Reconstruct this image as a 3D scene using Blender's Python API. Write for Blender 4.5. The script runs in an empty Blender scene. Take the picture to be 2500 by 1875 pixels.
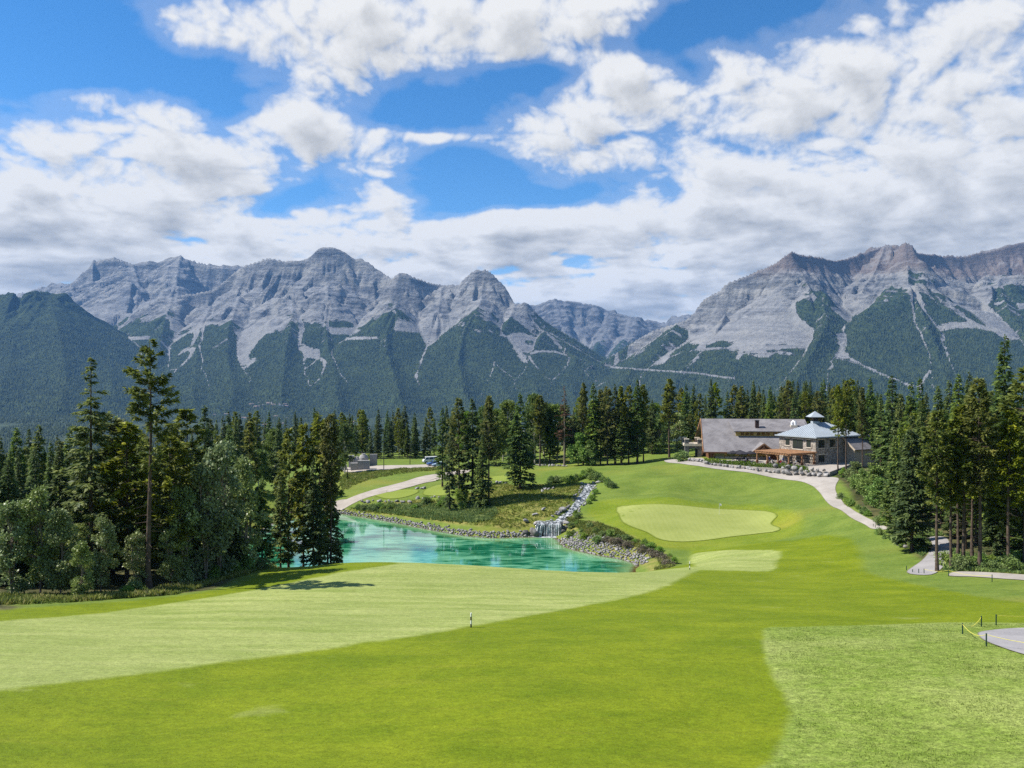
import bpy, bmesh, math, random
import numpy as np
from mathutils import Vector, Matrix
from mathutils.geometry import delaunay_2d_cdt

random.seed(7)
RNG = np.random.default_rng(7)
SC = bpy.context.scene
COL = SC.collection

# ---------------------------------------------------------------- camera, sky, sun, exposure
F = 1925.0            # focal length in pixels of the 2500 px wide photograph
CX, CY = 1250.0, 937.5
CAMZ = 30.0           # the pond's surface is z = 0
cam_d = bpy.data.cameras.new('camera')
cam = bpy.data.objects.new('camera', cam_d)
COL.objects.link(cam)
cam.location = (0, 0, CAMZ)
cam.rotation_euler = (math.radians(90), 0, 0)
cam_d.sensor_width = 36.0
cam_d.lens = 36.0 * F / 2500.0
cam_d.clip_start = 0.5
cam_d.clip_end = 60000
SC.camera = cam

SUN_AZ = math.radians(-89)     # from the view direction (+Y), positive to the right
SUN_EL = math.radians(48)
sun_d = bpy.data.lights.new('sun', 'SUN')
sun = bpy.data.objects.new('sun', sun_d)
COL.objects.link(sun)
sun_d.energy = 5.0
sun_d.angle = math.radians(0.53)
sun_d.color = (1.0, 0.945, 0.86)
to_sun = Vector((math.sin(SUN_AZ) * math.cos(SUN_EL), math.cos(SUN_AZ) * math.cos(SUN_EL), math.sin(SUN_EL)))
sun.rotation_euler = to_sun.to_track_quat('Z', 'Y').to_euler()
sun.location = (-200, 0, 400)

SC.view_settings.view_transform = 'Standard'
SC.view_settings.look = 'None'
SC.view_settings.exposure = 0.72
SC.view_settings.gamma = 1.0
SC.view_settings.use_curve_mapping = False
SC.render.engine = 'CYCLES'
SC.cycles.max_bounces = 5
SC.cycles.diffuse_bounces = 2
SC.cycles.glossy_bounces = 2
SC.cycles.transmission_bounces = 3
SC.cycles.transparent_max_bounces = 4
SC.cycles.volume_bounces = 0
SC.cycles.use_adaptive_sampling = True
SC.cycles.adaptive_threshold = 0.008
SC.cycles.use_denoising = False
try:
    SC.cycles.denoiser = 'OPENIMAGEDENOISE'
    SC.cycles.denoising_prefilter = 'ACCURATE'
except Exception:
    pass
SC.cycles.caustics_reflective = False
SC.cycles.caustics_refractive = False


# ---------------------------------------------------------------- noise in numpy
class Perlin:
    def __init__(self, seed):
        r = np.random.default_rng(seed)
        self.p = np.concatenate([r.permutation(512)] * 2)
        a = r.random(512) * 2 * np.pi
        self.gx, self.gy = np.cos(a).astype(np.float32), np.sin(a).astype(np.float32)

    def __call__(self, x, y):
        xi = np.floor(x).astype(np.int64); yi = np.floor(y).astype(np.int64)
        fx = (x - xi).astype(np.float32); fy = (y - yi).astype(np.float32)
        xi &= 511; yi &= 511
        x1 = (xi + 1) & 511; y1 = (yi + 1) & 511
        p = self.p
        def g(ix, iy, dx, dy):
            h = p[p[ix] + iy]
            return self.gx[h] * dx + self.gy[h] * dy
        u = fx * fx * fx * (fx * (fx * 6 - 15) + 10)
        v = fy * fy * fy * (fy * (fy * 6 - 15) + 10)
        a = g(xi, yi, fx, fy); b = g(x1, yi, fx - 1, fy)
        c = g(xi, y1, fx, fy - 1); d = g(x1, y1, fx - 1, fy - 1)
        return (a + u * (b - a)) * (1 - v) + (c + u * (d - c)) * v

PN = [Perlin(k) for k in range(12)]

def fbm(x, y, octaves=5, gain=0.5, lac=2.03, seed=0, ridged=False):
    out = np.zeros(np.broadcast(x, y).shape, np.float32); amp = 1.0; tot = 0
    for o in range(octaves):
        n = PN[(seed + o) % 12](x + 17.3 * o + seed * 5.1, y - 9.7 * o + seed * 3.3) * 1.5
        if ridged:
            n = 1 - 2 * np.abs(n)
        out += amp * n; tot += amp
        amp *= gain; x = x * lac; y = y * lac
    return out / tot

def sstep(a, b, x):
    t = np.clip((x - a) / (b - a), 0, 1)
    return t * t * (3 - 2 * t)


# ---------------------------------------------------------------- clouds (direction -> cover and brightness)
# blobs of cloud (+) and clear sky (-): centre and radii in degrees of azimuth / elevation come from this plan
CLOUD_PLAN = [
    # x, y, rx, ry, weight   (photo pixels at 2212 px width; turned into directions below)
    (640, 30, 330, 75, 1.2), (1050, 40, 330, 75, 1.15), (480, 60, 130, 60, 0.7), (620, 130, 130, 55, 0.9), (780, 185, 75, 42, 0.8), (900, 115, 240, 45, 0.8), (1300, 20, 160, 40, 0.8),
    (330, 265, 190, 75, 1.0), (185, 205, 75, 34, 1.0), (420, 330, 170, 75, 1.0), (150, 390, 300, 80, 1.1), (20, 290, 110, 75, 0.8), (70, 450, 260, 70, 0.8), (520, 390, 90, 45, 0.7), (80, 560, 200, 70, 1.1),
    (350, 440, 220, 45, 0.8), (330, 500, 240, 35, 0.5),
    (640, 250, 95, 48, 1.15), (735, 315, 125, 55, 1.3), (855, 375, 85, 44, 1.25), (830, 428, 50, 20, 0.9), (900, 298, 110, 14, 0.9), (690, 455, 60, 30, 0.6),
    (1110, 275, 160, 52, 1.25), (1240, 330, 120, 52, 0.9), (1340, 165, 110, 42, 0.8), (1200, 372, 40, 22, 0.4), (1330, 260, 130, 35, 0.6),
    (1700, 210, 400, 95, 1.1), (2020, 70, 260, 110, 1.0), (1900, 310, 380, 100, 1.0), (1530, 230, 190, 40, 0.6), (1500, 335, 100, 40, 0.6), (1640, 400, 250, 60, 0.9), (2150, 200, 200, 300, 0.8), (1540, 100, 60, 50, 0.4),
    (960, 500, 240, 45, 1.0), (760, 530, 220, 45, 0.9), (1230, 490, 220, 50, 1.1), (1480, 490, 240, 55, 1.1), (1850, 470, 330, 80, 1.1), (2150, 470, 220, 100, 1.0), (580, 480, 110, 35, 0.8),
    (1250, 620, 220, 36, 1.0), (1500, 640, 200, 50, 1.0), (420, 545, 150, 28, 0.7), (1000, 570, 120, 36, 0.8), (1700, 560, 220, 45, 0.9), (1900, 500, 200, 30, 0.4),
    (300, 600, 380, 55, 1.0), (850, 610, 300, 50, 0.9), (2050, 600, 300, 60, 0.9), (1350, 690, 300, 30, 0.7), (100, 500, 200, 50, 0.5),
    # clear sky
    (110, 90, 200, 100, -1.3), (340, 170, 130, 50, -0.6), (490, 235, 50, 80, -0.8), (630, 430, 80, 35, -0.8), (940, 235, 130, 40, -1.0), (1000, 400, 120, 50, -1.1), (590, 340, 30, 50, -0.5), (780, 260, 40, 20, -0.3),
    (1200, 425, 110, 28, -0.7), (1540, 40, 110, 40, -0.9), (1700, 20, 130, 30, -0.7), (1470, 150, 70, 35, -0.7), (1150, 160, 90, 25, -0.8), (1090, 575, 60, 14, -0.7), (1280, 552, 80, 14, -0.6), (1570, 330, 90, 26, -0.5),
    (400, 515, 45, 12, -0.6), (1430, 75, 110, 35, -0.6), (1450, 400, 60, 24, -0.5), (1840, 330, 60, 18, -0.5), (1480, 280, 50, 16, -0.4), (1700, 300, 70, 14, -0.4), (60, 640, 140, 16, -0.5), (1340, 450, 60, 14, -0.3),
]

def cloud_field(az, el):
    """az, el in radians -> (cover 0..1, brightness 0..1)"""
    front = np.cos(az) > 0.12
    ca = np.where(front, np.cos(az), 0.12)
    u = 1106 + 1703 * np.sin(az) / ca
    v = 829.5 - 1703 * np.tan(np.minimum(el, 1.45)) / ca
    # cloud deck coordinates: features shrink towards the horizon
    k = 1.0 / (np.sin(np.maximum(el, 0.0)) + 0.20)
    X = np.sin(az) * np.cos(el) * k * 2.3
    Y = np.cos(az) * np.cos(el) * k * 3.0
    wx = fbm(X * 1.2, Y * 1.2, 4, seed=2) ; wy = fbm(X * 1.2 + 40, Y * 1.2 + 11, 4, seed=4)
    S = 3.6
    A = az * S; E = np.log(np.maximum(el, 0) + 0.12) * S * 0.50
    n = fbm(A * 1.3 + 0.35 * wx, E * 1.9 + 0.35 * wy, 8, gain=0.56, seed=1)
    n2 = -fbm(A * 3.4 + 0.5 * wx, E * 4.2 + 0.5 * wy, 6, gain=0.52, seed=6, ridged=True) + 0.25
    plan = np.zeros_like(u, dtype=np.float32)
    du = wx * 70; dv = wy * 45
    for (x, y, rx, ry, w) in CLOUD_PLAN:
        plan += w * np.exp(-(((u + du - x) / rx) ** 2 + ((v + dv - y) / ry) ** 2) * 0.9)
    inview = np.where(front, np.exp(-((u - 1106) / 2300.0) ** 4) * np.exp(-((v - 400) / 1100.0) ** 4), 0)
    plan = plan * inview + 0.42 * (1 - inview)
    n3 = fbm(A * 16 + 1.2 * wy, E * 18 + 1.2 * wx, 5, gain=0.6, seed=9)
    plan = 0.95 * np.tanh(plan / 0.95)
    d = plan - 0.40 + 0.34 * n + 0.42 * n2 + 0.15 * n3
    # towards the horizon rows of flat cumulus stand one behind the other
    low = sstep(0.25, 0.13, el)
    rows = fbm(A * 2.2, E * 6.0 + 0.3 * wx, 5, gain=0.55, seed=5)
    d = d + low * (0.34 + 0.95 * rows)
    return d

def make_clouds():
    W, H = 6144, 1536
    def build(w, h, a0, a1, e0, e1):
        az = np.linspace(a0, a1, w, endpoint=False) + (a1 - a0) / w / 2
        el = np.linspace(e0, e1, h, endpoint=False) + (e1 - e0) / h / 2
        AZ, EL = np.meshgrid(az, el)
        d = cloud_field(AZ, EL)
        pos = np.clip(d, 0, 2)
        # light comes from the upper left: thickness met on the way towards the sun
        pxd = w / math.degrees(a1 - a0)
        acc = np.zeros_like(pos); wsum = 0
        for q in range(1, 9):
            s = q * 0.30
            sx = int(round(s * 0.62 * pxd)); sy = int(round(s * 0.80 * pxd))
            sh = np.roll(pos, (-sy, sx), (0, 1))
            if sy: sh[-sy:, :] = pos[-1:, :]
            if sx: sh[:, :sx] = pos[:, :1]
            acc += sh * (1.0 - q / 10.0); wsum += (1.0 - q / 10.0)
        acc /= wsum
        grad = acc - pos                                # > 0: in the shade of thicker cloud
        det = fbm(AZ * 26, EL * 40, 5, gain=0.6, seed=3)
        bright = 1.02 - 0.62 * sstep(0.10, 0.92, acc + 0.16 * det) - 0.62 * np.clip(grad, -0.5, 0.7) + 0.15 * det
        low = sstep(0.30, 0.06, EL)
        bright = bright + 0.20 * low
        alpha = sstep(-0.04, 0.40, d)
        alpha = np.maximum(alpha, 0.16 * sstep(-0.45, 0.0, d))
        return np.clip(alpha, 0, 1), np.clip(bright, 0.22, 1.0)
    ca, cb = build(W // 6, H // 6, -math.pi, math.pi, 0, math.pi / 2)
    A = np.repeat(np.repeat(ca, 6, 0), 6, 1); B = np.repeat(np.repeat(cb, 6, 0), 6, 1)
    # the part in front of the camera at full resolution
    i0, i1 = int(W * (180 - 50) / 360), int(W * (180 + 50) / 360)
    j1 = int(H * 42 / 90)
    fa, fb = build(i1 - i0, j1, -math.radians(50), math.radians(50), 0, math.radians(42))
    A[:j1, i0:i1] = fa; B[:j1, i0:i1] = fb
    px = np.zeros((H, W, 4), np.float32)
    px[..., 0] = A; px[..., 1] = B; px[..., 3] = 1
    im = bpy.data.images.new('cloud_cover', W, H, alpha=False, float_buffer=False)
    im.colorspace_settings.name = 'Non-Color'
    im.pixels.foreach_set(px.ravel())
    im.update()
    return im

class NT:
    """small helper to write node trees"""
    def __init__(self, tree):
        self.t = tree; tree.nodes.clear()
    def n(self, kind, ins=None, **props):
        nd = self.t.nodes.new(kind)
        for k, v in props.items(): setattr(nd, k, v)
        for k, v in (ins or {}).items(): self.set(nd, k, v)
        return nd
    def set(self, nd, k, v):
        s = nd.inputs[k]
        if hasattr(v, 'is_output'): self.t.links.new(v, s)
        elif isinstance(v, bpy.types.Node): self.t.links.new(v.outputs[0], s)
        else: s.default_value = v
    def math(self, op, a, b=0.0, c=None, clamp=False):
        nd = self.n('ShaderNodeMath', operation=op, use_clamp=clamp)
        self.set(nd, 0, a); self.set(nd, 1, b)
        if c is not None: self.set(nd, 2, c)
        return nd.outputs[0]
    def mix(self, f, a, b, blend='MIX'):
        nd = self.n('ShaderNodeMix', data_type='RGBA', blend_type=blend)
        self.set(nd, 0, f)
        self.set(nd, 6, a if not isinstance(a, tuple) else (*a[:3], 1)); self.set(nd, 7, b if not isinstance(b, tuple) else (*b[:3], 1))
        return nd.outputs[2]
    def ramp(self, f, a, b, smooth=True):
        nd = self.n('ShaderNodeMapRange', interpolation_type='SMOOTHSTEP' if smooth else 'LINEAR')
        self.set(nd, 0, f); nd.inputs[1].default_value = a; nd.inputs[2].default_value = b
        return nd.outputs[0]
    def noise(self, vec, scale, detail=4, rough=0.55, dist=0.0):
        nd = self.n('ShaderNodeTexNoise', {'Scale': scale, 'Detail': detail, 'Roughness': rough, 'Distortion': dist})
        if vec is not None: self.set(nd, 'Vector', vec)
        return nd.outputs[0]
    def attr(self, name):
        return self.n('ShaderNodeAttribute', attribute_name=name).outputs[2]
    def pos(self):
        return self.n('ShaderNodeNewGeometry').outputs[0]
    def scaled(self, vec, s):
        nd = self.n('ShaderNodeVectorMath', operation='MULTIPLY'); self.set(nd, 0, vec); nd.inputs[1].default_value = s
        return nd.outputs[0]
    def bump(self, h, strength, dist, normal=None):
        nd = self.n('ShaderNodeBump', {'Strength': strength, 'Distance': dist, 'Height': h})
        if normal is not None: self.set(nd, 'Normal', normal)
        return nd.outputs[0]
    def link(self, a, b): self.t.links.new(a, b)

SKY_STRENGTH = 0.085
world = bpy.data.worlds.new('World')
SC.world = world
world.use_nodes = True
def build_world():
    T = NT(world.node_tree)
    sky = T.n('ShaderNodeTexSky', sky_type='NISHITA')
    sky.sun_disc = False; sky.sun_elevation = SUN_EL; sky.sun_rotation = SUN_AZ
    sky.altitude = 1500; sky.air_density = 1.0; sky.dust_density = 0.05; sky.ozone_density = 3.0
    d = T.n('ShaderNodeTexCoord').outputs['Generated']
    sp = T.n('ShaderNodeSeparateXYZ'); T.set(sp, 0, d)
    az = T.math('ARCTAN2', sp.outputs[0], sp.outputs[1])
    el = T.math('ARCSINE', sp.outputs[2])
    uu = T.math('MULTIPLY_ADD', az, 1 / (2 * math.pi), 0.5)
    vv = T.math('MAXIMUM', T.math('MULTIPLY', el, 2 / math.pi), 0.001)
    cv = T.n('ShaderNodeCombineXYZ', {0: uu, 1: vv})
    im = T.n('ShaderNodeTexImage', {'Vector': cv.outputs[0]}, interpolation='Cubic', extension='EXTEND')
    im.image = make_clouds()
    sc = T.n('ShaderNodeSeparateColor'); T.set(sc, 0, im.outputs[0])
    # cloud radiance, on the scale of the sky texture before the strength
    lo = (0.190 / SKY_STRENGTH, 0.202 / SKY_STRENGTH, 0.216 / SKY_STRENGTH)
    hi = (0.560 / SKY_STRENGTH, 0.557 / SKY_STRENGTH, 0.548 / SKY_STRENGTH)
    cloud = T.mix(T.ramp(sc.outputs[1], 0.2, 1.0, False), lo, hi)
    hs = T.n('ShaderNodeHueSaturation', {'Saturation': 1.30, 'Value': 1.22, 'Color': sky.outputs[0]})
    colr = T.mix(sc.outputs[0], hs.outputs[0], cloud)
    bg = T.n('ShaderNodeBackground', {'Color': colr, 'Strength': SKY_STRENGTH})
    out = T.n('ShaderNodeOutputWorld'); T.link(bg.outputs[0], out.inputs[0])
build_world()
world.cycles.sampling_method = 'MANUAL'
world.cycles.sample_map_resolution = 1024

# ---------------------------------------------------------------- materials (helpers)
MATS = {}
def new_mat(name):
    m = bpy.data.materials.new(name); m.use_nodes = True
    MATS[name] = m
    return m, NT(m.node_tree)

def finish(T, color, rough=0.9, normal=None, spec=0.25, metallic=0.0):
    p = T.n('ShaderNodeBsdfPrincipled')
    T.set(p, 'Base Color', color if not isinstance(color, tuple) else (*color[:3], 1))
    T.set(p, 'Roughness', rough); T.set(p, 'Specular IOR Level', spec); T.set(p, 'Metallic', metallic)
    if normal is not None: T.set(p, 'Normal', normal)
    o = T.n('ShaderNodeOutputMaterial'); T.link(p.outputs[0], o.inputs[0])
    return p

def plain(name, color, rough=0.8, var=0.25, scale=3.0, bump=0.0, bscale=None, spec=0.25, metallic=0.0):
    """a solid colour broken by soft noise, with fine relief"""
    m, T = new_mat(name)
    co = T.n('ShaderNodeTexCoord').outputs['Object']
    f = T.noise(co, scale, 5)
    c = T.mix(T.ramp(f, 0.25, 0.75), tuple(c * (1 - var) for c in color), tuple(min(1, c * (1 + var)) for c in color))
    nr = None
    if bump: nr = T.bump(T.noise(co, bscale or scale * 4, 4), 0.6, bump)
    finish(T, c, rough, nr, spec, metallic)
    return m

# ---------------------------------------------------------------- object helpers
def tag(o, label=None, cat=None, group=None, kind=None):
    if label: o['label'] = label
    if cat: o['category'] = cat
    if group: o['group'] = group
    if kind: o['kind'] = kind
    return o

def mesh_np(name, verts, faces, mats=(), smooth=False, mat_idx=None):
    """verts (n,3); faces: an (m,3) or (m,4) array, or a list of index lists"""
    me = bpy.data.meshes.new(name)
    verts = np.asarray(verts, np.float32)
    if isinstance(faces, np.ndarray):
        m, k = faces.shape
        me.vertices.add(len(verts)); me.vertices.foreach_set('co', verts.ravel())
        me.loops.add(m * k); me.loops.foreach_set('vertex_index', faces.astype(np.int32).ravel())
        me.polygons.add(m)
        me.polygons.foreach_set('loop_start', np.arange(0, m * k, k, dtype=np.int32))
        try: me.polygons.foreach_set('loop_total', np.full(m, k, np.int32))
        except Exception: pass
        me.update(calc_edges=True)
    else:
        me.from_pydata([tuple(map(float, v)) for v in verts], [], [list(map(int, f)) for f in faces])
    for mm in mats: me.materials.append(mm)
    if mat_idx is not None: me.polygons.foreach_set('material_index', np.asarray(mat_idx, np.int32))
    if smooth: me.polygons.foreach_set('use_smooth', np.ones(len(me.polygons), bool))
    me.validate(clean_customdata=False)
    return me

def link(name, me, parent=None, loc=(0, 0, 0), rz=0.0):
    o = bpy.data.objects.new(name, me); COL.objects.link(o)
    o.location = loc; o.rotation_euler = (0, 0, rz)
    if parent is not None: o.parent = parent
    return o

def empty(name, loc=(0, 0, 0), rz=0.0):
    o = bpy.data.objects.new(name, None); COL.objects.link(o)
    o.empty_display_size = 0.3
    o.location = loc; o.rotation_euler = (0, 0, rz)
    return o

def add_attr(me, name, arr):
    a = me.attributes.new(name, 'FLOAT', 'POINT')
    a.data.foreach_set('value', np.asarray(arr, np.float32).ravel())

def W(u, v, d):
    """the point of the photograph (u, v) at a forward distance of d metres"""
    return np.array([(u - CX) / F * d, d, CAMZ - (v - CY) / F * d])

# ---------------------------------------------------------------- the shape of the ground
GROUND_PTS = np.array([
    # u, v, distance
    (0, 1875, 30), (600, 1875, 30), (1250, 1875, 30), (1900, 1875, 30), (2500, 1875, 30), (-900, 1875, 30), (3400, 1875, 30),
    (0, 1700, 38.5), (1250, 1700, 38), (2500, 1700, 38), (-700, 1700, 39), (3200, 1690, 38),
    (0, 1560, 52), (600, 1550, 54), (1250, 1540, 55), (1900, 1540, 55), (2500, 1545, 54), (-600, 1550, 52), (3100, 1530, 54),
    (0, 1482, 66), (500, 1460, 72), (1000, 1460, 73), (1450, 1456, 75), (2000, 1456, 75), (2500, 1450, 75),
    (430, 1441, 80), (300, 1462, 73), (700, 1392, 92), (860, 1371, 96), (1100, 1378, 97), (1300, 1389, 98), (1500, 1397, 99), (1650, 1397, 99),
    (1800, 1394, 100), (1950, 1402, 97), (2100, 1408, 93), (2210, 1408, 92), (2290, 1398, 90), (2400, 1412, 86), (2500, 1420, 83), (2480, 1395, 88),
    (2700, 1400, 85), (3000, 1370, 86), (2600, 1330, 100), (2800, 1280, 110),
    (2260, 1318, 113), (2165, 1292, 125), (2230, 1352, 105), (2360, 1340, 104), (2450, 1300, 112),
    (2040, 1195, 158), (2085, 1235, 142), (1990, 1174, 169), (2150, 1240, 145), (2250, 1220, 150), (2400, 1200, 160), (2600, 1180, 165),
    (1700, 1132, 196), (1800, 1143, 187), (1900, 1155, 179), (1720, 1117, 206), (1850, 1126, 200), (1990, 1135, 192), (2100, 1150, 184), (2250, 1130, 205), (2450, 1120, 215),
    (1640, 1125, 207), (1500, 1152, 196), (1450, 1146, 200), (1560, 1160, 190), (1600, 1185, 179), (1750, 1185, 178), (1900, 1200, 170), (1950, 1250, 152),
    (1700, 1275, 150), (1700, 1230, 160), (1720, 1322, 138), (1510, 1252, 153), (1880, 1285, 147), (1600, 1240, 157), (1840, 1245, 157), (1560, 1290, 146),
    (2050, 1312, 128), (1900, 1340, 119), (1800, 1368, 110), (1900, 1370, 108), (1750, 1345, 123), (1650, 1345, 127), (1560, 1352, 129), (2080, 1390, 101), (1700, 1372, 114),
    (2000, 1340, 118),
    # banks of the pond and of the stream
    (1640, 1372, 129), (1570, 1340, 135), (1500, 1322, 141), (1430, 1295, 148), (1450, 1262, 159), (1400, 1268, 159),
    (1365, 1276, 157), (1330, 1276, 157.5), (1385, 1250, 163), (1420, 1215, 173), (1442, 1188, 183), (1455, 1178, 188), (1480, 1185, 181), (1500, 1215, 170), (1410, 1195, 180),
    (1310, 1235, 168), (1220, 1250, 166), (1150, 1260, 169), (1250, 1295, 158.5), (1100, 1288, 166), (1000, 1266, 172), (900, 1248, 180), (820, 1238, 185),
    (1150, 1222, 180), (1050, 1235, 179), (1300, 1195, 185), (1240, 1190, 190), (1100, 1190, 195), (1000, 1202, 190), (920, 1208, 188), (880, 1228, 183),
    (850, 1202, 192), (830, 1222, 186), (1070, 1162, 214), (960, 1178, 205), (900, 1162, 214), (1000, 1150, 221), (950, 1138, 235), (1050, 1130, 245), (870, 1150, 226), (760, 1170, 220), (600, 1180, 215),
    (1250, 1132, 232), (1350, 1142, 216), (1400, 1135, 217), (1460, 1138, 212), (1560, 1133, 214), (1180, 1140, 228), (1620, 1118, 222), (1300, 1160, 203),
    (750, 1225, 178), (640, 1235, 172), (560, 1260, 150), (400, 1340, 110), (200, 1400, 92), (0, 1430, 84), (-300, 1420, 84),
], float)

def far_pts():
    P = [W(*p) for p in GROUND_PTS]
    extra = [
        # the hollow of the near shore behind the brow of the fairway
        (-46, 118, 1.5), (-30, 117, 1.2), (-12, 117, 1.0), (4, 118, 1.0), (18, 120, 1.2), (28, 124, 1.2), (-52, 130, 1.0), (-56, 150, 1.0), (-55, 165, 1.2), (-60, 110, 5.0),
        (36, 118, 3.6),
        # pond bed level (carved below)
        (-30, 150, 0.3), (-10, 140, 0.3), (-40, 160, 0.3), (5, 140, 0.3),
        # near the camera, a raised tee
        (0, 0, 28.2), (0, 6, 28.0), (0, 14, 23.5), (0, 21, 18.6), (-20, 2, 27.5), (20, 2, 27.5), (-60, 0, 24), (60, 0, 24), (-30, 20, 18.5), (30, 20, 18.5),
        # far left, far right, far back
        (-140, 60, 11), (140, 60, 16), (-150, 120, 6), (150, 120, 15), (-160, 200, 3), (160, 200, 16), (-160, 280, 2), (170, 290, 16),
        (-80, 270, 4.5), (-30, 280, 6), (20, 280, 8.5), (60, 280, 10), (110, 270, 12), (0, 340, 7), (-100, 340, 3), (100, 340, 11), (55, 235, 10.6), (85, 225, 11.0), (40, 240, 9.6),
        (-110, 225, 3.0), (-75, 235, 4.0),
    ]
    return np.array(P + [np.array(e, float) for e in extra])
TP = far_pts()

class TPS:
    def __init__(self, pts, lam=0.002):
        self.xy = pts[:, :2] / 100.0; n = len(pts)
        K = self.k(self.xy[:, None, :] - self.xy[None, :, :]) + lam * np.eye(n)
        Pm = np.c_[np.ones(n), self.xy]
        A = np.block([[K, Pm], [Pm.T, np.zeros((3, 3))]])
        sol = np.linalg.solve(A, np.r_[pts[:, 2], 0, 0, 0])
        self.w, self.a = sol[:n], sol[n:]
    @staticmethod
    def k(d):
        r2 = (d ** 2).sum(-1)
        return 0.5 * r2 * np.log(r2 + 1e-9)
    def __call__(self, x, y):
        sh = x.shape; q = np.c_[x.ravel(), y.ravel()] / 100.0
        out = np.empty(len(q))
        for i in range(0, len(q), 20000):
            s = q[i:i + 20000]
            r2 = ((s[:, 0:1] - self.xy[None, :, 0]) ** 2 + (s[:, 1:2] - self.xy[None, :, 1]) ** 2)
            out[i:i + 20000] = (0.5 * r2 * np.log(r2 + 1e-9)) @ self.w + self.a[0] + s @ self.a[1:]
        return out.reshape(sh)
tps = TPS(TP)

def seg_sdf(px, py, poly):
    """signed distance to a closed polygon, positive inside"""
    poly = np.asarray(poly, float)
    d2 = np.full(px.shape, 1e18); inside = np.zeros(px.shape, bool)
    n = len(poly)
    for i in range(n):
        ax, ay = poly[i]; bx, by = poly[(i + 1) % n]
        ex, ey = bx - ax, by - ay
        t = np.clip(((px - ax) * ex + (py - ay) * ey) / (ex * ex + ey * ey + 1e-12), 0, 1)
        d2 = np.minimum(d2, (px - ax - t * ex) ** 2 + (py - ay - t * ey) ** 2)
        c = (ay > py) != (by > py)
        with np.errstate(divide='ignore', invalid='ignore'):
            c &= px < (bx - ax) * (py - ay) / (by - ay) + ax
        inside ^= c
    return np.where(inside, 1, -1) * np.sqrt(d2)

def line_dist(px, py, line):
    d2 = np.full(px.shape, 1e18)
    for (ax, ay), (bx, by) in zip(line[:-1], line[1:]):
        ex, ey = bx - ax, by - ay
        t = np.clip(((px - ax) * ex + (py - ay) * ey) / (ex * ex + ey * ey + 1e-12), 0, 1)
        d2 = np.minimum(d2, (px - ax - t * ex) ** 2 + (py - ay - t * ey) ** 2)
    return np.sqrt(d2)

def smooth_poly(pts, k=6, closed=True):
    """Catmull-Rom through the points"""
    P = np.asarray(pts, float); n = len(P); out = []
    for i in range(n if closed else n - 1):
        if closed: a, b, c, d = P[(i - 1) % n], P[i], P[(i + 1) % n], P[(i + 2) % n]
        else: a, b, c, d = P[max(i - 1, 0)], P[i], P[i + 1], P[min(i + 2, n - 1)]
        for t in np.linspace(0, 1, k, endpoint=False):
            out.append(0.5 * (2 * b + (c - a) * t + (2 * a - 5 * b + 4 * c - d) * t * t + (3 * b - a - 3 * c + d) * t ** 3))
    if not closed: out.append(P[-1])
    return np.array(out)

def z0(uv):   # points of the pond's surface
    return np.array([((u - CX) / F * (CAMZ * F / (v - CY)), CAMZ * F / (v - CY)) for u, v in uv])
POND = smooth_poly(np.vstack([z0([(640, 1250), (730, 1250), (820, 1252), (900, 1263), (1000, 1281), (1090, 1299), (1180, 1311), (1270, 1311), (1345, 1308), (1368, 1318), (1388, 1335),
                                  (1430, 1347), (1480, 1357), (1528, 1366), (1562, 1378)]),
                              [(20.0, 127.5), (18.5, 122), (8, 120), (-10, 119), (-30, 120), (-44, 124), (-50, 138), (-52, 155), (-52, 172)]]), 5)
STREAM = [(1352, 1276, 157.2), (1372, 1258, 161.5), (1392, 1245, 164.5), (1412, 1226, 170), (1424, 1208, 175), (1436, 1192, 181), (1445, 1181, 186)]
STREAM3 = np.array([W(*p) for p in STREAM])

MOUNDS = [(W(u, v, d)[:2], r, h) for (u, v, d, r, h) in [
    (1555, 1172, 188, 5.0, 0.9), (1640, 1190, 180, 5.5, 1.0), (1690, 1158, 192, 5, 0.9), (1740, 1180, 182, 5, 0.9), (1800, 1200, 175, 6, -0.8), (1510, 1195, 182, 5, 0.7),
    (1590, 1150, 196, 5, 0.9), (1830, 1185, 180, 5, 0.8), (1690, 1205, 172, 5, -0.7), (1560, 1210, 174, 4, -0.6), (1930, 1262, 150, 4, 1.0), (1960, 1280, 144, 4.5, 0.6), (1905, 1282, 146, 3.5, -0.6),
    (1495, 1235, 162, 4, -0.6), (1480, 1280, 152, 3, -0.4), (1880, 1225, 163, 4, 0.6), (1480, 1165, 191, 5, 0.6), (1630, 1225, 164, 4, 0.6)]]

def near_z(x, y):
    z = tps(x, y)
    for (mx, my), r, h in MOUNDS:
        z = z + h * np.exp(-((x - mx) ** 2 + (y - my) ** 2) / (2 * (r * 0.75) ** 2))
    # small rolls of the turf
    z = z + 0.10 * fbm(x / 9.0, y / 9.0, 3, seed=2) + 0.22 * fbm(x / 26.0, y / 26.0, 2, seed=5) * sstep(20, 60, y)
    near = (x > -80) & (x < 60) & (y > 95) & (y < 215)
    if near.any():
        xs, ys, zz = x[near], y[near], z[near]
        s = seg_sdf(xs, ys, POND)
        zz = np.where(s > 0, -np.minimum(1.6, 0.05 + 0.5 * s), np.maximum(zz, np.minimum(0.06 + 0.42 * (-s), 2.0 + 0 * s)))
        k = sstep(0, 7, -s)
        bank = 0.10 + 0.33 * (-s)
        zz = np.where(s > 0, zz, np.minimum(zz, bank * (1 - k) + np.maximum(zz, bank) * k))
        # the stream's bed
        sd = line_dist(xs, ys, STREAM3[:, :2])
        zz = zz - 0.75 * np.exp(-(sd / 1.5) ** 2) * (s < -0.6)
        z = z.copy(); z[near] = zz
    return z

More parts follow.
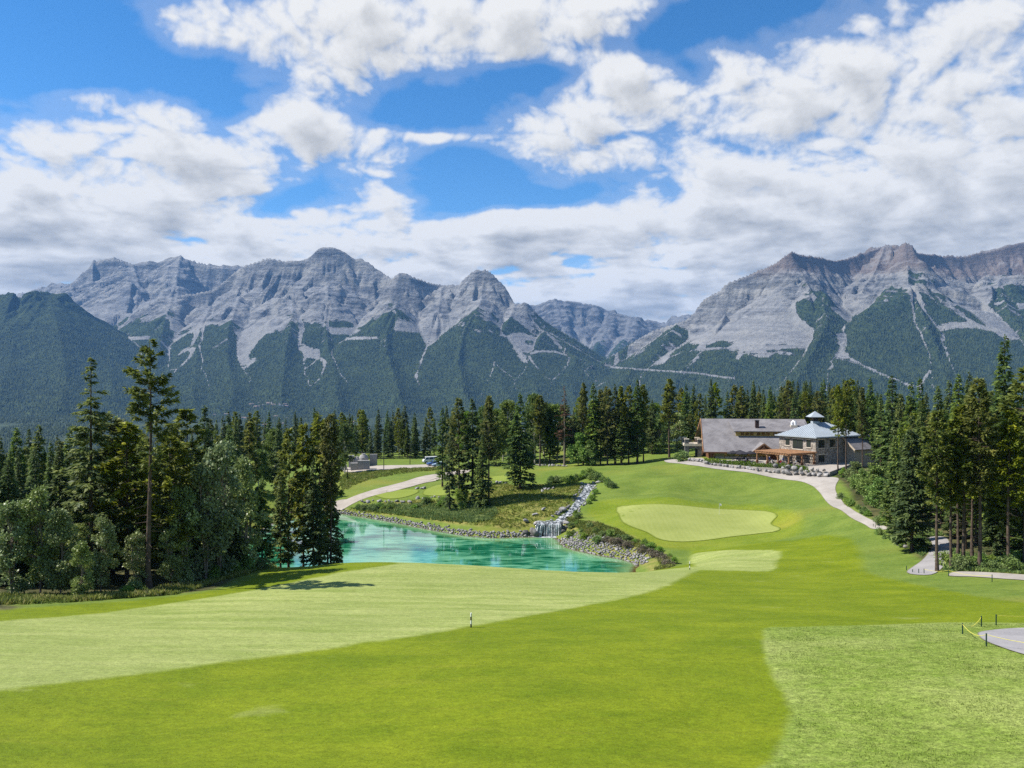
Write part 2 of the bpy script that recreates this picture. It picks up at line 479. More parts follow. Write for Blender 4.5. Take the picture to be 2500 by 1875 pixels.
VALLEY_Z = -172.0
def ground_z(x, y):
    x = np.asarray(x, float); y = np.asarray(y, float)
    rad = np.sqrt((x * 0.62) ** 2 + (y * (y > 0) + 0.8 * y * (y <= 0)) ** 2)
    T = sstep(255, 1100, rad)
    z = np.full(np.broadcast(x, y).shape, VALLEY_Z, float)
    m = T < 0.999
    if m.any():
        zn = near_z(x[m], y[m])
        zn = np.clip(zn, -3, 32)
        zn = np.where((y[m] > 0.5) & (y[m] < 29), np.minimum(zn, 28.9 - 0.46 * y[m]), zn)
        z[m] = zn * (1 - T[m]) + VALLEY_Z * T[m]
    fm = T > 0.02
    if fm.any():
        z[fm] += T[fm] * (14 * fbm(x[fm] / 900, y[fm] / 900, 4, seed=3) + 10 * sstep(3000, 5200, y[fm]))
    return z

_D = np.concatenate([np.arange(24, 60, 0.25), np.arange(60, 260, 0.4), np.arange(260, 420, 2.0)])
def hit(u, v):
    """first point of the near ground seen at (u, v) of the photograph"""
    x = (u - CX) / F * _D; z = CAMZ - (v - CY) / F * _D
    g = ground_z(x, _D)
    b = np.nonzero(z <= g)[0]
    if len(b) == 0 or b[0] == 0: i = len(_D) - 1 if len(b) == 0 else 1
    else: i = b[0]
    a0, a1 = (z - g)[i - 1], (z - g)[i]
    t = 0 if a0 == a1 else a0 / (a0 - a1)
    d = _D[i - 1] + np.clip(t, 0, 1) * (_D[i] - _D[i - 1])
    return np.array([(u - CX) / F * d, d])
def hits(uv): return np.array([hit(u, v) for u, v in uv])

# ---------------------------------------------------------------- mown areas, paths and roads, drawn on the ground
D2F = 2500 / 2212.0
def dp(*pts): return [(a * D2F, b * D2F) for a, b in pts]
LIGHT = smooth_poly(np.vstack([hits(dp((-150, 1350), (0, 1341), (200, 1326), (440, 1292), (640, 1256), (760, 1232), (860, 1217))), [(-18, 104), (0, 106), (14, 108), (26, 106)],
                               hits(dp((1500, 1236), (1420, 1274), (1250, 1311), (1000, 1356), (800, 1387), (600, 1416), (300, 1456), (0, 1492), (-150, 1512)))]), 5)
LIGHT2 = smooth_poly(hits(dp((1492, 1200), (1500, 1222), (1506, 1231), (1590, 1233), (1668, 1232), (1678, 1212), (1684, 1191), (1620, 1188), (1550, 1190))), 5)
ROUGH_R = smooth_poly(np.vstack([hits(dp((1655, 1356), (1648, 1380), (1652, 1420), (1668, 1460), (1695, 1505), (1702, 1540), (1690, 1590), (1665, 1640), (1640, 1700))), [(20, 24), (60, 24)],
                                 hits(dp((2700, 1560), (2500, 1342), (2212, 1346), (2110, 1344), (2000, 1346), (1880, 1350), (1750, 1353)))]), 5)
FAIRWAY = smooth_poly(np.vstack([hits(dp((-200, 1335), (0, 1318), (170, 1305), (420, 1282), (560, 1240), (640, 1218), (760, 1210))), [(-30, 108), (-12, 111), (0, 112), (20, 113), (26, 115)],
                                 hits(dp((1500, 1180), (1600, 1172), (1700, 1168), (1780, 1157), (1830, 1162), (1855, 1185), (1862, 1215), (1880, 1238), (1960, 1258), (2080, 1282), (2212, 1302), (2500, 1330))),
                                 [(75, 60), (60, 20), (0, 22), (-60, 20), (-60, 60)]]), 5)
GREEN_UV = dp((1330, 1100), (1345, 1092), (1400, 1089), (1480, 1092), (1540, 1098), (1600, 1101), (1655, 1104), (1680, 1112), (1672, 1124), (1668, 1132), (1684, 1139), (1682, 1147), (1640, 1153), (1580, 1160),
              (1530, 1167), (1470, 1171), (1425, 1166), (1395, 1150), (1355, 1135), (1338, 1120))
GREEN = smooth_poly(hits(GREEN_UV), 5)
APRON = smooth_poly(hits(dp((1270, 1095), (1330, 1078), (1480, 1080), (1640, 1090), (1720, 1110), (1730, 1150), (1660, 1170), (1560, 1185), (1470, 1188), (1400, 1180), (1330, 1150), (1285, 1120))), 5)
CART_PATH = smooth_poly(hits(dp((1440, 999), (1478, 1003), (1520, 1009), (1580, 1017), (1650, 1028), (1720, 1039), (1750, 1048), (1766, 1060), (1780, 1078), (1800, 1096), (1835, 1117), (1868, 1134), (1885, 1143),
                                (1924, 1144), (1900, 1131), (1866, 1115), (1838, 1098), (1818, 1080), (1806, 1062), (1806, 1048), (1812, 1034), (1790, 1030), (1740, 1025), (1690, 1020), (1620, 1010), (1560, 1003), (1500, 996), (1440, 993))), 4)
SIDE_PATH = smooth_poly(hits(dp((1958, 1237), (1990, 1212), (2008, 1190), (2012, 1172), (2003, 1162), (2040, 1160), (2052, 1175), (2052, 1200), (2040, 1222), (2012, 1242))), 4)
ROADSIDE_PATH = smooth_poly(hits(dp((2050, 1245), (2110, 1247), (2212, 1254), (2330, 1262), (2330, 1248), (2212, 1242), (2110, 1236), (2062, 1236))), 4)
TEE_PAD = smooth_poly(hits(dp((2112, 1368), (2150, 1361), (2212, 1357), (2330, 1356), (2330, 1440), (2260, 1424), (2212, 1415), (2165, 1400), (2125, 1384))), 4)
GRAVEL_ROAD = smooth_poly(hits(dp((700, 1092), (735, 1080), (760, 1074), (830, 1052), (900, 1032), (950, 1023), (1010, 1014), (1010, 1021), (950, 1031), (880, 1052), (820, 1068), (760, 1090), (720, 1110))), 3)
FOOT_TRACK = smooth_poly(hits(dp((838, 1058), (880, 1049), (930, 1038), (960, 1030), (958, 1035), (920, 1043), (880, 1054), (840, 1064))), 3)
PARKING = smooth_poly(hits(dp((740, 1012), (790, 1007), (880, 1005), (960, 1002), (960, 1008), (900, 1011), (800, 1018), (745, 1020))), 3)
TEE_LEFT = smooth_poly(hits(dp((806, 1068), (840, 1060), (895, 1057), (905, 1062), (890, 1070), (860, 1077), (828, 1077))), 5)
TEE_MID = smooth_poly(hits(dp((912, 1066), (925, 1054), (960, 1045), (985, 1048), (985, 1062), (960, 1070), (925, 1071))), 5)
TEE_FAR = smooth_poly(hits(dp((1060, 1030), (1110, 1026), (1125, 1032), (1115, 1040), (1070, 1040))), 4)
TEE_BACK = smooth_poly(hits(dp((1155, 1003), (1190, 999), (1260, 999), (1270, 1003), (1230, 1007), (1170, 1007))), 4)
MEADOW = smooth_poly(hits(dp((735, 1105), (800, 1088), (900, 1080), (990, 1075), (1060, 1045), (1130, 1048), (1240, 1045), (1262, 1060), (1235, 1090), (1205, 1110), (1160, 1128), (1100, 1145), (1000, 1135), (900, 1120), (800, 1110))), 4)
BANK_R = smooth_poly(hits(dp((1240, 1118), (1290, 1130), (1350, 1150), (1420, 1185), (1455, 1215), (1440, 1228), (1380, 1222), (1300, 1190), (1225, 1150), (1215, 1125))), 4)
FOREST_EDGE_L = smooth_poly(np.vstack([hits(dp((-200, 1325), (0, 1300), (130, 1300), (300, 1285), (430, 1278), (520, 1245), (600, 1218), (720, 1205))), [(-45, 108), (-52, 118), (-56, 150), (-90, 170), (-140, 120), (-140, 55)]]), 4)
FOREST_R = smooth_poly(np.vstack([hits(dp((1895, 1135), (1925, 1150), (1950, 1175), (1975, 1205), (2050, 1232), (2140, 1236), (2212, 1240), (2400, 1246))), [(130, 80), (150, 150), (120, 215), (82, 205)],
                                  hits(dp((1830, 1060), (1860, 1098)))]), 4)

# ---------------------------------------------------------------- ground mesh
def ground_mesh():
    th = np.concatenate([np.radians(np.arange(-180, -50, 10)), np.radians(np.arange(-50, -36, 1.0)), np.radians(np.arange(-36, 36.01, 0.13)),
                         np.radians(np.arange(37, 50, 1.0)), np.radians(np.arange(50, 180.1, 10))])
    r = [3.0]
    while r[-1] < 16000:
        q = r[-1]
        r.append(q + (1.2 if q < 24 else 0.30 if q < 34 else max(0.32, q * 0.0072) if q < 262 else q * 0.035))
    r = np.array(r)
    TH, R = np.meshgrid(th, r)
    x = R * np.sin(TH); y = R * np.cos(TH)
    z = ground_z(x, y)
    nr, nt = x.shape
    idx = np.arange(nr * nt).reshape(nr, nt)
    f = np.stack([idx[:-1, :-1], idx[:-1, 1:], idx[1:, 1:], idx[1:, :-1]], -1).reshape(-1, 4)
    f = f[:, ::-1]
    V = np.stack([x, y, z], -1).reshape(-1, 3)
    c = len(V)
    V = np.vstack([V, [[0, 0, float(ground_z(np.array([0.0]), np.array([0.0]))[0])]]])
    me = bpy.data.meshes.new('ground')
    tri = np.stack([np.full(nt - 1, c), idx[0, 1:], idx[0, :-1]], -1)
    me = mesh_np('ground', V, f, smooth=True)
    X = V[:, 0]; Y = V[:, 1]
    small = (np.hypot(X, Y) < 330)
    def sd(poly, wob=0.0):
        out = np.full(len(V), -60.0)
        s = seg_sdf(X[small], Y[small], poly)
        if wob: s = s + wob * fbm(X[small] / 3.0, Y[small] / 3.0, 3, seed=8)
        out[small] = np.clip(s, -60, 60)
        return out
    add_attr(me, 'light', np.maximum(sd(LIGHT), sd(LIGHT2)))
    add_attr(me, 'fairway', sd(FAIRWAY))
    add_attr(me, 'rough_near', sd(ROUGH_R))
    add_attr(me, 'apron', sd(APRON))
    add_attr(me, 'meadow', np.maximum(sd(MEADOW), sd(BANK_R)))
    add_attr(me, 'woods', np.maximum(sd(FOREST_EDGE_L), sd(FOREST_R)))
    return me

def mat_ground():
    m, T = new_mat('grass_ground')
    P = T.pos()
    # mown bands run across; the blades are seen from the side, so texture is stretched sideways
    big = T.noise(T.scaled(P, (0.035, 0.06, 0.02)), 1.0, 4, 0.5)
    mid = T.noise(T.scaled(P, (0.16, 0.30, 0.2)), 1.0, 7, 0.66)
    fine = T.noise(T.scaled(P, (2.2, 3.2, 2.0)), 1.0, 5, 0.7)
    tiny = T.noise(T.scaled(P, (9, 12, 9)), 1.0, 3, 0.7)
    streak = T.noise(T.scaled(P, (0.10, 0.75, 0.3)), 1.0, 6, 0.66)
    wob = T.math('MULTIPLY', T.math('SUBTRACT', T.noise(T.scaled(P, (0.5, 0.5, 0.5)), 1.0, 4), 0.5), 1.6)
    def zone(name, a, b, w=1.0):
        return T.ramp(T.math('MULTIPLY_ADD', wob, w, T.attr(name)), a, b)
    # base: first cut of rough
    rough = T.mix(T.ramp(mid, 0.3, 0.7), (0.098, 0.150, 0.022), (0.150, 0.200, 0.034))
    rough = T.mix(T.math('MULTIPLY', T.ramp(big, 0.48, 0.72), 0.8), rough, (0.205, 0.205, 0.036))
    fair = T.mix(T.ramp(mid, 0.3, 0.72), (0.104, 0.150, 0.0038), (0.166, 0.206, 0.0078))
    fair = T.mix(T.math('MULTIPLY', T.ramp(streak, 0.55, 0.8), 0.5), fair, (0.215, 0.222, 0.022))
    fair = T.mix(T.math('MULTIPLY', T.ramp(big, 0.45, 0.75), 0.5), fair, (0.112, 0.156, 0.007))
    spots = T.noise(T.scaled(P, (0.22, 0.42, 0.2)), 1.0, 3, 0.5)
    fair = T.mix(T.math('MULTIPLY', T.ramp(spots, 0.66, 0.76), 0.55), fair, (0.215, 0.245, 0.060))
    light = T.mix(T.ramp(T.math('ADD', T.math('MULTIPLY', streak, 0.6), T.math('MULTIPLY', mid, 0.4)), 0.33, 0.66), (0.180, 0.232, 0.048), (0.315, 0.345, 0.115))
    light = T.mix(T.math('MULTIPLY', T.ramp(big, 0.4, 0.65), 0.45), light, (0.205, 0.245, 0.070))
    near = T.mix(T.ramp(T.noise(T.scaled(P, (0.9, 1.1, 0.9)), 1.0, 8, 0.74), 0.30, 0.70), (0.125, 0.185, 0.022), (0.210, 0.262, 0.055))
    near = T.mix(T.math('MULTIPLY', T.ramp(T.noise(T.scaled(P, (0.10, 0.16, 0.1)), 1.0, 4, 0.55), 0.45, 0.68), 0.55), near, (0.265, 0.295, 0.090))
    apron = T.mix(T.ramp(mid, 0.3, 0.7), (0.112, 0.165, 0.010), (0.172, 0.212, 0.020))
    apron = T.mix(T.math('MULTIPLY', T.ramp(big, 0.46, 0.7), 0.75), apron, (0.235, 0.228, 0.030))
    wild = T.mix(T.ramp(T.noise(T.scaled(P, (0.35, 0.5, 0.4)), 1.0, 6, 0.65), 0.35, 0.65), (0.115, 0.150, 0.022), (0.225, 0.205, 0.060))
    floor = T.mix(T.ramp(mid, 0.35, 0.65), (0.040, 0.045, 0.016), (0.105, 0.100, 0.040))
    c = T.mix(zone('fairway', -0.9, 1.0), rough, fair)
    c = T.mix(zone('apron', -1.2, 1.2), c, apron)
    c = T.mix(zone('rough_near', -0.28, 0.32, 0.5), c, near)
    c = T.mix(zone('light', -0.5, 0.6, 0.8), c, light)
    c = T.mix(zone('meadow', -0.7, 0.7), c, wild)
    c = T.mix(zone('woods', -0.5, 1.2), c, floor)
    # far valley: forest, hay meadows
    yv = T.n('ShaderNodeSeparateXYZ'); T.set(yv, 0, P)
    far = T.ramp(yv.outputs[1], 250, 420)
    v1 = T.noise(T.scaled(P, (1 / 260, 1 / 420, 0)), 1.0, 5, 0.6)
    v2 = T.noise(T.scaled(P, (1 / 22, 1 / 30, 0)), 1.0, 4, 0.7)
    val = T.mix(T.ramp(v2, 0.40, 0.62), (0.012, 0.022, 0.012), (0.060, 0.080, 0.034))
    v3 = T.noise(T.scaled(P, (1 / 90, 1 / 160, 0)), 1.0, 5, 0.7)
    val = T.mix(T.math('MULTIPLY', T.ramp(v3, 0.54, 0.66), 0.5), val, (0.095, 0.125, 0.045))
    val = T.mix(T.ramp(v1, 0.655, 0.69), val, T.mix(T.ramp(v2, 0.4, 0.6), (0.13, 0.14, 0.06), (0.22, 0.20, 0.11)))
    c = T.mix(far, c, val)
    # blades: fine light and dark grain, strongest in the long grass
    amp = T.math('MULTIPLY_ADD', T.ramp(T.attr('rough_near'), -0.2, 0.4), 0.45, 0.48)
    amp = T.math('MULTIPLY', amp, T.math('SUBTRACT', 1.0, T.math('MULTIPLY', far, 0.8)))
    g = T.math('ADD', T.math('MULTIPLY', T.math('SUBTRACT', fine, 0.5), 1.0), T.math('MULTIPLY', T.math('SUBTRACT', tiny, 0.5), 1.3))
    mul = T.math('MULTIPLY_ADD', g, T.math('MULTIPLY', amp, 2.2), 1.0)
    cc = T.n('ShaderNodeVectorMath', operation='SCALE'); T.set(cc, 0, c); T.set(cc, 3, mul)
    h = T.math('ADD', T.math('MULTIPLY', fine, 0.5), T.math('MULTIPLY', tiny, 0.25))
    nb = T.bump(h, 0.55, 0.16)
    finish(T, cc.outputs[0], 0.85, nb, 0.12)
    return m

ground = link('ground', ground_mesh())
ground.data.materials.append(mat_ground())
tag(ground, 'mown golf course turf running down into the valley', kind='structure')

def sheet(name, poly, mat, lift=0.05, step=2.0, smooth=True, kind='structure', thick=0.0):
    """a surface laid on the ground inside an outline"""
    poly = np.asarray(poly)
    x0, y0 = poly.min(0); x1, y1 = poly.max(0)
    gx, gy = np.meshgrid(np.arange(x0, x1, step), np.arange(y0, y1, step))
    s = seg_sdf(gx, gy, poly)
    k = s > step * 0.35
    inner = np.c_[gx[k], gy[k]]
    pts = [Vector(p) for p in poly] + [Vector(p) for p in inner]
    n = len(poly)
    vs, es, fs, *_ = delaunay_2d_cdt(pts, [(i, (i + 1) % n) for i in range(n)], [], 1, 1e-4)
    xy = np.array([(v.x, v.y) for v in vs])
    z = ground_z(xy[:, 0], xy[:, 1]) + lift
    V = np.c_[xy, z]
    fs = [list(f) for f in fs]
    out = []
    for f in fs:
        a, b, c = (xy[i] for i in f[:3])
        if (b[0] - a[0]) * (c[1] - a[1]) - (b[1] - a[1]) * (c[0] - a[0]) < 0: f = f[::-1]
        out.append(f)
    me = mesh_np(name, V, out, [mat], smooth)
    add_attr(me, 'edge', seg_sdf(xy[:, 0], xy[:, 1], poly))
    o = link(name, me)
    if kind: o['kind'] = kind
    return o

def mat_paved(name, c1, c2, tracks=0.0):
    m, T = new_mat(name)
    P = T.pos()
    a = T.noise(T.scaled(P, (0.35, 0.35, 0.35)), 1.0, 5, 0.6)
    b = T.noise(T.scaled(P, (6, 6, 6)), 1.0, 4, 0.7)
    c = T.mix(T.ramp(a, 0.3, 0.7), c1, c2)
    c = T.mix(T.math('MULTIPLY', T.ramp(b, 0.4, 0.7), 0.35), c, tuple(q * 1.25 for q in c2))
    e = T.math('ADD', T.attr('edge'), T.math('MULTIPLY', T.math('SUBTRACT', b, 0.5), 0.15))
    c = T.mix(T.math('MULTIPLY', T.ramp(e, 0.14, 0.02), 0.75), c, (0.13, 0.12, 0.06))
    finish(T, c, 0.9, T.bump(b, 0.4, 0.03), 0.2)
    return m
M_PATH = mat_paved('path_gravel', (0.27, 0.245, 0.215), (0.36, 0.33, 0.295))
M_ROAD = mat_paved('road_gravel', (0.29, 0.255, 0.215), (0.40, 0.355, 0.305))
M_ASPH = mat_paved('grey_paving', (0.235, 0.225, 0.225), (0.31, 0.295, 0.29))

def mat_mown(name, c1, c2, bands):
    m, T = new_mat(name)
    P = T.pos()
    a = T.noise(T.scaled(P, (0.16, 0.25, 0.3)), 1.0, 5, 0.6)
    w = T.n('ShaderNodeTexWave', {'Vector': T.scaled(P, bands), 'Scale': 1.0, 'Distortion': 1.5, 'Detail': 2.0}, wave_type='BANDS', bands_direction='X')
    c = T.mix(T.ramp(T.math('ADD', T.math('MULTIPLY', w.outputs[0], 0.10), a), 0.32, 0.78, False), c1, c2)
    f = T.noise(T.scaled(P, (5, 7, 5)), 1.0, 4, 0.7)
    c = T.mix(T.math('MULTIPLY', T.ramp(f, 0.4, 0.75), 0.3), c, tuple(q * 1.3 for q in c2))
    e = T.math('ADD', T.attr('edge'), T.math('MULTIPLY', T.math('SUBTRACT', f, 0.5), 0.4))
    c = T.mix(T.ramp(e, 0.5, 0.1), c, (0.115, 0.150, 0.014))
    finish(T, c, 0.85, T.bump(f, 0.3, 0.03), 0.15)
    return m
M_GREEN = mat_mown('putting_green_turf', (0.205, 0.240, 0.055), (0.270, 0.300, 0.085), (0.32, 0.02, 0))
M_TEE = mat_mown('tee_turf', (0.170, 0.220, 0.030), (0.215, 0.260, 0.048), (0.5, 0.1, 0))

tag(sheet('putting_green', GREEN, M_GREEN, 0.05, 2.0), 'pale mown putting green with a flag')
sheet('cart_path', CART_PATH, M_PATH, 0.06, 0.8)
sheet('side_path', SIDE_PATH, M_ASPH, 0.06, 0.8)
sheet('roadside_path', ROADSIDE_PATH, M_PATH, 0.06, 0.8)
sheet('tee_pad', TEE_PAD, M_ASPH, 0.05, 1.2)
sheet('gravel_road', GRAVEL_ROAD, M_ROAD, 0.07, 0.8)
sheet('foot_track', FOOT_TRACK, M_ROAD, 0.09, 0.8)
sheet('parking_lot', PARKING, M_ROAD, 0.08, 2.5)
for p in (TEE_LEFT, TEE_MID, TEE_FAR, TEE_BACK):
    sheet('tee_lawn', p, M_TEE, 0.06, 1.6)

# ---------------------------------------------------------------- pond
def mat_water():
    m, T = new_mat('pond_water')
    P = T.pos()
    a = T.noise(T.scaled(P, (0.05, 0.10, 0)), 1.0, 4, 0.55, 0.6)
    b = T.noise(T.scaled(P, (0.22, 0.75, 0)), 1.0, 4, 0.6, 0.8)
    f = T.math('ADD', T.math('MULTIPLY', a, 0.65), T.math('MULTIPLY', b, 0.55))
    deep, mid_, pale = (0.002, 0.068, 0.030), (0.014, 0.170, 0.085), (0.135, 0.370, 0.215)
    c = T.mix(T.ramp(f, 0.46, 0.62), deep, mid_)
    c = T.mix(T.ramp(f, 0.54, 0.71), c, pale)
    e = T.attr('edge')
    c = T.mix(T.math('MULTIPLY', T.ramp(T.math('ADD', e, T.math('MULTIPLY', b, 3.0)), 6.0, 2.2), 0.8), c, (0.19, 0.32, 0.12))
    c = T.mix(T.ramp(T.math('ADD', e, T.math('MULTIPLY', b, 1.6)), 2.4, 0.9), c, (0.10, 0.060, 0.022))
    w1 = T.noise(T.scaled(P, (0.9, 2.2, 0)), 1.0, 3, 0.5)
    w2 = T.noise(T.scaled(P, (3.0, 7.0, 0)), 1.0, 2, 0.5)
    h = T.math('ADD', T.math('MULTIPLY', w1, 0.7), T.math('MULTIPLY', w2, 0.3))
    finish(T, c, 0.035, T.bump(h, 0.055, 0.05), 0.75)
    return m
M_WATER = mat_water()
def pond():
    poly = POND
    x0, y0 = poly.min(0); x1, y1 = poly.max(0)
    gx, gy = np.meshgrid(np.arange(x0, x1, 2.0), np.arange(y0, y1, 2.0))
    k = seg_sdf(gx, gy, poly) > 0.8
    pts = [Vector(p) for p in poly] + [Vector(p) for p in np.c_[gx[k], gy[k]]]
    n = len(poly)
    vs, es, fs, *_ = delaunay_2d_cdt(pts, [(i, (i + 1) % n) for i in range(n)], [], 1, 1e-4)
    xy = np.array([(v.x, v.y) for v in vs])
    out = []
    for f in fs:
        f = list(f); a, b, c = (xy[i] for i in f[:3])
        if (b[0] - a[0]) * (c[1] - a[1]) - (b[1] - a[1]) * (c[0] - a[0]) < 0: f = f[::-1]
        out.append(f)
    me = mesh_np('pond', np.c_[xy, np.zeros(len(xy))], out, [M_WATER], True)
    add_attr(me, 'edge', seg_sdf(xy[:, 0], xy[:, 1], poly))
    return tag(link('pond', me), 'turquoise green pond below the fairway', kind='structure')
pond()

# ---------------------------------------------------------------- mountains
def R3(*pts):
    """a ridge through points (u, v, distance) of the photograph"""
    return np.array([W(*p) for p in pts])

def carve(x, y, ridges, warp=26.0, seed=0):
    """the roof over a set of ridges: each ridge falls away on both sides; returns height, gully closeness and rib coordinates"""
    wx = warp * fbm(x / 700, y / 700, 4, seed=seed); wy = warp * fbm(x / 700 + 31, y / 700 - 17, 4, seed=seed + 3)
    X, Y = x + wx, y + wy
    best = np.full(x.shape, -1e9); second = np.full(x.shape, -1e9)
    bs = np.zeros(x.shape); bd = np.zeros(x.shape); rid = np.zeros(x.shape, int); allh = []
    for ri, rr in enumerate(ridges):
        pts, cliff, cw, slope = rr[:4]
        h = np.full(x.shape, -1e9); hs = np.zeros(x.shape); hd = np.zeros(x.shape)
        acc = 0.0
        for a, b in zip(pts[:-1], pts[1:]):
            ex, ey = b[0] - a[0], b[1] - a[1]
            L = math.hypot(ex, ey)
            t = np.clip(((X - a[0]) * ex + (Y - a[1]) * ey) / (L * L), 0, 1)
            d = np.hypot(X - a[0] - t * ex, Y - a[1] - t * ey)
            side = np.sign((X - a[0]) * ey - (Y - a[1]) * ex)
            z = a[2] + t * (b[2] - a[2]) - slope * d - cliff * (1 - np.exp(-d / cw))
            k = z > h
            h = np.where(k, z, h); hs = np.where(k, acc + t * L + 5000 * side, hs); hd = np.where(k, d, hd)
            acc += L
        k = h > best
        second = np.where(k, best, np.maximum(second, h))
        bs = np.where(k, hs + 977.0 * ri, bs); bd = np.where(k, hd, bd); rid = np.where(k, ri, rid)
        best = np.where(k, h, best); allh.append(h.astype(np.float32))
    # towards the foot the spurs run together into smooth aprons
    soft = 5 + 75 * sstep(330, -60, best)
    acc = np.zeros(x.shape)
    for h in allh: acc += np.exp((h - best) / soft)
    return best + soft * np.log(acc) * 0.9, best - second, bs, bd, rid

def mountain(name, u0, u1, du, ys, ridges, tree, mat, seed=0, rib=1.0, foot=VALLEY_Z - 14, label='', strip=None):
    us = np.arange(u0, u1 + du, du)
    ys = np.asarray(ys, float)
    U, Y = np.meshgrid(us, ys)
    X = (U - CX) / F * Y
    h, gap, s, d, rid = carve(X, Y, ridges, seed=seed)
    rel = sstep(-150, 700, h)
    off = np.array([r[4] if len(r) > 4 else 0.0 for r in ridges])[rid]
    rock = sstep(tree - 150, tree + 150, h)
    # ribs and gullies that run down the face from the crest
    n1 = fbm(s / 150.0, d / 900.0 + rid * 7, 5, gain=0.55, seed=seed, ridged=True)
    n2 = fbm(s / 46.0, d / 320.0 + rid * 3, 4, gain=0.55, seed=seed + 2, ridged=True)
    f1 = fbm(X / 260, Y / 260, 6, gain=0.55, seed=seed + 1)
    f2 = fbm(X / 70, Y / 70, 4, gain=0.6, seed=seed + 4)
    env = sstep(0, 130, d)                                   # the crest keeps its own outline
    z = h + env * rib * rock * (105 * n1 + 42 * n2) + rock * (12 + 34 * env) * f1 + 17 * rock * f2 + (1 - rock) * rel * (22 * n1 * env + 14 * f1 + 4 * f2)
    # ledges of the bedding
    band = 62.0
    dip = z + 0.10 * X + 45 * f1 + 60 * fbm(X / 900, Y / 900, 2, seed=seed + 10)
    q = dip / band
    fr = q - np.floor(q)
    step = (np.floor(q) + sstep(0.15, 0.62, fr)) * band - dip
    vary = sstep(-0.25, 0.45, fbm(X / 500, Y / 500 + 9, 4, seed=seed + 9))
    z = z + rock * 0.22 * vary * step * sstep(40, 200, d) * sstep(1400, 500, d)
    z = foot + 38 * np.logaddexp(0, (z - foot) / 38.0) - 14
    # how far the forest reaches: up the spurs, not into the stony gullies
    n3 = fbm(s / 75.0, d / 700.0 + rid * 5, 4, gain=0.6, seed=seed + 8)
    tl = tree + off + 110 * fbm(X / 420, Y / 420, 3, seed=seed + 5) + 80 * f1 + 110 * n1 + 190 * n3 + 60 * f2
    spur = sstep(0, 160, gap)
    forest = sstep(80, -60, z - (tl - 190 * np.clip(1 - off / 300, 0.1, 1) * (1 - spur)))
    width = 1.5 + 13 * sstep(-60, tree, z) + 9 * f2 + 8 * f1
    chute = sstep(1.0, 0.55, gap / np.maximum(width, 1)) * sstep(-105, 30, z + 60 * f1) * sstep(tree + 190, tree + 60, z)
    bare = (off < 400) * 1.0
    chute = chute * np.maximum(bare, 0.12)
    forest = forest * (1 - 0.95 * chute)
    # stony openings among the trees just below the tree line
    op = fbm(s / 130.0 + 3, d / 420.0, 5, gain=0.6, seed=seed + 6)
    forest = forest * (1 - 0.9 * bare * sstep(0.20, 0.42, op + 0.25 * f2) * sstep(tree - 420, tree - 80, z - off))
    # thin lines of old slides down through the forest
    sl = fbm(s / 120.0, d / 2500.0 + 5 * rid, 3, seed=seed + 7)
    forest = forest * (1 - 0.9 * bare * sstep(0.03, 0.012, np.abs(sl)) * sstep(tree - 520, tree - 150, z + 90 * f1))
    if strip is not None:
        for line, w in strip:
            forest = forest * (1 - sstep(w, w * 0.5, line_dist(U, CY - (z - CAMZ) / Y * F, line) + 1.5 * f2))
    idx = np.arange(U.size).reshape(U.shape)
    f = np.stack([idx[:-1, :-1], idx[:-1, 1:], idx[1:, 1:], idx[1:, :-1]], -1).reshape(-1, 4)
    zz = z.ravel()
    f = f[(zz[f] > foot - 25).any(1)]
    used = np.unique(f); remap = np.full(U.size, -1); remap[used] = np.arange(len(used))
    V = np.stack([X.ravel(), Y.ravel(), zz], -1)[used]
    me = mesh_np(name, V, remap[f], [mat], True)
    add_attr(me, 'forest', forest.ravel()[used])
    add_attr(me, 'scree', np.clip(chute + 0.0, 0, 1).ravel()[used])
    o = link(name, me)
    return tag(o, label, kind='structure')

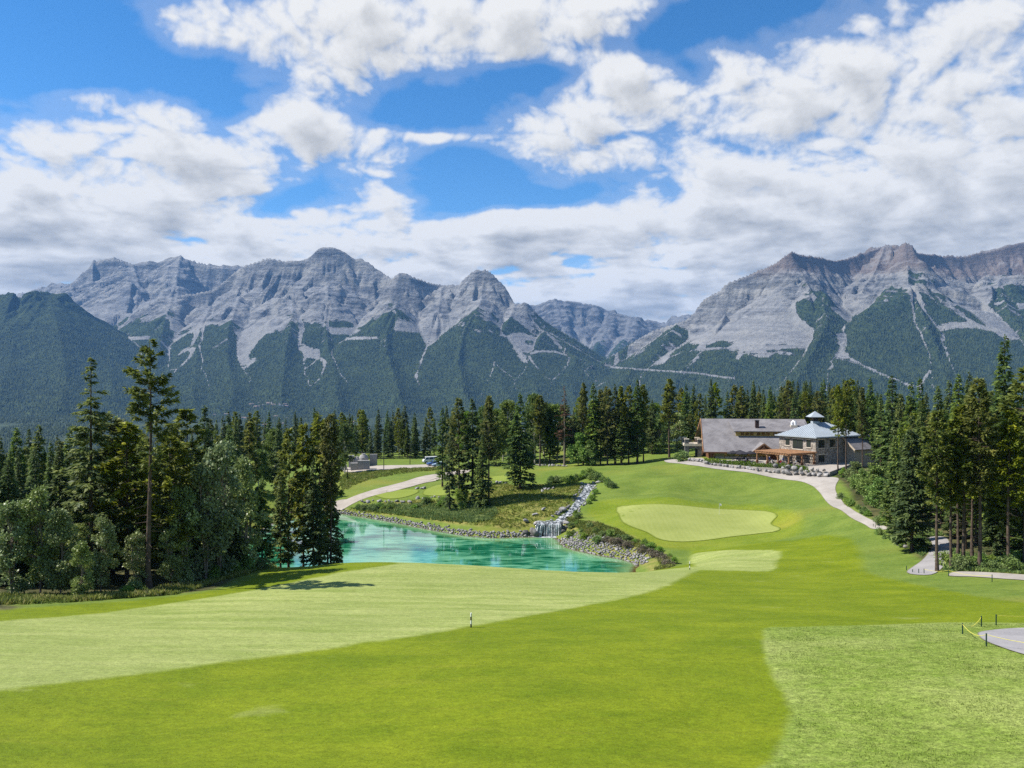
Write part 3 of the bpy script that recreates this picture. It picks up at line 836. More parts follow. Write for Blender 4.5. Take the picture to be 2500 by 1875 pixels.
def mat_mountain(name, warm=0.0, dark=1.0):
    m, T = new_mat(name)
    P = T.pos()
    sp = T.n('ShaderNodeSeparateXYZ'); T.set(sp, 0, P)
    n1 = T.noise(T.scaled(P, (1 / 300, 1 / 300, 1 / 120)), 1.0, 6, 0.6)
    n2 = T.noise(T.scaled(P, (1 / 45, 1 / 45, 1 / 30)), 1.0, 6, 0.7)
    # strata, gently dipping
    lay = T.math('ADD', T.math('MULTIPLY', sp.outputs[2], 1 / 46.0), T.math('MULTIPLY', sp.outputs[0], 0.10 / 46.0))
    lv = T.n('ShaderNodeCombineXYZ', {0: T.math('MULTIPLY', n1, 3.2), 1: T.math('MULTIPLY', sp.outputs[0], 1 / 900.0), 2: lay})
    strata = T.noise(lv.outputs[0], 1.0, 6, 0.72)
    rock = T.mix(T.ramp(strata, 0.34, 0.66), (0.078, 0.082, 0.088), (0.262, 0.260, 0.254))
    rock = T.mix(T.math('MULTIPLY', T.ramp(n1, 0.46, 0.66), 0.75), rock, (0.265, 0.255, 0.228))
    rock = T.mix(T.math('MULTIPLY', T.ramp(n2, 0.47, 0.66), 0.62), rock, (0.050, 0.052, 0.062))
    if warm:
        hi = T.ramp(sp.outputs[2], 830, 960)
        rock = T.mix(T.math('MULTIPLY', hi, 0.75), rock, (0.135, 0.100, 0.084))
    if dark != 1.0:  # below one: cloud shade painted into the rock colour
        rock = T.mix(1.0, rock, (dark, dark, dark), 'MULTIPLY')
    scree = T.mix(n2, (0.165, 0.165, 0.160), (0.295, 0.290, 0.275))
    t1 = T.noise(T.scaled(P, (1 / 17.0, 1 / 30.0, 1 / 22.0)), 1.0, 4, 0.75)
    t2 = T.noise(T.scaled(P, (1 / 160, 1 / 160, 1 / 90)), 1.0, 5, 0.6)
    wood = T.mix(T.ramp(t1, 0.38, 0.62), (0.008, 0.016, 0.009), (0.044, 0.062, 0.024))
    wood = T.mix(T.math('MULTIPLY', T.ramp(t2, 0.5, 0.7), 0.55), wood, (0.058, 0.078, 0.024))
    low = T.ramp(sp.outputs[2], 60, -150)
    pat = T.noise(T.scaled(P, (1 / 110, 1 / 220, 1 / 60)), 1.0, 6, 0.7)
    wood = T.mix(T.math('MULTIPLY', T.math('MULTIPLY', T.ramp(pat, 0.56, 0.66), low), 0.6), wood, (0.10, 0.14, 0.045))
    f = T.math('ADD', T.attr('forest'), T.math('MULTIPLY', T.math('SUBTRACT', n2, 0.5), 1.5))
    f = T.ramp(f, 0.40, 0.60)
    nz = T.n('ShaderNodeSeparateXYZ'); T.set(nz, 0, T.n('ShaderNodeNewGeometry').outputs['Normal'])
    gentle = T.ramp(T.math('ADD', nz.outputs[2], T.math('MULTIPLY', T.math('SUBTRACT', n1, 0.5), 0.35)), 0.66, 0.84)
    rock = T.mix(T.math('MULTIPLY', gentle, 0.42), rock, T.mix(n2, (0.205, 0.205, 0.205), (0.300, 0.298, 0.292)))
    base = T.mix(T.attr('scree'), rock, scree)
    c = T.mix(f, base, wood)
    h1 = T.math('ADD', T.math('MULTIPLY', n2, 26.0), T.math('MULTIPLY', strata, 14.0))
    hgt = T.math('ADD', T.math('MULTIPLY', h1, T.math('SUBTRACT', 1.0, f)), T.math('MULTIPLY', T.math('MULTIPLY', t1, 9.0), f))
    nb = T.bump(hgt, 0.9, 1.0)
    finish(T, c, 0.95, nb, 0.05)
    return m

M_MT = mat_mountain('limestone_and_forest')
M_MTSHADE = mat_mountain('cloud_shaded_limestone_and_forest', 0.0, 0.45)  # same limestone, with the gap mountain's cloud shadow put into its rock colour
M_MTW = mat_mountain('warm_limestone_and_forest', 1.0)

# the long massif on the left, with its forested spurs
LEFT = [
    # the highest wall
    (R3((330, 762, 7900), (421, 722, 7950), (521, 703, 8050), (577, 656, 8150), (600, 643, 8100), (651, 627, 8050), (700, 632, 8000), (750, 627, 8000), (768, 612, 8000), (775, 605, 8000), (795, 600, 8000), (808, 599, 8000),
         (830, 606, 8000), (848, 617, 8000), (866, 631, 8000), (880, 626, 8000), (898, 634, 7950), (915, 650, 7900), (935, 662, 7850), (955, 676, 7700)), 380, 130, 0.50, -260),
    (R3((955, 676, 7500), (975, 659, 7350), (1000, 668, 7350), (1040, 683, 7400), (1081, 692, 7450), (1120, 690, 7350), (1140, 671, 7250), (1148, 661, 7230), (1160, 654, 7200), (1185, 652, 7180), (1200, 660, 7150),
         (1213, 674, 7120), (1230, 693, 7080), (1245, 714, 7050), (1256, 736, 7000), (1275, 758, 6950), (1290, 775, 6900), (1330, 803, 6800), (1370, 836, 6650), (1410, 864, 6500), (1445, 884, 6350)), 320, 110, 0.54, -200),
    (R3((-400, 700, 7900), (-150, 735, 7300), (0, 729, 7000), (50, 721, 6950), (80, 734, 6900), (120, 721, 6900), (140, 768, 6850), (185, 808, 6700), (230, 850, 6400), (262, 890, 6000), (285, 960, 5200)), 20, 200, 0.56, 500),
    (R3((330, 762, 7900), (265, 795, 7700), (200, 815, 7400), (150, 850, 7000)), 30, 150, 0.55, 150),
    # spurs
    (R3((50, 721, 6950), (40, 800, 6400), (20, 880, 5800), (0, 960, 5000)), 0, 200, 0.5, 500),
    (R3((-150, 735, 7300), (-200, 850, 6300), (-230, 960, 5000)), 0, 200, 0.5, 500),
    (R3((120, 721, 6900), (150, 830, 6100), (160, 930, 5300), (150, 985, 4700)), 0, 200, 0.5, 500),
    (R3((421, 722, 7950), (405, 770, 7450), (390, 830, 6900), (380, 900, 6200), (370, 975, 5300)), 30, 150, 0.56),
    (R3((512, 742, 7720), (500, 768, 7480), (485, 830, 6850), (480, 900, 6150), (470, 980, 5200)), 40, 150, 0.56),
    (R3((586, 718, 7700), (576, 745, 7480), (560, 790, 7000), (555, 860, 6350), (565, 930, 5700), (560, 985, 5100)), 40, 150, 0.56),
    (R3((712, 728, 7500), (716, 745, 7280), (715, 770, 7000), (700, 830, 6500), (690, 900, 5900), (685, 985, 5100)), 40, 150, 0.56),
    (R3((800, 690, 7600), (798, 725, 7330), (795, 785, 6950), (805, 850, 6450), (820, 920, 5800), (830, 990, 5100)), 60, 150, 0.57),
    (R3((966, 732, 6980), (962, 750, 6880), (950, 792, 6600), (945, 850, 6200), (960, 920, 5600), (990, 995, 4900)), 60, 150, 0.56),
    (R3((1081, 692, 7450), (1070, 755, 7000), (1065, 815, 6600)), 40, 150, 0.60, -150),
    (R3((1175, 720, 6950), (1162, 750, 6740), (1130, 815, 6400), (1115, 880, 5950), (1130, 950, 5400), (1160, 1005, 4900)), 80, 150, 0.58),
    (R3((1256, 736, 7000), (1225, 815, 6550), (1205, 875, 6150), (1220, 940, 5600), (1260, 1000, 5000)), 40, 150, 0.58),
    (R3((1330, 803, 6800), (1295, 870, 6300), (1290, 920, 5850), (1320, 975, 5200), (1350, 1010, 4800)), 20, 150, 0.56),
    (R3((1410, 864, 6500), (1385, 915, 6050), (1400, 965, 5400), (1420, 1000, 4900)), 10, 150, 0.52),
]
mountain('mountain', -420, 1600, 3.0, np.concatenate([np.arange(4300, 6000, 18), np.arange(6000, 8300, 10.5), np.arange(8300, 9000, 40)]), LEFT, 640, M_MT, seed=1,
         label='long grey limestone massif with forested spurs and pale chutes', strip=[(np.array([(1455, 930), (1470, 955), (1478, 972)]), 2.6), (np.array([(1445, 893), (1428, 905), (1436, 918)]), 2.2)])
FARL = [
    (R3((-100, 770, 10800), (50, 723, 10600), (85, 708, 10500), (112, 699, 10500), (140, 694, 10400), (148, 687, 10400), (165, 693, 10300), (190, 700, 10200), (220, 720, 10000)), 120, 200, 0.5),
    (R3((180, 745, 9800), (193, 705, 9750), (205, 684, 9700), (219, 664, 9650), (222, 648, 9640), (228, 631, 9620), (250, 627, 9600), (275, 622, 9600), (300, 630, 9550), (325, 641, 9500), (345, 634, 9500), (365, 627, 9500), (392, 632, 9500), (420, 624, 9500),
         (441, 619, 9500), (465, 628, 9500), (482, 635, 9450), (510, 640, 9400), (530, 643, 9400), (545, 638, 9400), (580, 644, 9400), (640, 655, 9400), (720, 690, 9300)), 520, 110, 0.48),
    (R3((325, 641, 9500), (340, 690, 9100), (330, 760, 8500)), 60, 100, 0.6),
    (R3((441, 619, 9500), (430, 690, 9000), (400, 740, 8600)), 80, 100, 0.6),
    (R3((190, 700, 10200), (170, 745, 9300), (150, 790, 8600)), 60, 100, 0.55),
    (R3((228, 631, 9620), (225, 730, 9150), (240, 790, 8500)), 200, 90, 0.6),
]
mountain('mountain', -200, 760, 3.5, np.concatenate([np.arange(7400, 8600, 45), np.arange(8600, 9800, 14), np.arange(9800, 11000, 26)]), FARL, 480, M_MT, seed=4, label='blue steep walled peak behind the left end of the massif')
GAP = [
    (R3((1180, 760, 11400), (1262, 738, 11300), (1306, 742, 11300), (1333, 735, 11300), (1356, 726, 11300), (1386, 732, 11250), (1420, 736, 11250), (1449, 740, 11200), (1482, 755, 11200), (1532, 767, 11100), (1558, 780, 11000), (1600, 800, 10900), (1650, 830, 10600)), 260, 200, 0.50),
    (R3((1540, 800, 11600), (1578, 777, 11600), (1600, 781, 11600), (1616, 787, 11500), (1632, 786, 11400), (1650, 775, 11400), (1666, 765, 11300), (1690, 764, 11300), (1760, 780, 11300)), 120, 150, 0.5),
    (R3((1356, 726, 11300), (1370, 790, 10700), (1400, 850, 10000), (1420, 900, 9200)), 60, 150, 0.6),
    (R3((1482, 755, 11200), (1480, 800, 10700), (1455, 850, 10000), (1440, 900, 9300)), 60, 150, 0.6),
    (R3((1290, 740, 11300), (1320, 800, 10700), (1350, 850, 10000), (1370, 900, 9300)), 60, 150, 0.6),
    (R3((1540, 770, 11100), (1530, 820, 10400), (1500, 860, 9800)), 40, 150, 0.6),
]
mountain('mountain', 1150, 1800, 4.0, np.arange(8800, 12000, 20), GAP, 520, M_MTSHADE, seed=7, label='distant blue mountain seen through the gap')
RIGHT = [
    (R3((1440, 890, 6700), (1482, 870, 6650), (1518, 845, 6600), (1561, 820, 6550), (1598, 800, 6500), (1654, 782, 6450), (1680, 772, 6430), (1697, 761, 6400), (1708, 744, 6390), (1716, 731, 6380), (1740, 714, 6350), (1760, 702, 6330), (1774, 686, 6310), (1790, 680, 6300), (1813, 671, 6280),
         (1840, 660, 6250), (1863, 649, 6230), (1885, 638, 6200), (1900, 629, 6180), (1916, 616, 6150), (1929, 606, 6150), (1946, 615, 6180), (1975, 619, 6230), (2006, 624, 6280), (2032, 631, 6350), (2059, 628, 6450), (2098, 613, 6550), (2130, 604, 6600), (2161, 593, 6650),
         (2172, 596, 6600), (2185, 604, 6550), (2192, 600, 6400), (2198, 592, 6250), (2211, 587, 6200), (2228, 593, 6200), (2234, 604, 6300), (2240, 612, 6450), (2297, 616, 6600), (2347, 620, 6650), (2397, 610, 6700), (2430, 600, 6700), (2463, 590, 6700), (2500, 585, 6700), (2600, 570, 6700), (2750, 560, 6700), (3000, 590, 6800)), 330, 110, 0.50, -280),
    (R3((2198, 592, 6250), (2211, 587, 6180), (2228, 593, 6150)), 300, 90, 0.5),
    # spurs
    (R3((1654, 782, 6450), (1600, 860, 6000), (1540, 905, 5600), (1500, 950, 5100), (1490, 1000, 4500)), 40, 150, 0.52, -120),
    (R3((1770, 760, 6060), (1763, 780, 5980), (1720, 850, 5700), (1660, 915, 5200), (1640, 970, 4700), (1630, 1010, 4300)), 120, 110, 0.62, -240),
    (R3((1845, 755, 5980), (1843, 775, 5900), (1820, 850, 5500), (1790, 920, 5000), (1770, 985, 4500)), 140, 110, 0.60, -260),
    (R3((1960, 678, 5960), (1980, 704, 5840), (2010, 735, 5650), (2020, 775, 5400), (1985, 850, 5000), (1950, 920, 4600), (1930, 985, 4250)), 90, 130, 0.58, 90),
    (R3((2214, 640, 6040), (2218, 690, 5800), (2235, 715, 5650), (2260, 770, 5300), (2290, 850, 4900), (2310, 930, 4500), (2320, 990, 4250)), 120, 130, 0.56, 150),
    (R3((2218, 692, 5780), (2150, 735, 5600), (2110, 765, 5450)), 10, 130, 0.60, 150),
    (R3((2448, 668, 6260), (2440, 676, 6200), (2435, 690, 5950), (2470, 760, 5500), (2520, 850, 4950), (2560, 950, 4450)), 60, 130, 0.56, 150),
    (R3((2750, 560, 6700), (2720, 700, 5800), (2760, 850, 5000), (2780, 960, 4400)), 40, 130, 0.55),
    (R3((2161, 593, 6650), (2130, 660, 6250), (2105, 705, 6000)), 60, 100, 0.62),
]
mountain('mountain', 1400, 3000, 3.0, np.concatenate([np.arange(3900, 5000, 16), np.arange(5000, 6900, 9.5), np.arange(6900, 7200, 25)]), RIGHT, 590, M_MTW, seed=3, rib=1.0,
         label='pale cliffed mountain with dark forest skirts above the clubhouse', strip=[(np.array([(1445, 893), (1500, 897), (1560, 902), (1640, 907), (1700, 911), (1760, 920), (1790, 923)]), 3.2)])

# ---------------------------------------------------------------- air
def haze():
    x0, x1, y0, y1, z0_, z1 = -9500, 13000, -1200, 16500, -260.0, 1750.0
    V = [(x, y, z) for z in (z0_, z1) for y in (y0, y1) for x in (x0, x1)]
    Fc = [(0, 2, 3, 1), (4, 5, 7, 6), (0, 1, 5, 4), (1, 3, 7, 5), (3, 2, 6, 7), (2, 0, 4, 6)]
    m = bpy.data.materials.new('air'); m.use_nodes = True
    T = NT(m.node_tree)
    v = T.n('ShaderNodeVolumePrincipled')
    v.inputs['Color'].default_value = (0.21, 0.50, 1.0, 1)
    v.inputs['Density'].default_value = HAZE
    v.inputs['Anisotropy'].default_value = 0.0
    o = T.n('ShaderNodeOutputMaterial'); T.link(v.outputs[0], o.inputs['Volume'])
    o2 = link('haze', mesh_np('haze', V, Fc, [m]))
    tag(o2, 'thin blue summer haze over the valley', kind='stuff')
HAZE = 3.0e-5
haze()

def valley_trees():
    """the forest of the valley floor: many small conifers nobody could count"""
    rg = np.random.default_rng(3); n = 42000
    y = np.sqrt(rg.uniform(1300.0 ** 2, 4900.0 ** 2, n)); u = rg.uniform(-150, 2650, n); x = (u - CX) / F * y
    clear = fbm(x / 420, y / 650, 4, seed=2); k = clear < 0.20; x, y = x[k], y[k]; n = len(x)
    z = ground_z(x, y) - 1.0
    H = rg.uniform(9, 19, n) * (1 + 0.3 * fbm(x / 200, y / 200, 2, seed=4)); r = H * rg.uniform(0.16, 0.30, n); a0 = rg.uniform(0, 6.28, n)
    V = [np.c_[x, y, z + H]]
    for j in range(4):
        a = a0 + j * math.pi / 2; V.append(np.c_[x + r * np.cos(a), y + r * np.sin(a), z])
    V = np.stack(V, 1).reshape(-1, 3); b = (np.arange(n) * 5)[:, None]
    Fc = np.vstack([b + np.array([[0, 1, 2]]), b + np.array([[0, 2, 3]]), b + np.array([[0, 3, 4]]), b + np.array([[0, 4, 1]])])
    m, T = new_mat('valley_conifers')
    f = T.noise(T.scaled(T.pos(), (1 / 40, 1 / 60, 0)), 1.0, 4, 0.7)
    finish(T, T.mix(T.ramp(f, 0.35, 0.65), (0.011, 0.021, 0.012), (0.050, 0.068, 0.026)), 0.9, None, 0.1)
    tag(link('valley_forest', mesh_np('valley_forest', V, Fc, [m])), 'dark conifer forest covering the valley floor', kind='stuff')
valley_trees()

def slope_forest():
    """trees on the lower slopes of the mountains, far too many to count"""
    rg = np.random.default_rng(8); PX = []
    for o in list(COL.objects):
        if not o.name.startswith('mountain'): continue
        me = o.data; n = len(me.vertices)
        co = np.empty(n * 3, np.float32); me.vertices.foreach_get('co', co); co = co.reshape(-1, 3)
        fo = np.empty(n, np.float32); me.attributes['forest'].data.foreach_get('value', fo)
        w = (fo > 0.62) & (co[:, 2] < 520) & (co[:, 2] > -168) & (co[:, 1] < 7200)
        PX.append(co[w])
    P = np.vstack(PX); pr = 1.0 / (P[:, 1] - 2800.0); k = rg.choice(len(P), min(65000, len(P)), replace=False, p=pr / pr.sum()); P = P[k] + rg.normal(0, 4, (len(k), 3)) * [1, 1, 0]
    n = len(P); H = rg.uniform(13, 24, n); r = H * rg.uniform(0.20, 0.32, n); a0 = rg.uniform(0, 6.28, n)
    z = P[:, 2] - 3.0
    V = [np.c_[P[:, 0], P[:, 1], z + H]]
    for j in range(3):
        a = a0 + j * math.pi * 2 / 3; V.append(np.c_[P[:, 0] + r * np.cos(a), P[:, 1] + r * np.sin(a), z])
    V = np.stack(V, 1).reshape(-1, 3); b = (np.arange(n) * 4)[:, None]
    Fc = np.vstack([b + np.array([[0, 1, 2]]), b + np.array([[0, 2, 3]]), b + np.array([[0, 3, 1]])])
    tag(link('slope_forest', mesh_np('slope_forest', V, Fc, [bpy.data.materials['valley_conifers']])), 'dark conifer forest on the lower mountain slopes', kind='stuff')
slope_forest()

# ---------------------------------------------------------------- leaves, bark
def mat_leaf(name, c1, c2, tip, trans=0.42, rough=0.6, spec=0.25, hue=0.03, val=0.35):
    m, T = new_mat(name)
    t = T.attr('tint')
    c = T.mix(T.ramp(t, 0.15, 0.85, False), c1, c2)
    c = T.mix(T.ramp(t, 0.90, 1.0, False), c, tip)
    oi = T.n('ShaderNodeObjectInfo').outputs['Random']
    r2 = T.math('FRACT', T.math('MULTIPLY', oi, 17.31))
    hs = T.n('ShaderNodeHueSaturation', {'Hue': T.math('MULTIPLY_ADD', oi, hue, 0.5 - hue * 0.6), 'Saturation': T.math('MULTIPLY_ADD', r2, 0.3, 0.85), 'Value': T.math('MULTIPLY_ADD', r2, val, 1.0 - val / 2), 'Color': c})
    p = T.n('ShaderNodeBsdfPrincipled', {'Base Color': hs.outputs[0], 'Roughness': rough, 'Specular IOR Level': spec})
    tr = T.n('ShaderNodeBsdfTranslucent', {'Color': hs.outputs[0]})
    mx = T.n('ShaderNodeMixShader', {0: trans, 1: p.outputs[0], 2: tr.outputs[0]})
    o = T.n('ShaderNodeOutputMaterial'); T.link(mx.outputs[0], o.inputs[0])
    return m
M_SPRUCE = mat_leaf('spruce_needles', (0.057, 0.099, 0.031), (0.185, 0.254, 0.062), (0.305, 0.372, 0.092))
M_PINE = mat_leaf('pine_needles', (0.103, 0.137, 0.026), (0.278, 0.301, 0.054), (0.430, 0.405, 0.081))
M_PINEY = mat_leaf('yellow_pine_needles', (0.105, 0.138, 0.020), (0.270, 0.310, 0.045), (0.380, 0.400, 0.075))
M_FIR = mat_leaf('fir_needles', (0.083, 0.139, 0.038), (0.251, 0.327, 0.074), (0.392, 0.447, 0.104))
M_ASPEN = mat_leaf('silver_leaves', (0.089, 0.133, 0.045), (0.288, 0.363, 0.123), (0.616, 0.682, 0.385), 0.25, 0.45, 0.4)
M_BRIGHT = mat_leaf('bright_leaves', (0.080, 0.135, 0.022), (0.165, 0.235, 0.045), (0.235, 0.29, 0.075), 0.4)
M_BUSH = mat_leaf('bush_leaves', (0.097, 0.170, 0.040), (0.240, 0.348, 0.080), (0.380, 0.479, 0.149), 0.3)
M_DEAD = mat_leaf('rusty_needles', (0.070, 0.040, 0.022), (0.160, 0.085, 0.045), (0.20, 0.12, 0.07), 0.15)
M_BARK = plain('conifer_bark', (0.085, 0.062, 0.047), 0.95, 0.45, 2.5, 0.04)
M_BARKL = plain('grey_bark', (0.200, 0.165, 0.130), 0.95, 0.35, 2.5, 0.03)
M_BARKW = plain('aspen_bark', (0.36, 0.34, 0.27), 0.9, 0.35, 3.0, 0.02)

# ---------------------------------------------------------------- growing trees
def tube_np(pts, rad, sides=7):
    """a tapered tube along points"""
    pts = np.asarray(pts, float); n = len(pts)
    V = []; Fc = []
    for i in range(n):
        a = pts[min(i + 1, n - 1)] - pts[max(i - 1, 0)]
        a = a / (np.linalg.norm(a) + 1e-9)
        u = np.cross(a, [1.0, 0.02, 0]) if abs(a[0]) < 0.9 else np.cross(a, [0, 1.0, 0])
        u /= np.linalg.norm(u); w = np.cross(a, u)
        for k in range(sides):
            t = 2 * math.pi * k / sides
            V.append(pts[i] + rad[i] * (math.cos(t) * u + math.sin(t) * w))
    for i in range(n - 1):
        for k in range(sides):
            Fc.append((i * sides + k, i * sides + (k + 1) % sides, (i + 1) * sides + (k + 1) % sides, (i + 1) * sides + k))
    return np.array(V), np.array(Fc)

def sprays_to_mesh(name, C, D, Wd, L, B, tint, mat, sticks=None, stick_mat=None, bend=0.0):
    """diamond sprays: centre base C, direction D, width direction Wd, length L, breadth B"""
    n = len(C)
    Lc, Bc = L[:, None], B[:, None]
    drop = np.zeros_like(C); drop[:, 2] = -bend * L
    p0 = C; p1 = C + D * Lc * 0.45 + Wd * Bc * 0.5; p2 = C + D * Lc + drop; p3 = C + D * Lc * 0.45 - Wd * Bc * 0.5
    V = np.stack([p0, p1, p2, p3], 1).reshape(-1, 3)
    Fc = np.arange(4 * n).reshape(n, 4)
    tt = np.repeat(tint, 4)
    mats = [mat]; mi = np.zeros(n, int)
    if sticks is not None and len(sticks[0]):
        sv, sf = sticks
        Fc = np.vstack([Fc, sf + len(V)]); V = np.vstack([V, sv]); tt = np.r_[tt, np.zeros(len(sv))]
        mats.append(stick_mat); mi = np.r_[mi, np.ones(len(sf), int)]
    me = mesh_np(name, V, Fc, mats, False, mi)
    add_attr(me, 'tint', tt)
    return me

def norm(a): return a / (np.linalg.norm(a, axis=1, keepdims=True) + 1e-9)

def conifer(seed, H, r0, base, profile='spruce', mat=None, dens=1.0, per=22, spray=(0.62, 0.24), lean=0.0, gaps=0.25, droop=0.28, up=0.05, trunk_r=None, bare=0.0, bark=None, crook=0.0):
    """returns (trunk mesh, crown mesh): whorls of drooping branches set with flat needle sprays"""
    rg = np.random.default_rng(seed)
    tr = trunk_r or H * 0.0085 + 0.03
    zs = np.linspace(0, H * 0.985, 12)
    off = np.c_[lean * (zs / H) ** 2 * H * 0.1 + crook * np.sin(zs / H * 5 + seed), crook * np.cos(zs / H * 4 + 1.3 * seed), zs]
    off[0, :2] = 0
    def axis(z): return np.c_[np.interp(z, zs, off[:, 0]), np.interp(z, zs, off[:, 1])]
    rad = tr * (1 - 0.93 * (zs / H)) ; rad[0] *= 1.35
    tv, tf = tube_np(off, rad, 8)
    nb = int(dens * H * 15)
    q = rg.random(nb) ** 0.85                                  # 0 base of crown, 1 tip
    z = base * H + q * (H - base * H) * 0.995
    if profile == 'spruce': prof = (1 - q) ** 0.85 * (0.80 + 0.20 * np.minimum(1, q * 8))
    elif profile == 'column': prof = np.minimum(1.0, (1 - q) * 1.55) ** 0.85 * (0.72 + 0.28 * np.sin(q * 9 + seed) ** 2)
    elif profile == 'pine': prof = np.sin(np.clip(q * 0.86 + 0.14, 0, 1) * math.pi) ** 0.6 * (0.65 + 0.35 * np.sin(q * 13 + seed) ** 2) * np.where(q > 0.9, 0.8, 1)
    else: prof = (1 - q) ** 0.6
    az = rg.random(nb) * 2 * math.pi
    sect = 0.84 + 0.36 * np.sin(az * 2 + seed + q * 5) * gaps * 2 + 0.3 * np.sin(q * 42 + seed * 2.0) * gaps * 1.6
    Lb = r0 * prof * sect * (0.72 + 0.5 * rg.random(nb)) + 0.06
    keep = rg.random(nb) > gaps * 0.45
    z, az, Lb, q = z[keep], az[keep], Lb[keep], q[keep]; nb = len(z)
    ax = axis(z)
    k = np.maximum(3, (per * (0.3 + Lb / max(r0, 0.1))).astype(int))
    bi = np.repeat(np.arange(nb), k); n = len(bi)
    t = 0.12 + 0.90 * rg.random(n) ** 0.75
    if profile == 'pine': t = 0.42 + 0.60 * rg.random(n) ** 0.7
    Lr = Lb[bi] * t
    ups = up + rg.normal(0, 0.07, nb)
    out = np.c_[np.cos(az[bi]), np.sin(az[bi]), np.zeros(n)]
    side = np.c_[-np.sin(az[bi]), np.cos(az[bi]), np.zeros(n)]
    zc = z[bi] + ups[bi] * Lr - droop * Lr * t + (0.10 * Lr * np.maximum(0, t - 0.75) * 4)
    lat = rg.normal(0, 0.10, n) * (0.3 + Lb[bi] * 0.28)
    C = np.c_[ax[bi, 0] + out[:, 0] * Lr + side[:, 0] * lat, ax[bi, 1] + out[:, 1] * Lr + side[:, 1] * lat, zc - np.abs(rg.normal(0, 0.06, n)) * (1 + Lb[bi] * 0.2)]
    sgn = np.where(rg.random(n) < 0.5, -1.0, 1.0) * rg.uniform(0.1, 1.1, n)
    vert = -0.25 + rg.normal(0, 0.30, n)
    if profile == 'pine': vert = 0.25 + rg.normal(0, 0.55, n)
    D = norm(out * (0.75 + 0.2 * rg.random(n))[:, None] + side * sgn[:, None] + np.c_[np.zeros(n), np.zeros(n), vert])
    Wd = norm(np.cross(D, np.c_[rg.normal(0, 0.55, n), rg.normal(0, 0.55, n), np.ones(n)]))
    small = (0.42 + 0.58 * np.minimum(1, (1 - q[bi]) * 2.6)) if profile != 'pine' else np.ones(n)
    L = spray[0] * (0.6 + 0.7 * rg.random(n)) * small; B = spray[1] * (0.6 + 0.8 * rg.random(n)) * small
    # leader
    m = 26
    zt = H * (1 - 0.10 * rg.random(m)); at = rg.random(m) * 2 * math.pi
    axt = axis(zt)
    Ct = np.c_[axt, zt]; Dt = norm(np.c_[np.cos(at) * 0.6, np.sin(at) * 0.6, np.full(m, 0.65)])
    Wt = norm(np.cross(Dt, np.c_[np.zeros(m), np.zeros(m), np.ones(m)]))
    C = np.vstack([C, Ct]); D = np.vstack([D, Dt]); Wd = np.vstack([Wd, Wt])
    L = np.r_[L, np.full(m, spray[0] * 0.42)]; B = np.r_[B, np.full(m, spray[1] * 0.4)]
    tint = np.clip(rg.random(len(C)) * 0.75 + 0.28 * np.sin(np.r_[az[bi] * 3 + z[bi] * 1.7, at]) , 0, 1)
    # branches as thin three sided sticks, with bare dead ones below the crown
    sel = rg.random(nb) < (0.35 if profile != 'pine' else 0.8)
    a0 = np.c_[ax[sel], z[sel]]
    ll = Lb[sel] * 0.85
    a1 = np.c_[ax[sel, 0] + np.cos(az[sel]) * ll, ax[sel, 1] + np.sin(az[sel]) * ll, z[sel] + ups[sel] * ll - droop * ll * 0.85]
    if bare > 0:
        nbz = int(bare * H * base * 4)
        zb = base * H * (0.25 + 0.8 * rg.random(nbz)); ab = rg.random(nbz) * 2 * math.pi; lb = r0 * (0.25 + 0.6 * rg.random(nbz))
        axb = axis(zb)
        a0 = np.vstack([a0, np.c_[axb, zb]])
        a1 = np.vstack([a1, np.c_[axb[:, 0] + np.cos(ab) * lb, axb[:, 1] + np.sin(ab) * lb, zb - 0.15 * lb]])
    ns = len(a0)
    if ns:
        dd = norm(a1 - a0); uu = norm(np.cross(dd, np.tile([0, 0, 1.0], (ns, 1)))); ww = np.cross(dd, uu)
        rr = 0.018 + 0.008 * np.linalg.norm(a1 - a0, axis=1)
        ring = [uu, -0.5 * uu + 0.87 * ww, -0.5 * uu - 0.87 * ww]
        SV = np.stack([a0 + r_ * rr[:, None] for r_ in ring] + [a1 + r_ * 0.008 for r_ in ring], 1).reshape(-1, 3)
        b6 = (np.arange(ns) * 6)[:, None]
        SF = np.vstack([b6 + np.array([[0, 1, 4, 3]]), b6 + np.array([[1, 2, 5, 4]]), b6 + np.array([[2, 0, 3, 5]])])
    else: SV, SF = np.zeros((0, 3)), np.zeros((0, 4), int)
    bk = bark or M_BARK
    crown = sprays_to_mesh('crown', C, D, Wd, L, B, tint, mat, (SV, SF), bk, 0.12)
    trunk = mesh_np('trunk', tv, tf, [bk], True)
    return trunk, crown

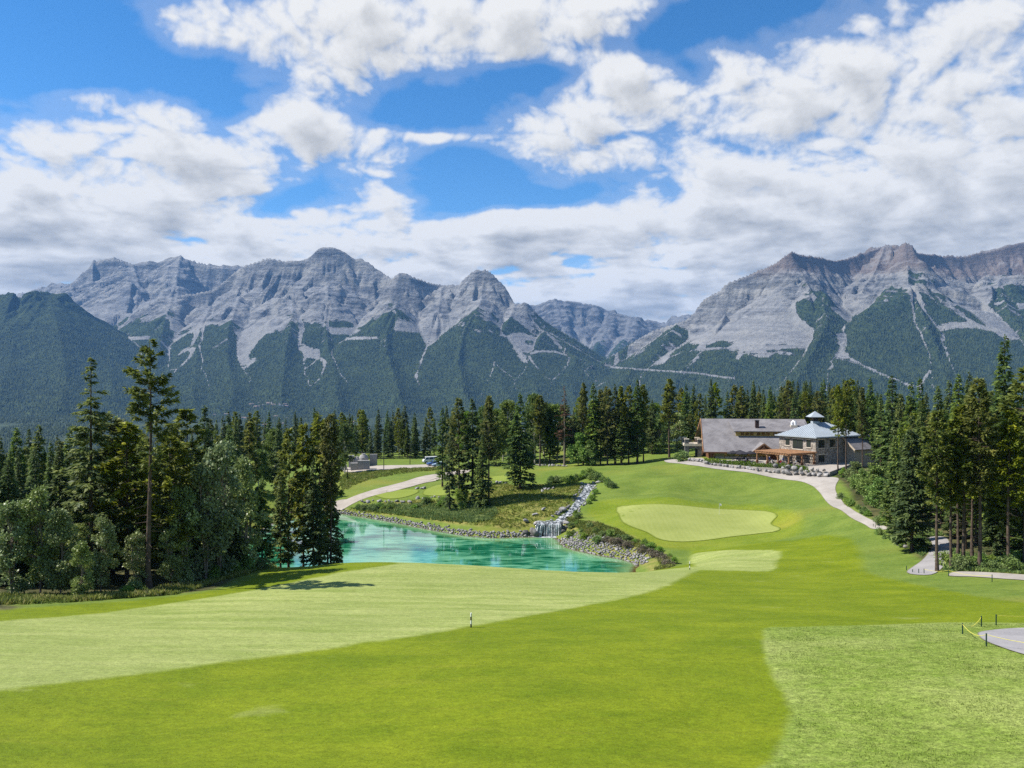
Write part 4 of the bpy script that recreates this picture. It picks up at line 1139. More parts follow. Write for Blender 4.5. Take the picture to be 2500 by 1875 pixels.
def broadleaf(seed, H, r0, mat, nleaf=5200, leaf=0.26, base=0.22, stems=1, bark=None, lumps=26, flat=1.0):
    rg = np.random.default_rng(seed)
    TV, TF = [], []; nv = 0
    centers = []
    for s_ in range(stems):
        a = rg.random() * 6.28; spread = (0.0 if stems == 1 else r0 * 0.55 * rg.random())
        h = H * (0.80 + 0.2 * rg.random()) if s_ else H
        zs = np.linspace(0, h * 0.93, 8)
        p = np.c_[np.cos(a) * spread * (zs / h) ** 0.8 + 0.10 * np.sin(zs * 0.9 + seed), np.sin(a) * spread * (zs / h) ** 0.8 + 0.10 * np.cos(zs * 0.7 + seed), zs]
        p[0, 2] = -0.1
        rad = (0.014 * h + 0.02) * (1 - 0.9 * zs / h) / math.sqrt(stems)
        v, f = tube_np(p, rad, 7); TV.append(v); TF.append(f + nv); nv += len(v)
        for _ in range(lumps // stems):
            q = base + (1 - base) * rg.random() ** 0.85
            prof = math.sin(min(1, (q - base) / (1 - base) * 0.88 + 0.12) * math.pi) ** 0.65
            aa = rg.random() * 6.28; rr = r0 * prof * (0.35 + 0.65 * rg.random())
            c = np.array([np.interp(q * h, zs, p[:, 0]) + math.cos(aa) * rr, np.interp(q * h, zs, p[:, 1]) + math.sin(aa) * rr, q * h])
            centers.append((c, (0.11 + 0.17 * rg.random()) * r0 + 0.14))
            b0 = np.array([np.interp(q * h * 0.86, zs, p[:, 0]), np.interp(q * h * 0.86, zs, p[:, 1]), q * h * 0.84])
            v, f = tube_np(np.array([b0, (b0 + c) / 2 + [0, 0, 0.1], c]), [0.006 * h, 0.004 * h, 0.006], 4)
            TV.append(v); TF.append(f + nv); nv += len(v)
    # the leader's tuft
    centers.append((np.array([0.05, 0, H * 0.95]), 0.16 * r0 + 0.2))
    cc = np.array([c for c, r in centers]); cr = np.array([r for c, r in centers])
    w = cr ** 2; idx = rg.choice(len(cc), nleaf, p=w / w.sum())
    g = rg.normal(0, 1, (nleaf, 3)); g = norm(g) * (rg.random((nleaf, 1)) ** 0.45)
    C = cc[idx] + g * cr[idx][:, None] * np.array([1.25, 1.25, 1.05 * flat])
    C[:, 2] = np.maximum(C[:, 2], 0.05)
    D = norm(g + rg.normal(0, 0.7, (nleaf, 3)) + np.array([0, 0, -0.1]))
    Wd = norm(np.cross(D, rg.normal(0, 1, (nleaf, 3)) + np.array([0, 0, 0.6])))
    L = leaf * (0.6 + 0.8 * rg.random(nleaf)); B = L * (0.65 + 0.3 * rg.random(nleaf))
    tint = np.clip(0.62 * rg.random(nleaf) + 0.42 * rg.random(len(cc))[idx], 0, 1)
    crown = sprays_to_mesh('crown', C, D, Wd, L, B, tint, mat)
    trunk = mesh_np('trunk', np.vstack(TV), np.vstack(TF), [bark or M_BARKW], True)
    return trunk, crown

PROTO = {}
def proto(key, fn, H, name, cat): PROTO.setdefault(key, []).append((fn, H, name, cat))
for s_ in (1, 2, 3):
    proto('spruce', conifer(s_, 20, 2.8, 0.05, 'spruce', M_SPRUCE, 1.0, 24, (0.72, 0.30), gaps=0.22), 20, 'spruce_tree', 'tree')
for s_ in (4, 5, 6):
    proto('slim', conifer(s_, 20, 1.9, 0.10, 'column', M_SPRUCE, 1.0, 20, (0.62, 0.26), gaps=0.30), 20, 'spruce_tree', 'tree')
for s_ in (7, 8):
    proto('fir', conifer(s_, 20, 2.6, 0.08, 'spruce', M_FIR, 1.0, 26, (0.72, 0.30), gaps=0.30, droop=0.15, up=0.08), 20, 'fir_tree', 'tree')
for s_ in (9, 10, 11):
    proto('pine', conifer(s_, 22, 1.8, 0.40, 'pine', M_PINE, 0.8, 26, (0.60, 0.25), gaps=0.45, droop=0.02, up=0.12, bare=0.5, bark=M_BARK, crook=0.07), 22, 'pine_tree', 'tree')
for s_ in (12, 13, 14):
    proto('pinelow', conifer(s_, 20, 2.5, 0.16, 'pine', M_PINE, 0.8, 30, (0.62, 0.27), gaps=0.42, droop=0.04, up=0.10, bare=0.2, crook=0.07), 20, 'pine_tree', 'tree')
for s_ in (15, 16):
    proto('yellow', conifer(s_, 18, 2.8, 0.14, 'pine', M_PINEY, 0.8, 32, (0.62, 0.27), gaps=0.42, droop=0.04, up=0.10, bare=0.2, crook=0.06), 18, 'pine_tree', 'tree')
proto('hero', conifer(17, 25, 2.0, 0.48, 'pine', M_PINEY, 0.42, 40, (0.56, 0.22), gaps=0.6, droop=0.03, up=0.13, bare=1.1, bark=M_BARK, crook=0.12, trunk_r=0.27), 25, 'pine_tree', 'tree')
proto('open', conifer(18, 22, 3.2, 0.18, 'spruce', M_FIR, 0.62, 40, (0.62, 0.24), gaps=0.55, droop=0.10, up=0.05, bare=0.6), 22, 'fir_tree', 'tree')
proto('dead', conifer(19, 22, 1.5, 0.30, 'column', M_DEAD, 0.45, 16, (0.5, 0.18), gaps=0.6, bare=1.0, bark=M_BARKL), 22, 'dead_pine', 'tree')
for s_ in (20, 21, 22):
    proto('aspen', broadleaf(s_, 10, 1.9, M_ASPEN, 5200, 0.25, 0.08, 3, M_BARKL, 48), 10, 'aspen_tree', 'tree')
for s_ in (23, 24):
    proto('bright', broadleaf(s_, 12, 2.6, M_BRIGHT, 5200, 0.34, 0.20, 1, M_BARKW, 34), 12, 'aspen_tree', 'tree')
for s_ in (25, 26, 27):
    proto('bush', broadleaf(s_, 2.0, 1.2, M_BUSH, 1500, 0.20, 0.02, 3, M_BARKL, 24, 0.9), 2, 'shrub', 'shrub')
for s_ in (28, 29):
    proto('greenbush', broadleaf(s_, 6, 1.9, M_BUSH, 4200, 0.26, 0.04, 3, M_BARKL, 36), 6, 'aspen_tree', 'tree')

TREE_N = [0]
def plant(key, x, y, H, label, group, width=1.0, variant=None, rz=None, sink=0.12):
    opts = PROTO[key]
    TREE_N[0] += 1
    (trunk, crown), H0, name, cat = opts[(TREE_N[0] if variant is None else variant) % len(opts)]
    z = float(ground_z(np.array([x]), np.array([y]))[0]) - sink
    s = H / H0
    r = empty(name, (x, y, z), random.random() * 6.28 if rz is None else rz)
    r.scale = (s * width, s * width, s)
    tag(r, label, cat, group)
    link('trunk', trunk, r); link('crown', crown, r)
    return r

def plant_uv(key, u, top, d, label, group, **kw):
    """a tree whose tip stands at (u, top) of the photograph, d metres away"""
    x = (u - CX) / F * d
    z = float(ground_z(np.array([x]), np.array([d]))[0])
    H = CAMZ - (top - CY) / F * d - z
    return plant(key, x, d, max(H, 1.5), label, group, **kw)

# ---------------------------------------------------------------- trees one by one
G_LEFT = 'trees at the left edge of the fairway'
G_POND = 'tall trees by the pond'
G_ROAD = 'conifers lined up behind the gravel road'
G_MID = 'trees on the rise left of the clubhouse'
G_BACK = 'conifers standing behind the clubhouse'
G_RIGHT = 'trees of the right hand wood'
LOOK = {'spruce': 'dark green spruce', 'slim': 'narrow dark spruce', 'fir': 'green fir', 'pine': 'bare stemmed olive pine', 'pinelow': 'bushy olive pine', 'yellow': 'yellowish pine', 'open': 'tall open fir',
        'aspen': 'silvery aspen', 'bright': 'bright green aspen', 'dead': 'half dead rusty pine', 'greenbush': 'leafy young aspen', 'hero': 'tall pine'}
TREES = [
    # --- left foreground
    ('hero', 365, 826, 79, 'tallest pine, sparse yellow green crown on a long dark trunk, left of the pond', G_LEFT, dict(rz=0.4)),
    ('open', 222, 868, 84, 'tall pointed fir with ragged open branches beside the tallest sparse pine', G_LEFT, dict(width=1.15)),
    ('pinelow', 275, 1010, 90, 'olive pine filling the gap between the pointed fir and the tallest pine', G_LEFT, dict(width=1.3)),
    ('yellow', 310, 1030, 86, 'yellowish bushy pine just left of the tallest sparse pine', G_LEFT, dict(width=1.35)),
    ('yellow', 455, 998, 95, 'yellow green pine to the right of the tallest pine, before a dark spruce', G_LEFT, dict(width=1.3)),
    ('yellow', 415, 1065, 84, 'lower yellowish pine half hidden behind the tallest pine trunk', G_LEFT, dict(width=1.3)),
    ('spruce', 500, 986, 102, 'dark spruce with a sharp black top right of the yellow pines', G_LEFT, dict(width=1.0)),
    ('spruce', 285, 1012, 100, 'dark spruce in shade behind the pointed fir', G_LEFT, dict(width=1.2)),
    ('fir', 170, 1040, 98, 'mid green fir left of the pointed fir', G_LEFT, dict()),
    ('slim', 140, 1062, 110, 'thin grey green spruce between two firs at far left', G_LEFT, dict()),
    ('fir', 95, 1035, 108, 'mid green fir, second from the left edge of the photo', G_LEFT, dict(width=1.1)),
    ('fir', 40, 1040, 106, 'mid green fir standing at the left edge of the photo', G_LEFT, dict(width=1.2)),
    ('spruce', -20, 1050, 84, 'dark spruce cut off by the left edge of the photo', G_LEFT, dict(width=1.2)),
    ('spruce', 20, 1110, 82, 'shadowed spruce above the silvery bushes at the left edge', G_LEFT, dict(width=1.2)),
    ('spruce', 195, 1130, 88, 'lower dark spruce under the pointed fir', G_LEFT, dict(width=1.2)),
    ('fir', 560, 1035, 110, 'green fir left of the bright green aspens', G_LEFT, dict()),
    ('spruce', 545, 1015, 150, 'small black spruce tip against the valley, left of the bright aspens', G_LEFT, dict(width=0.9)),
    ('spruce', 575, 1018, 160, 'slender black spruce spire rising over the left wood against the valley', G_LEFT, dict(width=0.8)),
    ('pinelow', 610, 1030, 150, 'olive pine behind the bright green aspens', G_LEFT, dict()),
    ('spruce', 680, 1018, 190, 'sharp black spruce top just above the bright green aspens', G_LEFT, dict(width=0.9)),
    ('aspen', 100, 1185, 77, 'silvery aspen at far left in front of the shadowed spruces', G_LEFT, dict(width=0.9)),
    ('aspen', 30, 1225, 76, 'low silvery aspen nearest the left edge of the photo', G_LEFT, dict(width=1.1)),
    ('aspen', 150, 1240, 76, 'round silvery aspen beneath the pointed fir', G_LEFT, dict(width=0.99)),
    ('aspen', 245, 1262, 77, 'silvery aspen at the fairway edge left of the tallest pine trunk', G_LEFT, dict(width=0.91)),
    ('aspen', 330, 1300, 79, 'short silvery aspen at the foot of the tallest pine', G_LEFT, dict(width=1.06)),
    ('aspen', 200, 1320, 74, 'shortest silvery aspen by the fairway, left of centre in the left wood', G_LEFT, dict(width=1.06)),
    ('aspen', 535, 1085, 88, 'largest silvery aspen, tall and leafy, right of the tallest pine', G_LEFT, dict(width=0.8, variant=1)),
    ('aspen', 500, 1130, 86, 'silvery aspen close left of the largest aspen', G_LEFT, dict(width=0.85)),
    ('aspen', 600, 1118, 93, 'silvery aspen close right of the largest aspen', G_LEFT, dict(width=0.8)),
    ('aspen', 420, 1290, 82, 'dim silvery aspen between the tallest pine and the largest aspen', G_LEFT, dict(width=0.99)),
    ('aspen', 450, 1190, 84, 'middle sized silvery aspen left of the largest aspen', G_LEFT, dict(width=0.85)),
    ('spruce', 640, 1160, 97, 'dark spruce in shade right of the silvery aspens', G_LEFT, dict(width=1.2)),
    ('spruce', 570, 1215, 92, 'low dark spruce under the largest silvery aspen', G_LEFT, dict(width=1.3)),
    # --- by the pond's left end
    ('pinelow', 705, 1045, 112, 'olive pine left of the pond, leftmost of the tall clump by the water', G_POND, dict(width=0.85)),
    ('pinelow', 740, 1035, 116, 'olive pine in the clump left of the pond, second from its left', G_POND, dict(width=0.8)),
    ('pinelow', 780, 1012, 116, 'tallest olive pine of the clump left of the pond', G_POND, dict(width=0.9)),
    ('spruce', 765, 1120, 110, 'dark lower spruce in the clump left of the pond', G_POND, dict(width=1.0)),
    ('spruce', 800, 1075, 118, 'dark spruce at the right side of the clump left of the pond', G_POND, dict(width=0.9)),
    ('pine', 808, 1010, 113, 'slender bare trunked pine standing against the turquoise water', G_POND, dict(width=0.8)),
    ('spruce', 822, 1288, 112, 'small dark spruce at the near shore of the pond', G_POND, dict(width=1.15)),
    ('fir', 685, 1160, 108, 'green fir in front of the clump left of the pond', G_POND, dict(width=1.1)),
    ('bright', 672, 1052, 196, 'larger bright green aspen shining behind the left wood', G_LEFT, dict(width=1.25)),
    ('bright', 632, 1095, 190, 'smaller bright green aspen left of the larger bright one', G_LEFT, dict(width=1.15)),
    ('bright', 842, 1038, 224, 'bright green aspen by the concrete blocks behind the gravel road', G_ROAD, dict()),
    ('spruce', 848, 1142, 212, 'small dark spruce on the grass bank below the concrete blocks', G_ROAD, dict(width=1.0)),
    ('spruce', 890, 1105, 240, 'small green spruce right of the concrete blocks', G_ROAD, dict(width=1.3)),
    # --- behind the gravel road
    ('slim', 868, 1030, 262, 'narrow dark spruce behind the concrete blocks', G_ROAD, dict(width=1.2)),
    ('spruce', 905, 1045, 264, 'dark spruce above the small spruce right of the concrete blocks', G_ROAD, dict()),
    ('spruce', 922, 1028, 262, 'dark spruce above the left lamp post of the parking', G_ROAD, dict()),
    ('slim', 940, 1040, 266, 'thin dark spruce just right of the left lamp post', G_ROAD, dict()),
    ('spruce', 952, 1016, 262, 'tall sharp dark spruce between the two lamp posts', G_ROAD, dict(width=1.05)),
    ('yellow', 974, 1024, 260, 'yellowish pine between the two lamp posts behind the parking', G_ROAD, dict(width=0.9)),
    ('slim', 994, 1030, 264, 'thin dark spruce behind the right lamp post', G_ROAD, dict(width=1.1)),
    ('spruce', 1014, 1015, 262, 'tall dark spruce just right of the right lamp post', G_ROAD, dict(width=1.0)),
    ('spruce', 1040, 1018, 264, 'dark spruce rising above the white van', G_ROAD, dict(width=1.0)),
    ('slim', 1060, 1022, 268, 'narrow dark spruce right above the blue car', G_ROAD, dict(width=1.2)),
    # --- clump between the pond and the road
    ('slim', 1080, 992, 196, 'thin dark spruce at the left side of the clump above the pond', G_POND, dict(width=1.1)),
    ('slim', 1098, 1068, 174, 'thin bare footed spruce nearest the pond, leftmost of its clump', G_POND, dict(width=0.9)),
    ('pinelow', 1120, 972, 178, 'olive pine in the clump above the stony shore, left of its middle', G_POND, dict(width=0.95)),
    ('slim', 1154, 970, 177, 'tall dense dark spruce in the middle of the clump above the stony shore', G_POND, dict(width=1.5, variant=0)),
    ('spruce', 1178, 1060, 172, 'dark broad footed spruce at the right of the clump above the shore', G_POND, dict(width=1.1)),
    ('pine', 1194, 966, 174, 'slender bare trunked pine at the right of the clump above the shore', G_POND, dict(width=1.0)),
    ('greenbush', 1130, 1180, 177, 'young leafy aspen under the clump above the stony shore', G_POND, dict(width=1.0)),
    ('spruce', 1270, 958, 187, 'big broad black green spruce standing alone left of the stream', G_POND, dict(width=1.3, variant=1)),
    # --- rise between the big spruce and the clubhouse
    ('bright', 1240, 975, 232, 'pale green aspen behind the big lone spruce', G_MID, dict(width=1.1)),
    ('bright', 1305, 968, 226, 'pale green aspen just right of the big lone spruce', G_MID, dict(width=0.9)),
    ('pine', 1318, 964, 222, 'tall pine with a pale trunk right of the big lone spruce', G_MID, dict(width=1.2)),
    ('slim', 1342, 985, 226, 'dark narrow spruce between the pale trunked pine and the rusty pine', G_MID, dict(width=1.3)),
    ('bright', 1360, 985, 228, 'pale green aspen left of the half dead rusty pine', G_MID, dict(width=1.1)),
    ('dead', 1378, 938, 217, 'half dead rusty pine with a thin brown top near the tee', G_MID, dict(width=1.2)),
    ('fir', 1400, 1000, 226, 'green fir behind the half dead rusty pine', G_MID, dict(width=1.0)),
    ('pine', 1424, 934, 218, 'thin tall pine just right of the rusty pine', G_MID, dict(width=0.8)),
    ('slim', 1449, 934, 216, 'tall dark spruce at the left of the dense row before the clubhouse', G_MID, dict(width=1.45)),
    ('pine', 1466, 950, 218, 'thin pine second in the dense row before the clubhouse', G_MID, dict(width=0.8)),
    ('pinelow', 1483, 943, 214, 'olive pine third in the dense row before the clubhouse', G_MID, dict(width=1.0)),
    ('slim', 1502, 936, 216, 'dark spruce in the middle of the dense row before the clubhouse', G_MID, dict(width=1.35)),
    ('pine', 1516, 942, 220, 'thin pine behind the middle of the dense row before the clubhouse', G_MID, dict(width=0.9)),
    ('slim', 1518, 1010, 212, 'lower dark spruce at the front of the dense row before the clubhouse', G_MID, dict(width=1.5)),
    ('pinelow', 1535, 941, 216, 'olive pine right of the middle of the dense row before the clubhouse', G_MID, dict(width=0.95)),
    ('slim', 1556, 924, 214, 'tallest dark tree of the dense row before the clubhouse', G_MID, dict(width=1.25)),
    ('pine', 1571, 938, 216, 'thin pine at the right end of the dense row before the clubhouse', G_MID, dict(width=0.9)),
    ('slim', 1592, 974, 232, 'dark spruce behind the right end of the dense row', G_MID, dict(width=1.3)),
    ('aspen', 1610, 1012, 232, 'silvery aspen left of the lone pine by the clubhouse', G_MID, dict(width=1.4)),
    ('pine', 1634, 924, 222, 'lone tall pine with a bare trunk left of the clubhouse', G_MID, dict(width=1.25)),
    ('aspen', 1655, 1010, 236, 'silvery aspen right of the lone pine by the clubhouse', G_MID, dict(width=1.5)),
    ('greenbush', 1410, 1060, 216, 'leafy young aspen in front of the thin pines', G_MID, dict(width=1.0)),
    ('greenbush', 1440, 1075, 214, 'second leafy young aspen, left of the dense row', G_MID, dict(width=1.1)),
    ('yellow', 1685, 1010, 236, 'yellow green young pine against the left gable of the clubhouse', G_MID, dict(width=0.9)),
    # --- behind the clubhouse
    ('pinelow', 1708, 960, 250, 'olive pine above the left end of the clubhouse roof', G_BACK, dict()),
    ('yellow', 1747, 934, 252, 'tall yellowish pine above the left part of the shingle roof', G_BACK, dict(width=0.9)),
    ('slim', 1776, 952, 256, 'narrow spruce right of the tall yellowish pine behind the roof', G_BACK, dict(width=1.2)),
    ('spruce', 1800, 962, 258, 'dark spruce above the left end of the dormer', G_BACK, dict(width=0.9)),
    ('spruce', 1825, 948, 256, 'dark spruce left above the dark chimney', G_BACK, dict(width=0.95)),
    ('fir', 1866, 960, 254, 'green fir right above the dark chimney', G_BACK, dict(width=0.95)),
    ('spruce', 1890, 958, 260, 'dark spruce between the chimney and the white roof vent', G_BACK, dict(width=0.9)),
    ('slim', 1914, 938, 256, 'dark pointed spruce above the white roof vent', G_BACK, dict(width=1.3)),
    ('spruce', 1936, 926, 258, 'tallest dark spruce above the right end of the shingle roof', G_BACK, dict(width=0.95)),
    ('yellow', 1966, 955, 246, 'yellowish pine left of the little cupola', G_BACK, dict(width=0.95)),
    ('fir', 2006, 932, 250, 'green fir behind the little cupola', G_BACK, dict(width=0.95)),
    ('fir', 2030, 950, 258, 'second green fir, right of the little cupola', G_BACK, dict()),
    # --- right of the clubhouse
    ('pine', 2046, 938, 178, 'olive pine standing before the right end of the blue metal roof', G_RIGHT, dict(width=0.85, variant=1)),
    ('pine', 2066, 928, 180, 'tall olive pine beside it whose trunk crosses the blue metal roof', G_RIGHT, dict(width=0.85, variant=0)),
    ('pine', 2105, 945, 182, 'pine with a straight black trunk before the beige gable', G_RIGHT, dict(width=0.85, variant=2)),
    ('spruce', 2125, 918, 196, 'dark spruce top behind the pine by the beige gable', G_RIGHT, dict(width=0.9)),
    ('fir', 2150, 960, 170, 'green fir right of the beige gable', G_RIGHT, dict(width=1.1)),
    ('slim', 2178, 914, 158, 'narrow tall spruce with a pale top, left part of the right wood', G_RIGHT, dict(width=1.5)),
    ('fir', 2200, 960, 140, 'green fir below the narrow tall spruce', G_RIGHT, dict(width=1.1)),
    ('spruce', 2224, 930, 138, 'dark spruce right of the narrow tall spruce', G_RIGHT, dict(width=1.0)),
    ('spruce', 2246, 918, 150, 'dark pointed spruce in the left part of the right wood', G_RIGHT, dict(width=0.9)),
    ('fir', 2290, 938, 132, 'green fir in the middle of the right wood', G_RIGHT, dict(width=1.1)),
    ('spruce', 2317, 925, 140, 'dark spruce behind the middle of the right wood', G_RIGHT, dict()),
    ('fir', 2340, 910, 130, 'taller green fir right of the middle of the right wood', G_RIGHT, dict(width=1.1)),
    ('spruce', 2366, 904, 126, 'black topped spruce left of the giant spruce', G_RIGHT, dict(width=0.95)),
    ('spruce', 2453, 815, 104, 'giant dark spruce, highest tree of the right wood', G_RIGHT, dict(width=1.0, variant=2)),
    ('yellow', 2505, 898, 92, 'yellow tinted pine cut by the right edge of the photo', G_RIGHT, dict(width=1.2)),
    ('fir', 2400, 925, 112, 'green fir just left of the giant spruce', G_RIGHT, dict(width=1.1)),
    ('spruce', 2226, 1010, 107, 'dark fir like spruce on the grass point by the side path', G_RIGHT, dict(width=1.15, variant=0)),
    ('fir', 2185, 1060, 122, 'green fir left behind the spruce on the grass point', G_RIGHT, dict(width=1.15)),
    ('spruce', 2205, 1150, 113, 'low dark spruce beside the spruce on the grass point', G_RIGHT, dict(width=1.2)),
    ('pine', 2288, 1000, 92, 'bare trunked pine beside the side path, leftmost of the front pines', G_RIGHT, dict(width=1.05, variant=1)),
    ('pine', 2322, 1040, 93, 'thin bare trunked pine, second of the front pines', G_RIGHT, dict(width=1.1)),
    ('pine', 2338, 1010, 100, 'dark trunked pine behind, third of the front pines', G_RIGHT, dict(width=1.1)),
    ('pine', 2352, 985, 93, 'grey trunked pine, fourth of the front pines', G_RIGHT, dict(width=1.2)),
    ('pine', 2374, 1000, 98, 'leaning dark trunked pine, fifth of the front pines', G_RIGHT, dict(width=1.1)),
    ('pine', 2391, 922, 91, 'tallest of the front pines with a brown bare trunk', G_RIGHT, dict(width=1.05, variant=0)),
    ('pine', 2463, 1000, 90, 'orange brown trunked pine near the right edge, under the giant spruce', G_RIGHT, dict(width=1.15)),
    ('spruce', 2430, 1150, 98, 'dark low spruce between the tallest front pine and the right edge', G_RIGHT, dict(width=1.3)),
    ('spruce', 2500, 1120, 96, 'dark low spruce at the right edge of the photo', G_RIGHT, dict(width=1.3)),
    ('spruce', 2330, 1130, 112, 'shadowed spruce behind the front pines by the side path', G_RIGHT, dict(width=1.2)),
    ('spruce', 2385, 1160, 110, 'shadowed spruce right behind the tallest front pine', G_RIGHT, dict(width=1.2)),
    ('greenbush', 2058, 1140, 171, 'leafy young aspen where the cart path bends, leftmost', G_RIGHT, dict(width=1.3)),
    ('greenbush', 2082, 1128, 165, 'leafy young aspen by the bend of the cart path, second from left', G_RIGHT, dict(width=1.2)),
    ('greenbush', 2105, 1145, 154, 'leafy young aspen along the cart path, third from left', G_RIGHT, dict(width=1.3)),
    ('greenbush', 2128, 1140, 150, 'leafy young aspen along the cart path, fourth from left', G_RIGHT, dict(width=1.2)),
    ('greenbush', 2150, 1165, 141, 'leafy young aspen nearest the lower end of the cart path', G_RIGHT, dict(width=1.3)),
    ('fir', 2175, 1150, 134, 'small green fir at the lower end of the cart path', G_RIGHT, dict(width=1.3)),
]
OCC = []
for key, u, top, d, label, group, kw in TREES:
    plant_uv(key, u, top, d, label, group, **kw)
    OCC.append(((u - CX) / F * d, d))

# ---------------------------------------------------------------- the depth of the woods: further trees behind those in front
MARKS = {
    G_LEFT: [(60, 'the left edge of the photo'), (190, 'the shadowed firs at far left'), (300, 'the pointed fir'), (420, 'the tallest sparse pine'), (520, 'the black topped spruce of the left wood'), (640, 'the largest silvery aspen'), (760, 'the bright green aspens'), (9999, 'the clump left of the pond')],
    G_ROAD: [(560, 'the yellow pines of the left wood'), (680, 'the bright green aspens'), (800, 'the clump left of the pond'), (880, 'the concrete tank'), (930, 'the left lamp post'), (1000, 'the right lamp post'), (1065, 'the white van'), (9999, 'the clump above the stony shore')],
    G_MID: [(1200, 'the clump above the stony shore'), (1290, 'the big lone spruce'), (1350, 'the pale trunked pine'), (1400, 'the half dead rusty pine'), (1470, 'the left part of the dense row'), (1540, 'the middle of the dense row'), (1600, 'the right end of the dense row'), (1665, 'the lone pine by the clubhouse'), (9999, 'the left gable of the clubhouse')],
    G_BACK: [(1710, 'the left roof end'), (1770, 'the left part of the shingle roof'), (1830, 'the dormer'), (1880, 'the dark chimney'), (1945, 'the white roof vent'), (2020, 'the cupola'), (2090, 'the pines before the blue roof'), (9999, 'the beige gable')],
    G_RIGHT: [(2100, 'the beige gable'), (2170, 'the young aspens by the cart path'), (2215, 'the narrow tall spruce'), (2260, 'the spruce on the grass point'), (2310, 'the leftmost front pine'), (2360, 'the fourth front pine'), (2420, 'the tallest front pine'), (2480, 'the giant spruce'), (9999, 'the right edge of the photo')],
}
USED = set()
def fill(region, n, keys, hrange, label, group, dmin, seed, avoid=()):
    rg = random.Random(seed); x0, x1, y0, y1 = region; made = 0; tries = 0
    while made < n and tries < n * 60:
        tries += 1
        x = rg.uniform(x0, x1); y = rg.uniform(y0, y1)
        u = CX + x / y * F
        if u < -60 or u > 2560: continue
        if any((x - a) ** 2 + (y - b) ** 2 < dmin * dmin for a, b in OCC): continue
        if any(fn(x, y, u) for fn in avoid): continue
        key = rg.choice(keys)
        look = LOOK[key]
        H = rg.uniform(*hrange); wd = rg.uniform(0.85, 1.2)
        q = (H - hrange[0]) / (hrange[1] - hrange[0])
        size = 'high topped' if q > 0.75 else 'fairly tall' if q > 0.5 else 'middling' if q > 0.25 else 'shorter'
        broad = 'broad' if wd > 1.05 else 'lean' if wd < 0.95 else ''
        mark = next(m for lim, m in MARKS[group] if u < lim)
        far = 'close behind' if (y - y0) < (y1 - y0) * 0.34 else 'behind' if (y - y0) < (y1 - y0) * 0.67 else 'far behind'
        if key in ('aspen', 'greenbush'): H *= 0.55
        lab = ' '.join(('%s %s %s %s %s' % (size, broad, look, far, mark)).split())
        plant(key, x, y, H, lab, group, width=wd)
        OCC.append((x, y)); made += 1
    return made

inpoly = lambda poly, m=0.0: (lambda x, y, u: seg_sdf(np.array([x]), np.array([y]), poly)[0] > m)
open_ground = [inpoly(POND, -3), inpoly(CART_PATH, -2.0), inpoly(SIDE_PATH, -1.5), inpoly(ROADSIDE_PATH, -2.5), inpoly(GRAVEL_ROAD, -3), inpoly(PARKING, -3), inpoly(FAIRWAY, -2)]
# left wood
fill((-66, -42, 84, 100), 20, ['spruce', 'fir', 'slim'], (12, 16.5), '%s crowded behind the silvery aspens of the left wood', G_LEFT, 2.8, 3, open_ground)
fill((-92, -44, 100, 128), 34, ['spruce', 'slim', 'fir', 'pinelow'], (13, 18), '%s deep inside the left wood', G_LEFT, 3.2, 4, open_ground)
fill((-125, -62, 128, 200), 34, ['spruce', 'slim', 'fir', 'pinelow'], (12, 17), '%s in the far part of the left wood, only its top showing', G_LEFT, 4.2, 5, open_ground)
fill((-66, -40, 78, 92), 6, ['aspen'], (8, 13), '%s bush in the shade at the edge of the left wood', G_LEFT, 2.2, 6, open_ground)
# behind the road and the parking
fill((-110, -18, 262, 330), 52, ['spruce', 'slim', 'pinelow', 'spruce'], (14, 18), '%s crowded in the wood behind the parking', G_ROAD, 3.6, 7, open_ground)
# behind the rise
fill((-14, 52, 226, 262), 44, ['spruce', 'slim', 'pinelow', 'bright', 'fir'], (13, 18), '%s crowded behind the tees left of the clubhouse', G_MID, 3.2, 8, open_ground)
# behind the clubhouse
fill((54, 118, 246, 285), 40, ['spruce', 'slim', 'fir', 'pinelow'], (16, 21), '%s packed behind the front row at the clubhouse roof', G_BACK, 3.4, 9, open_ground)
# right wood
clear_r = open_ground + [lambda x, y, u: y < 200 and u < 2160 + (170 - y) * 0.9, lambda x, y, u: y < 96, lambda x, y, u: y < 128 and 2215 < u < 2285]
fill((58, 130, 98, 140), 52, ['spruce', 'fir', 'slim', 'pinelow', 'pine'], (14, 19), '%s crowded between the front pines of the right wood', G_RIGHT, 3.0, 10, clear_r)
fill((72, 135, 140, 235), 52, ['spruce', 'fir', 'slim', 'pinelow'], (15, 19), '%s far back in the right wood, only its top showing', G_RIGHT, 3.8, 11, clear_r)

# ---------------------------------------------------------------- stones
def mat_stone(name, c1, c2):
    m, T = new_mat(name)
    co = T.n('ShaderNodeTexCoord').outputs['Object']
    f = T.noise(co, 2.2, 6, 0.65)
    c = T.mix(T.ramp(f, 0.3, 0.7), c1, c2)
    r = T.n('ShaderNodeObjectInfo').outputs['Random']
    hs = T.n('ShaderNodeHueSaturation', {'Value': T.math('MULTIPLY_ADD', r, 0.6, 0.7), 'Color': c})
    finish(T, hs.outputs[0], 0.9, T.bump(T.noise(co, 7, 5, 0.7), 0.6, 0.06), 0.2)
    return m
M_STONE = mat_stone('grey_limestone', (0.150, 0.145, 0.142), (0.335, 0.320, 0.312))
M_DARKSTONE = mat_stone('wet_dark_rock', (0.07, 0.066, 0.062), (0.21, 0.20, 0.19))

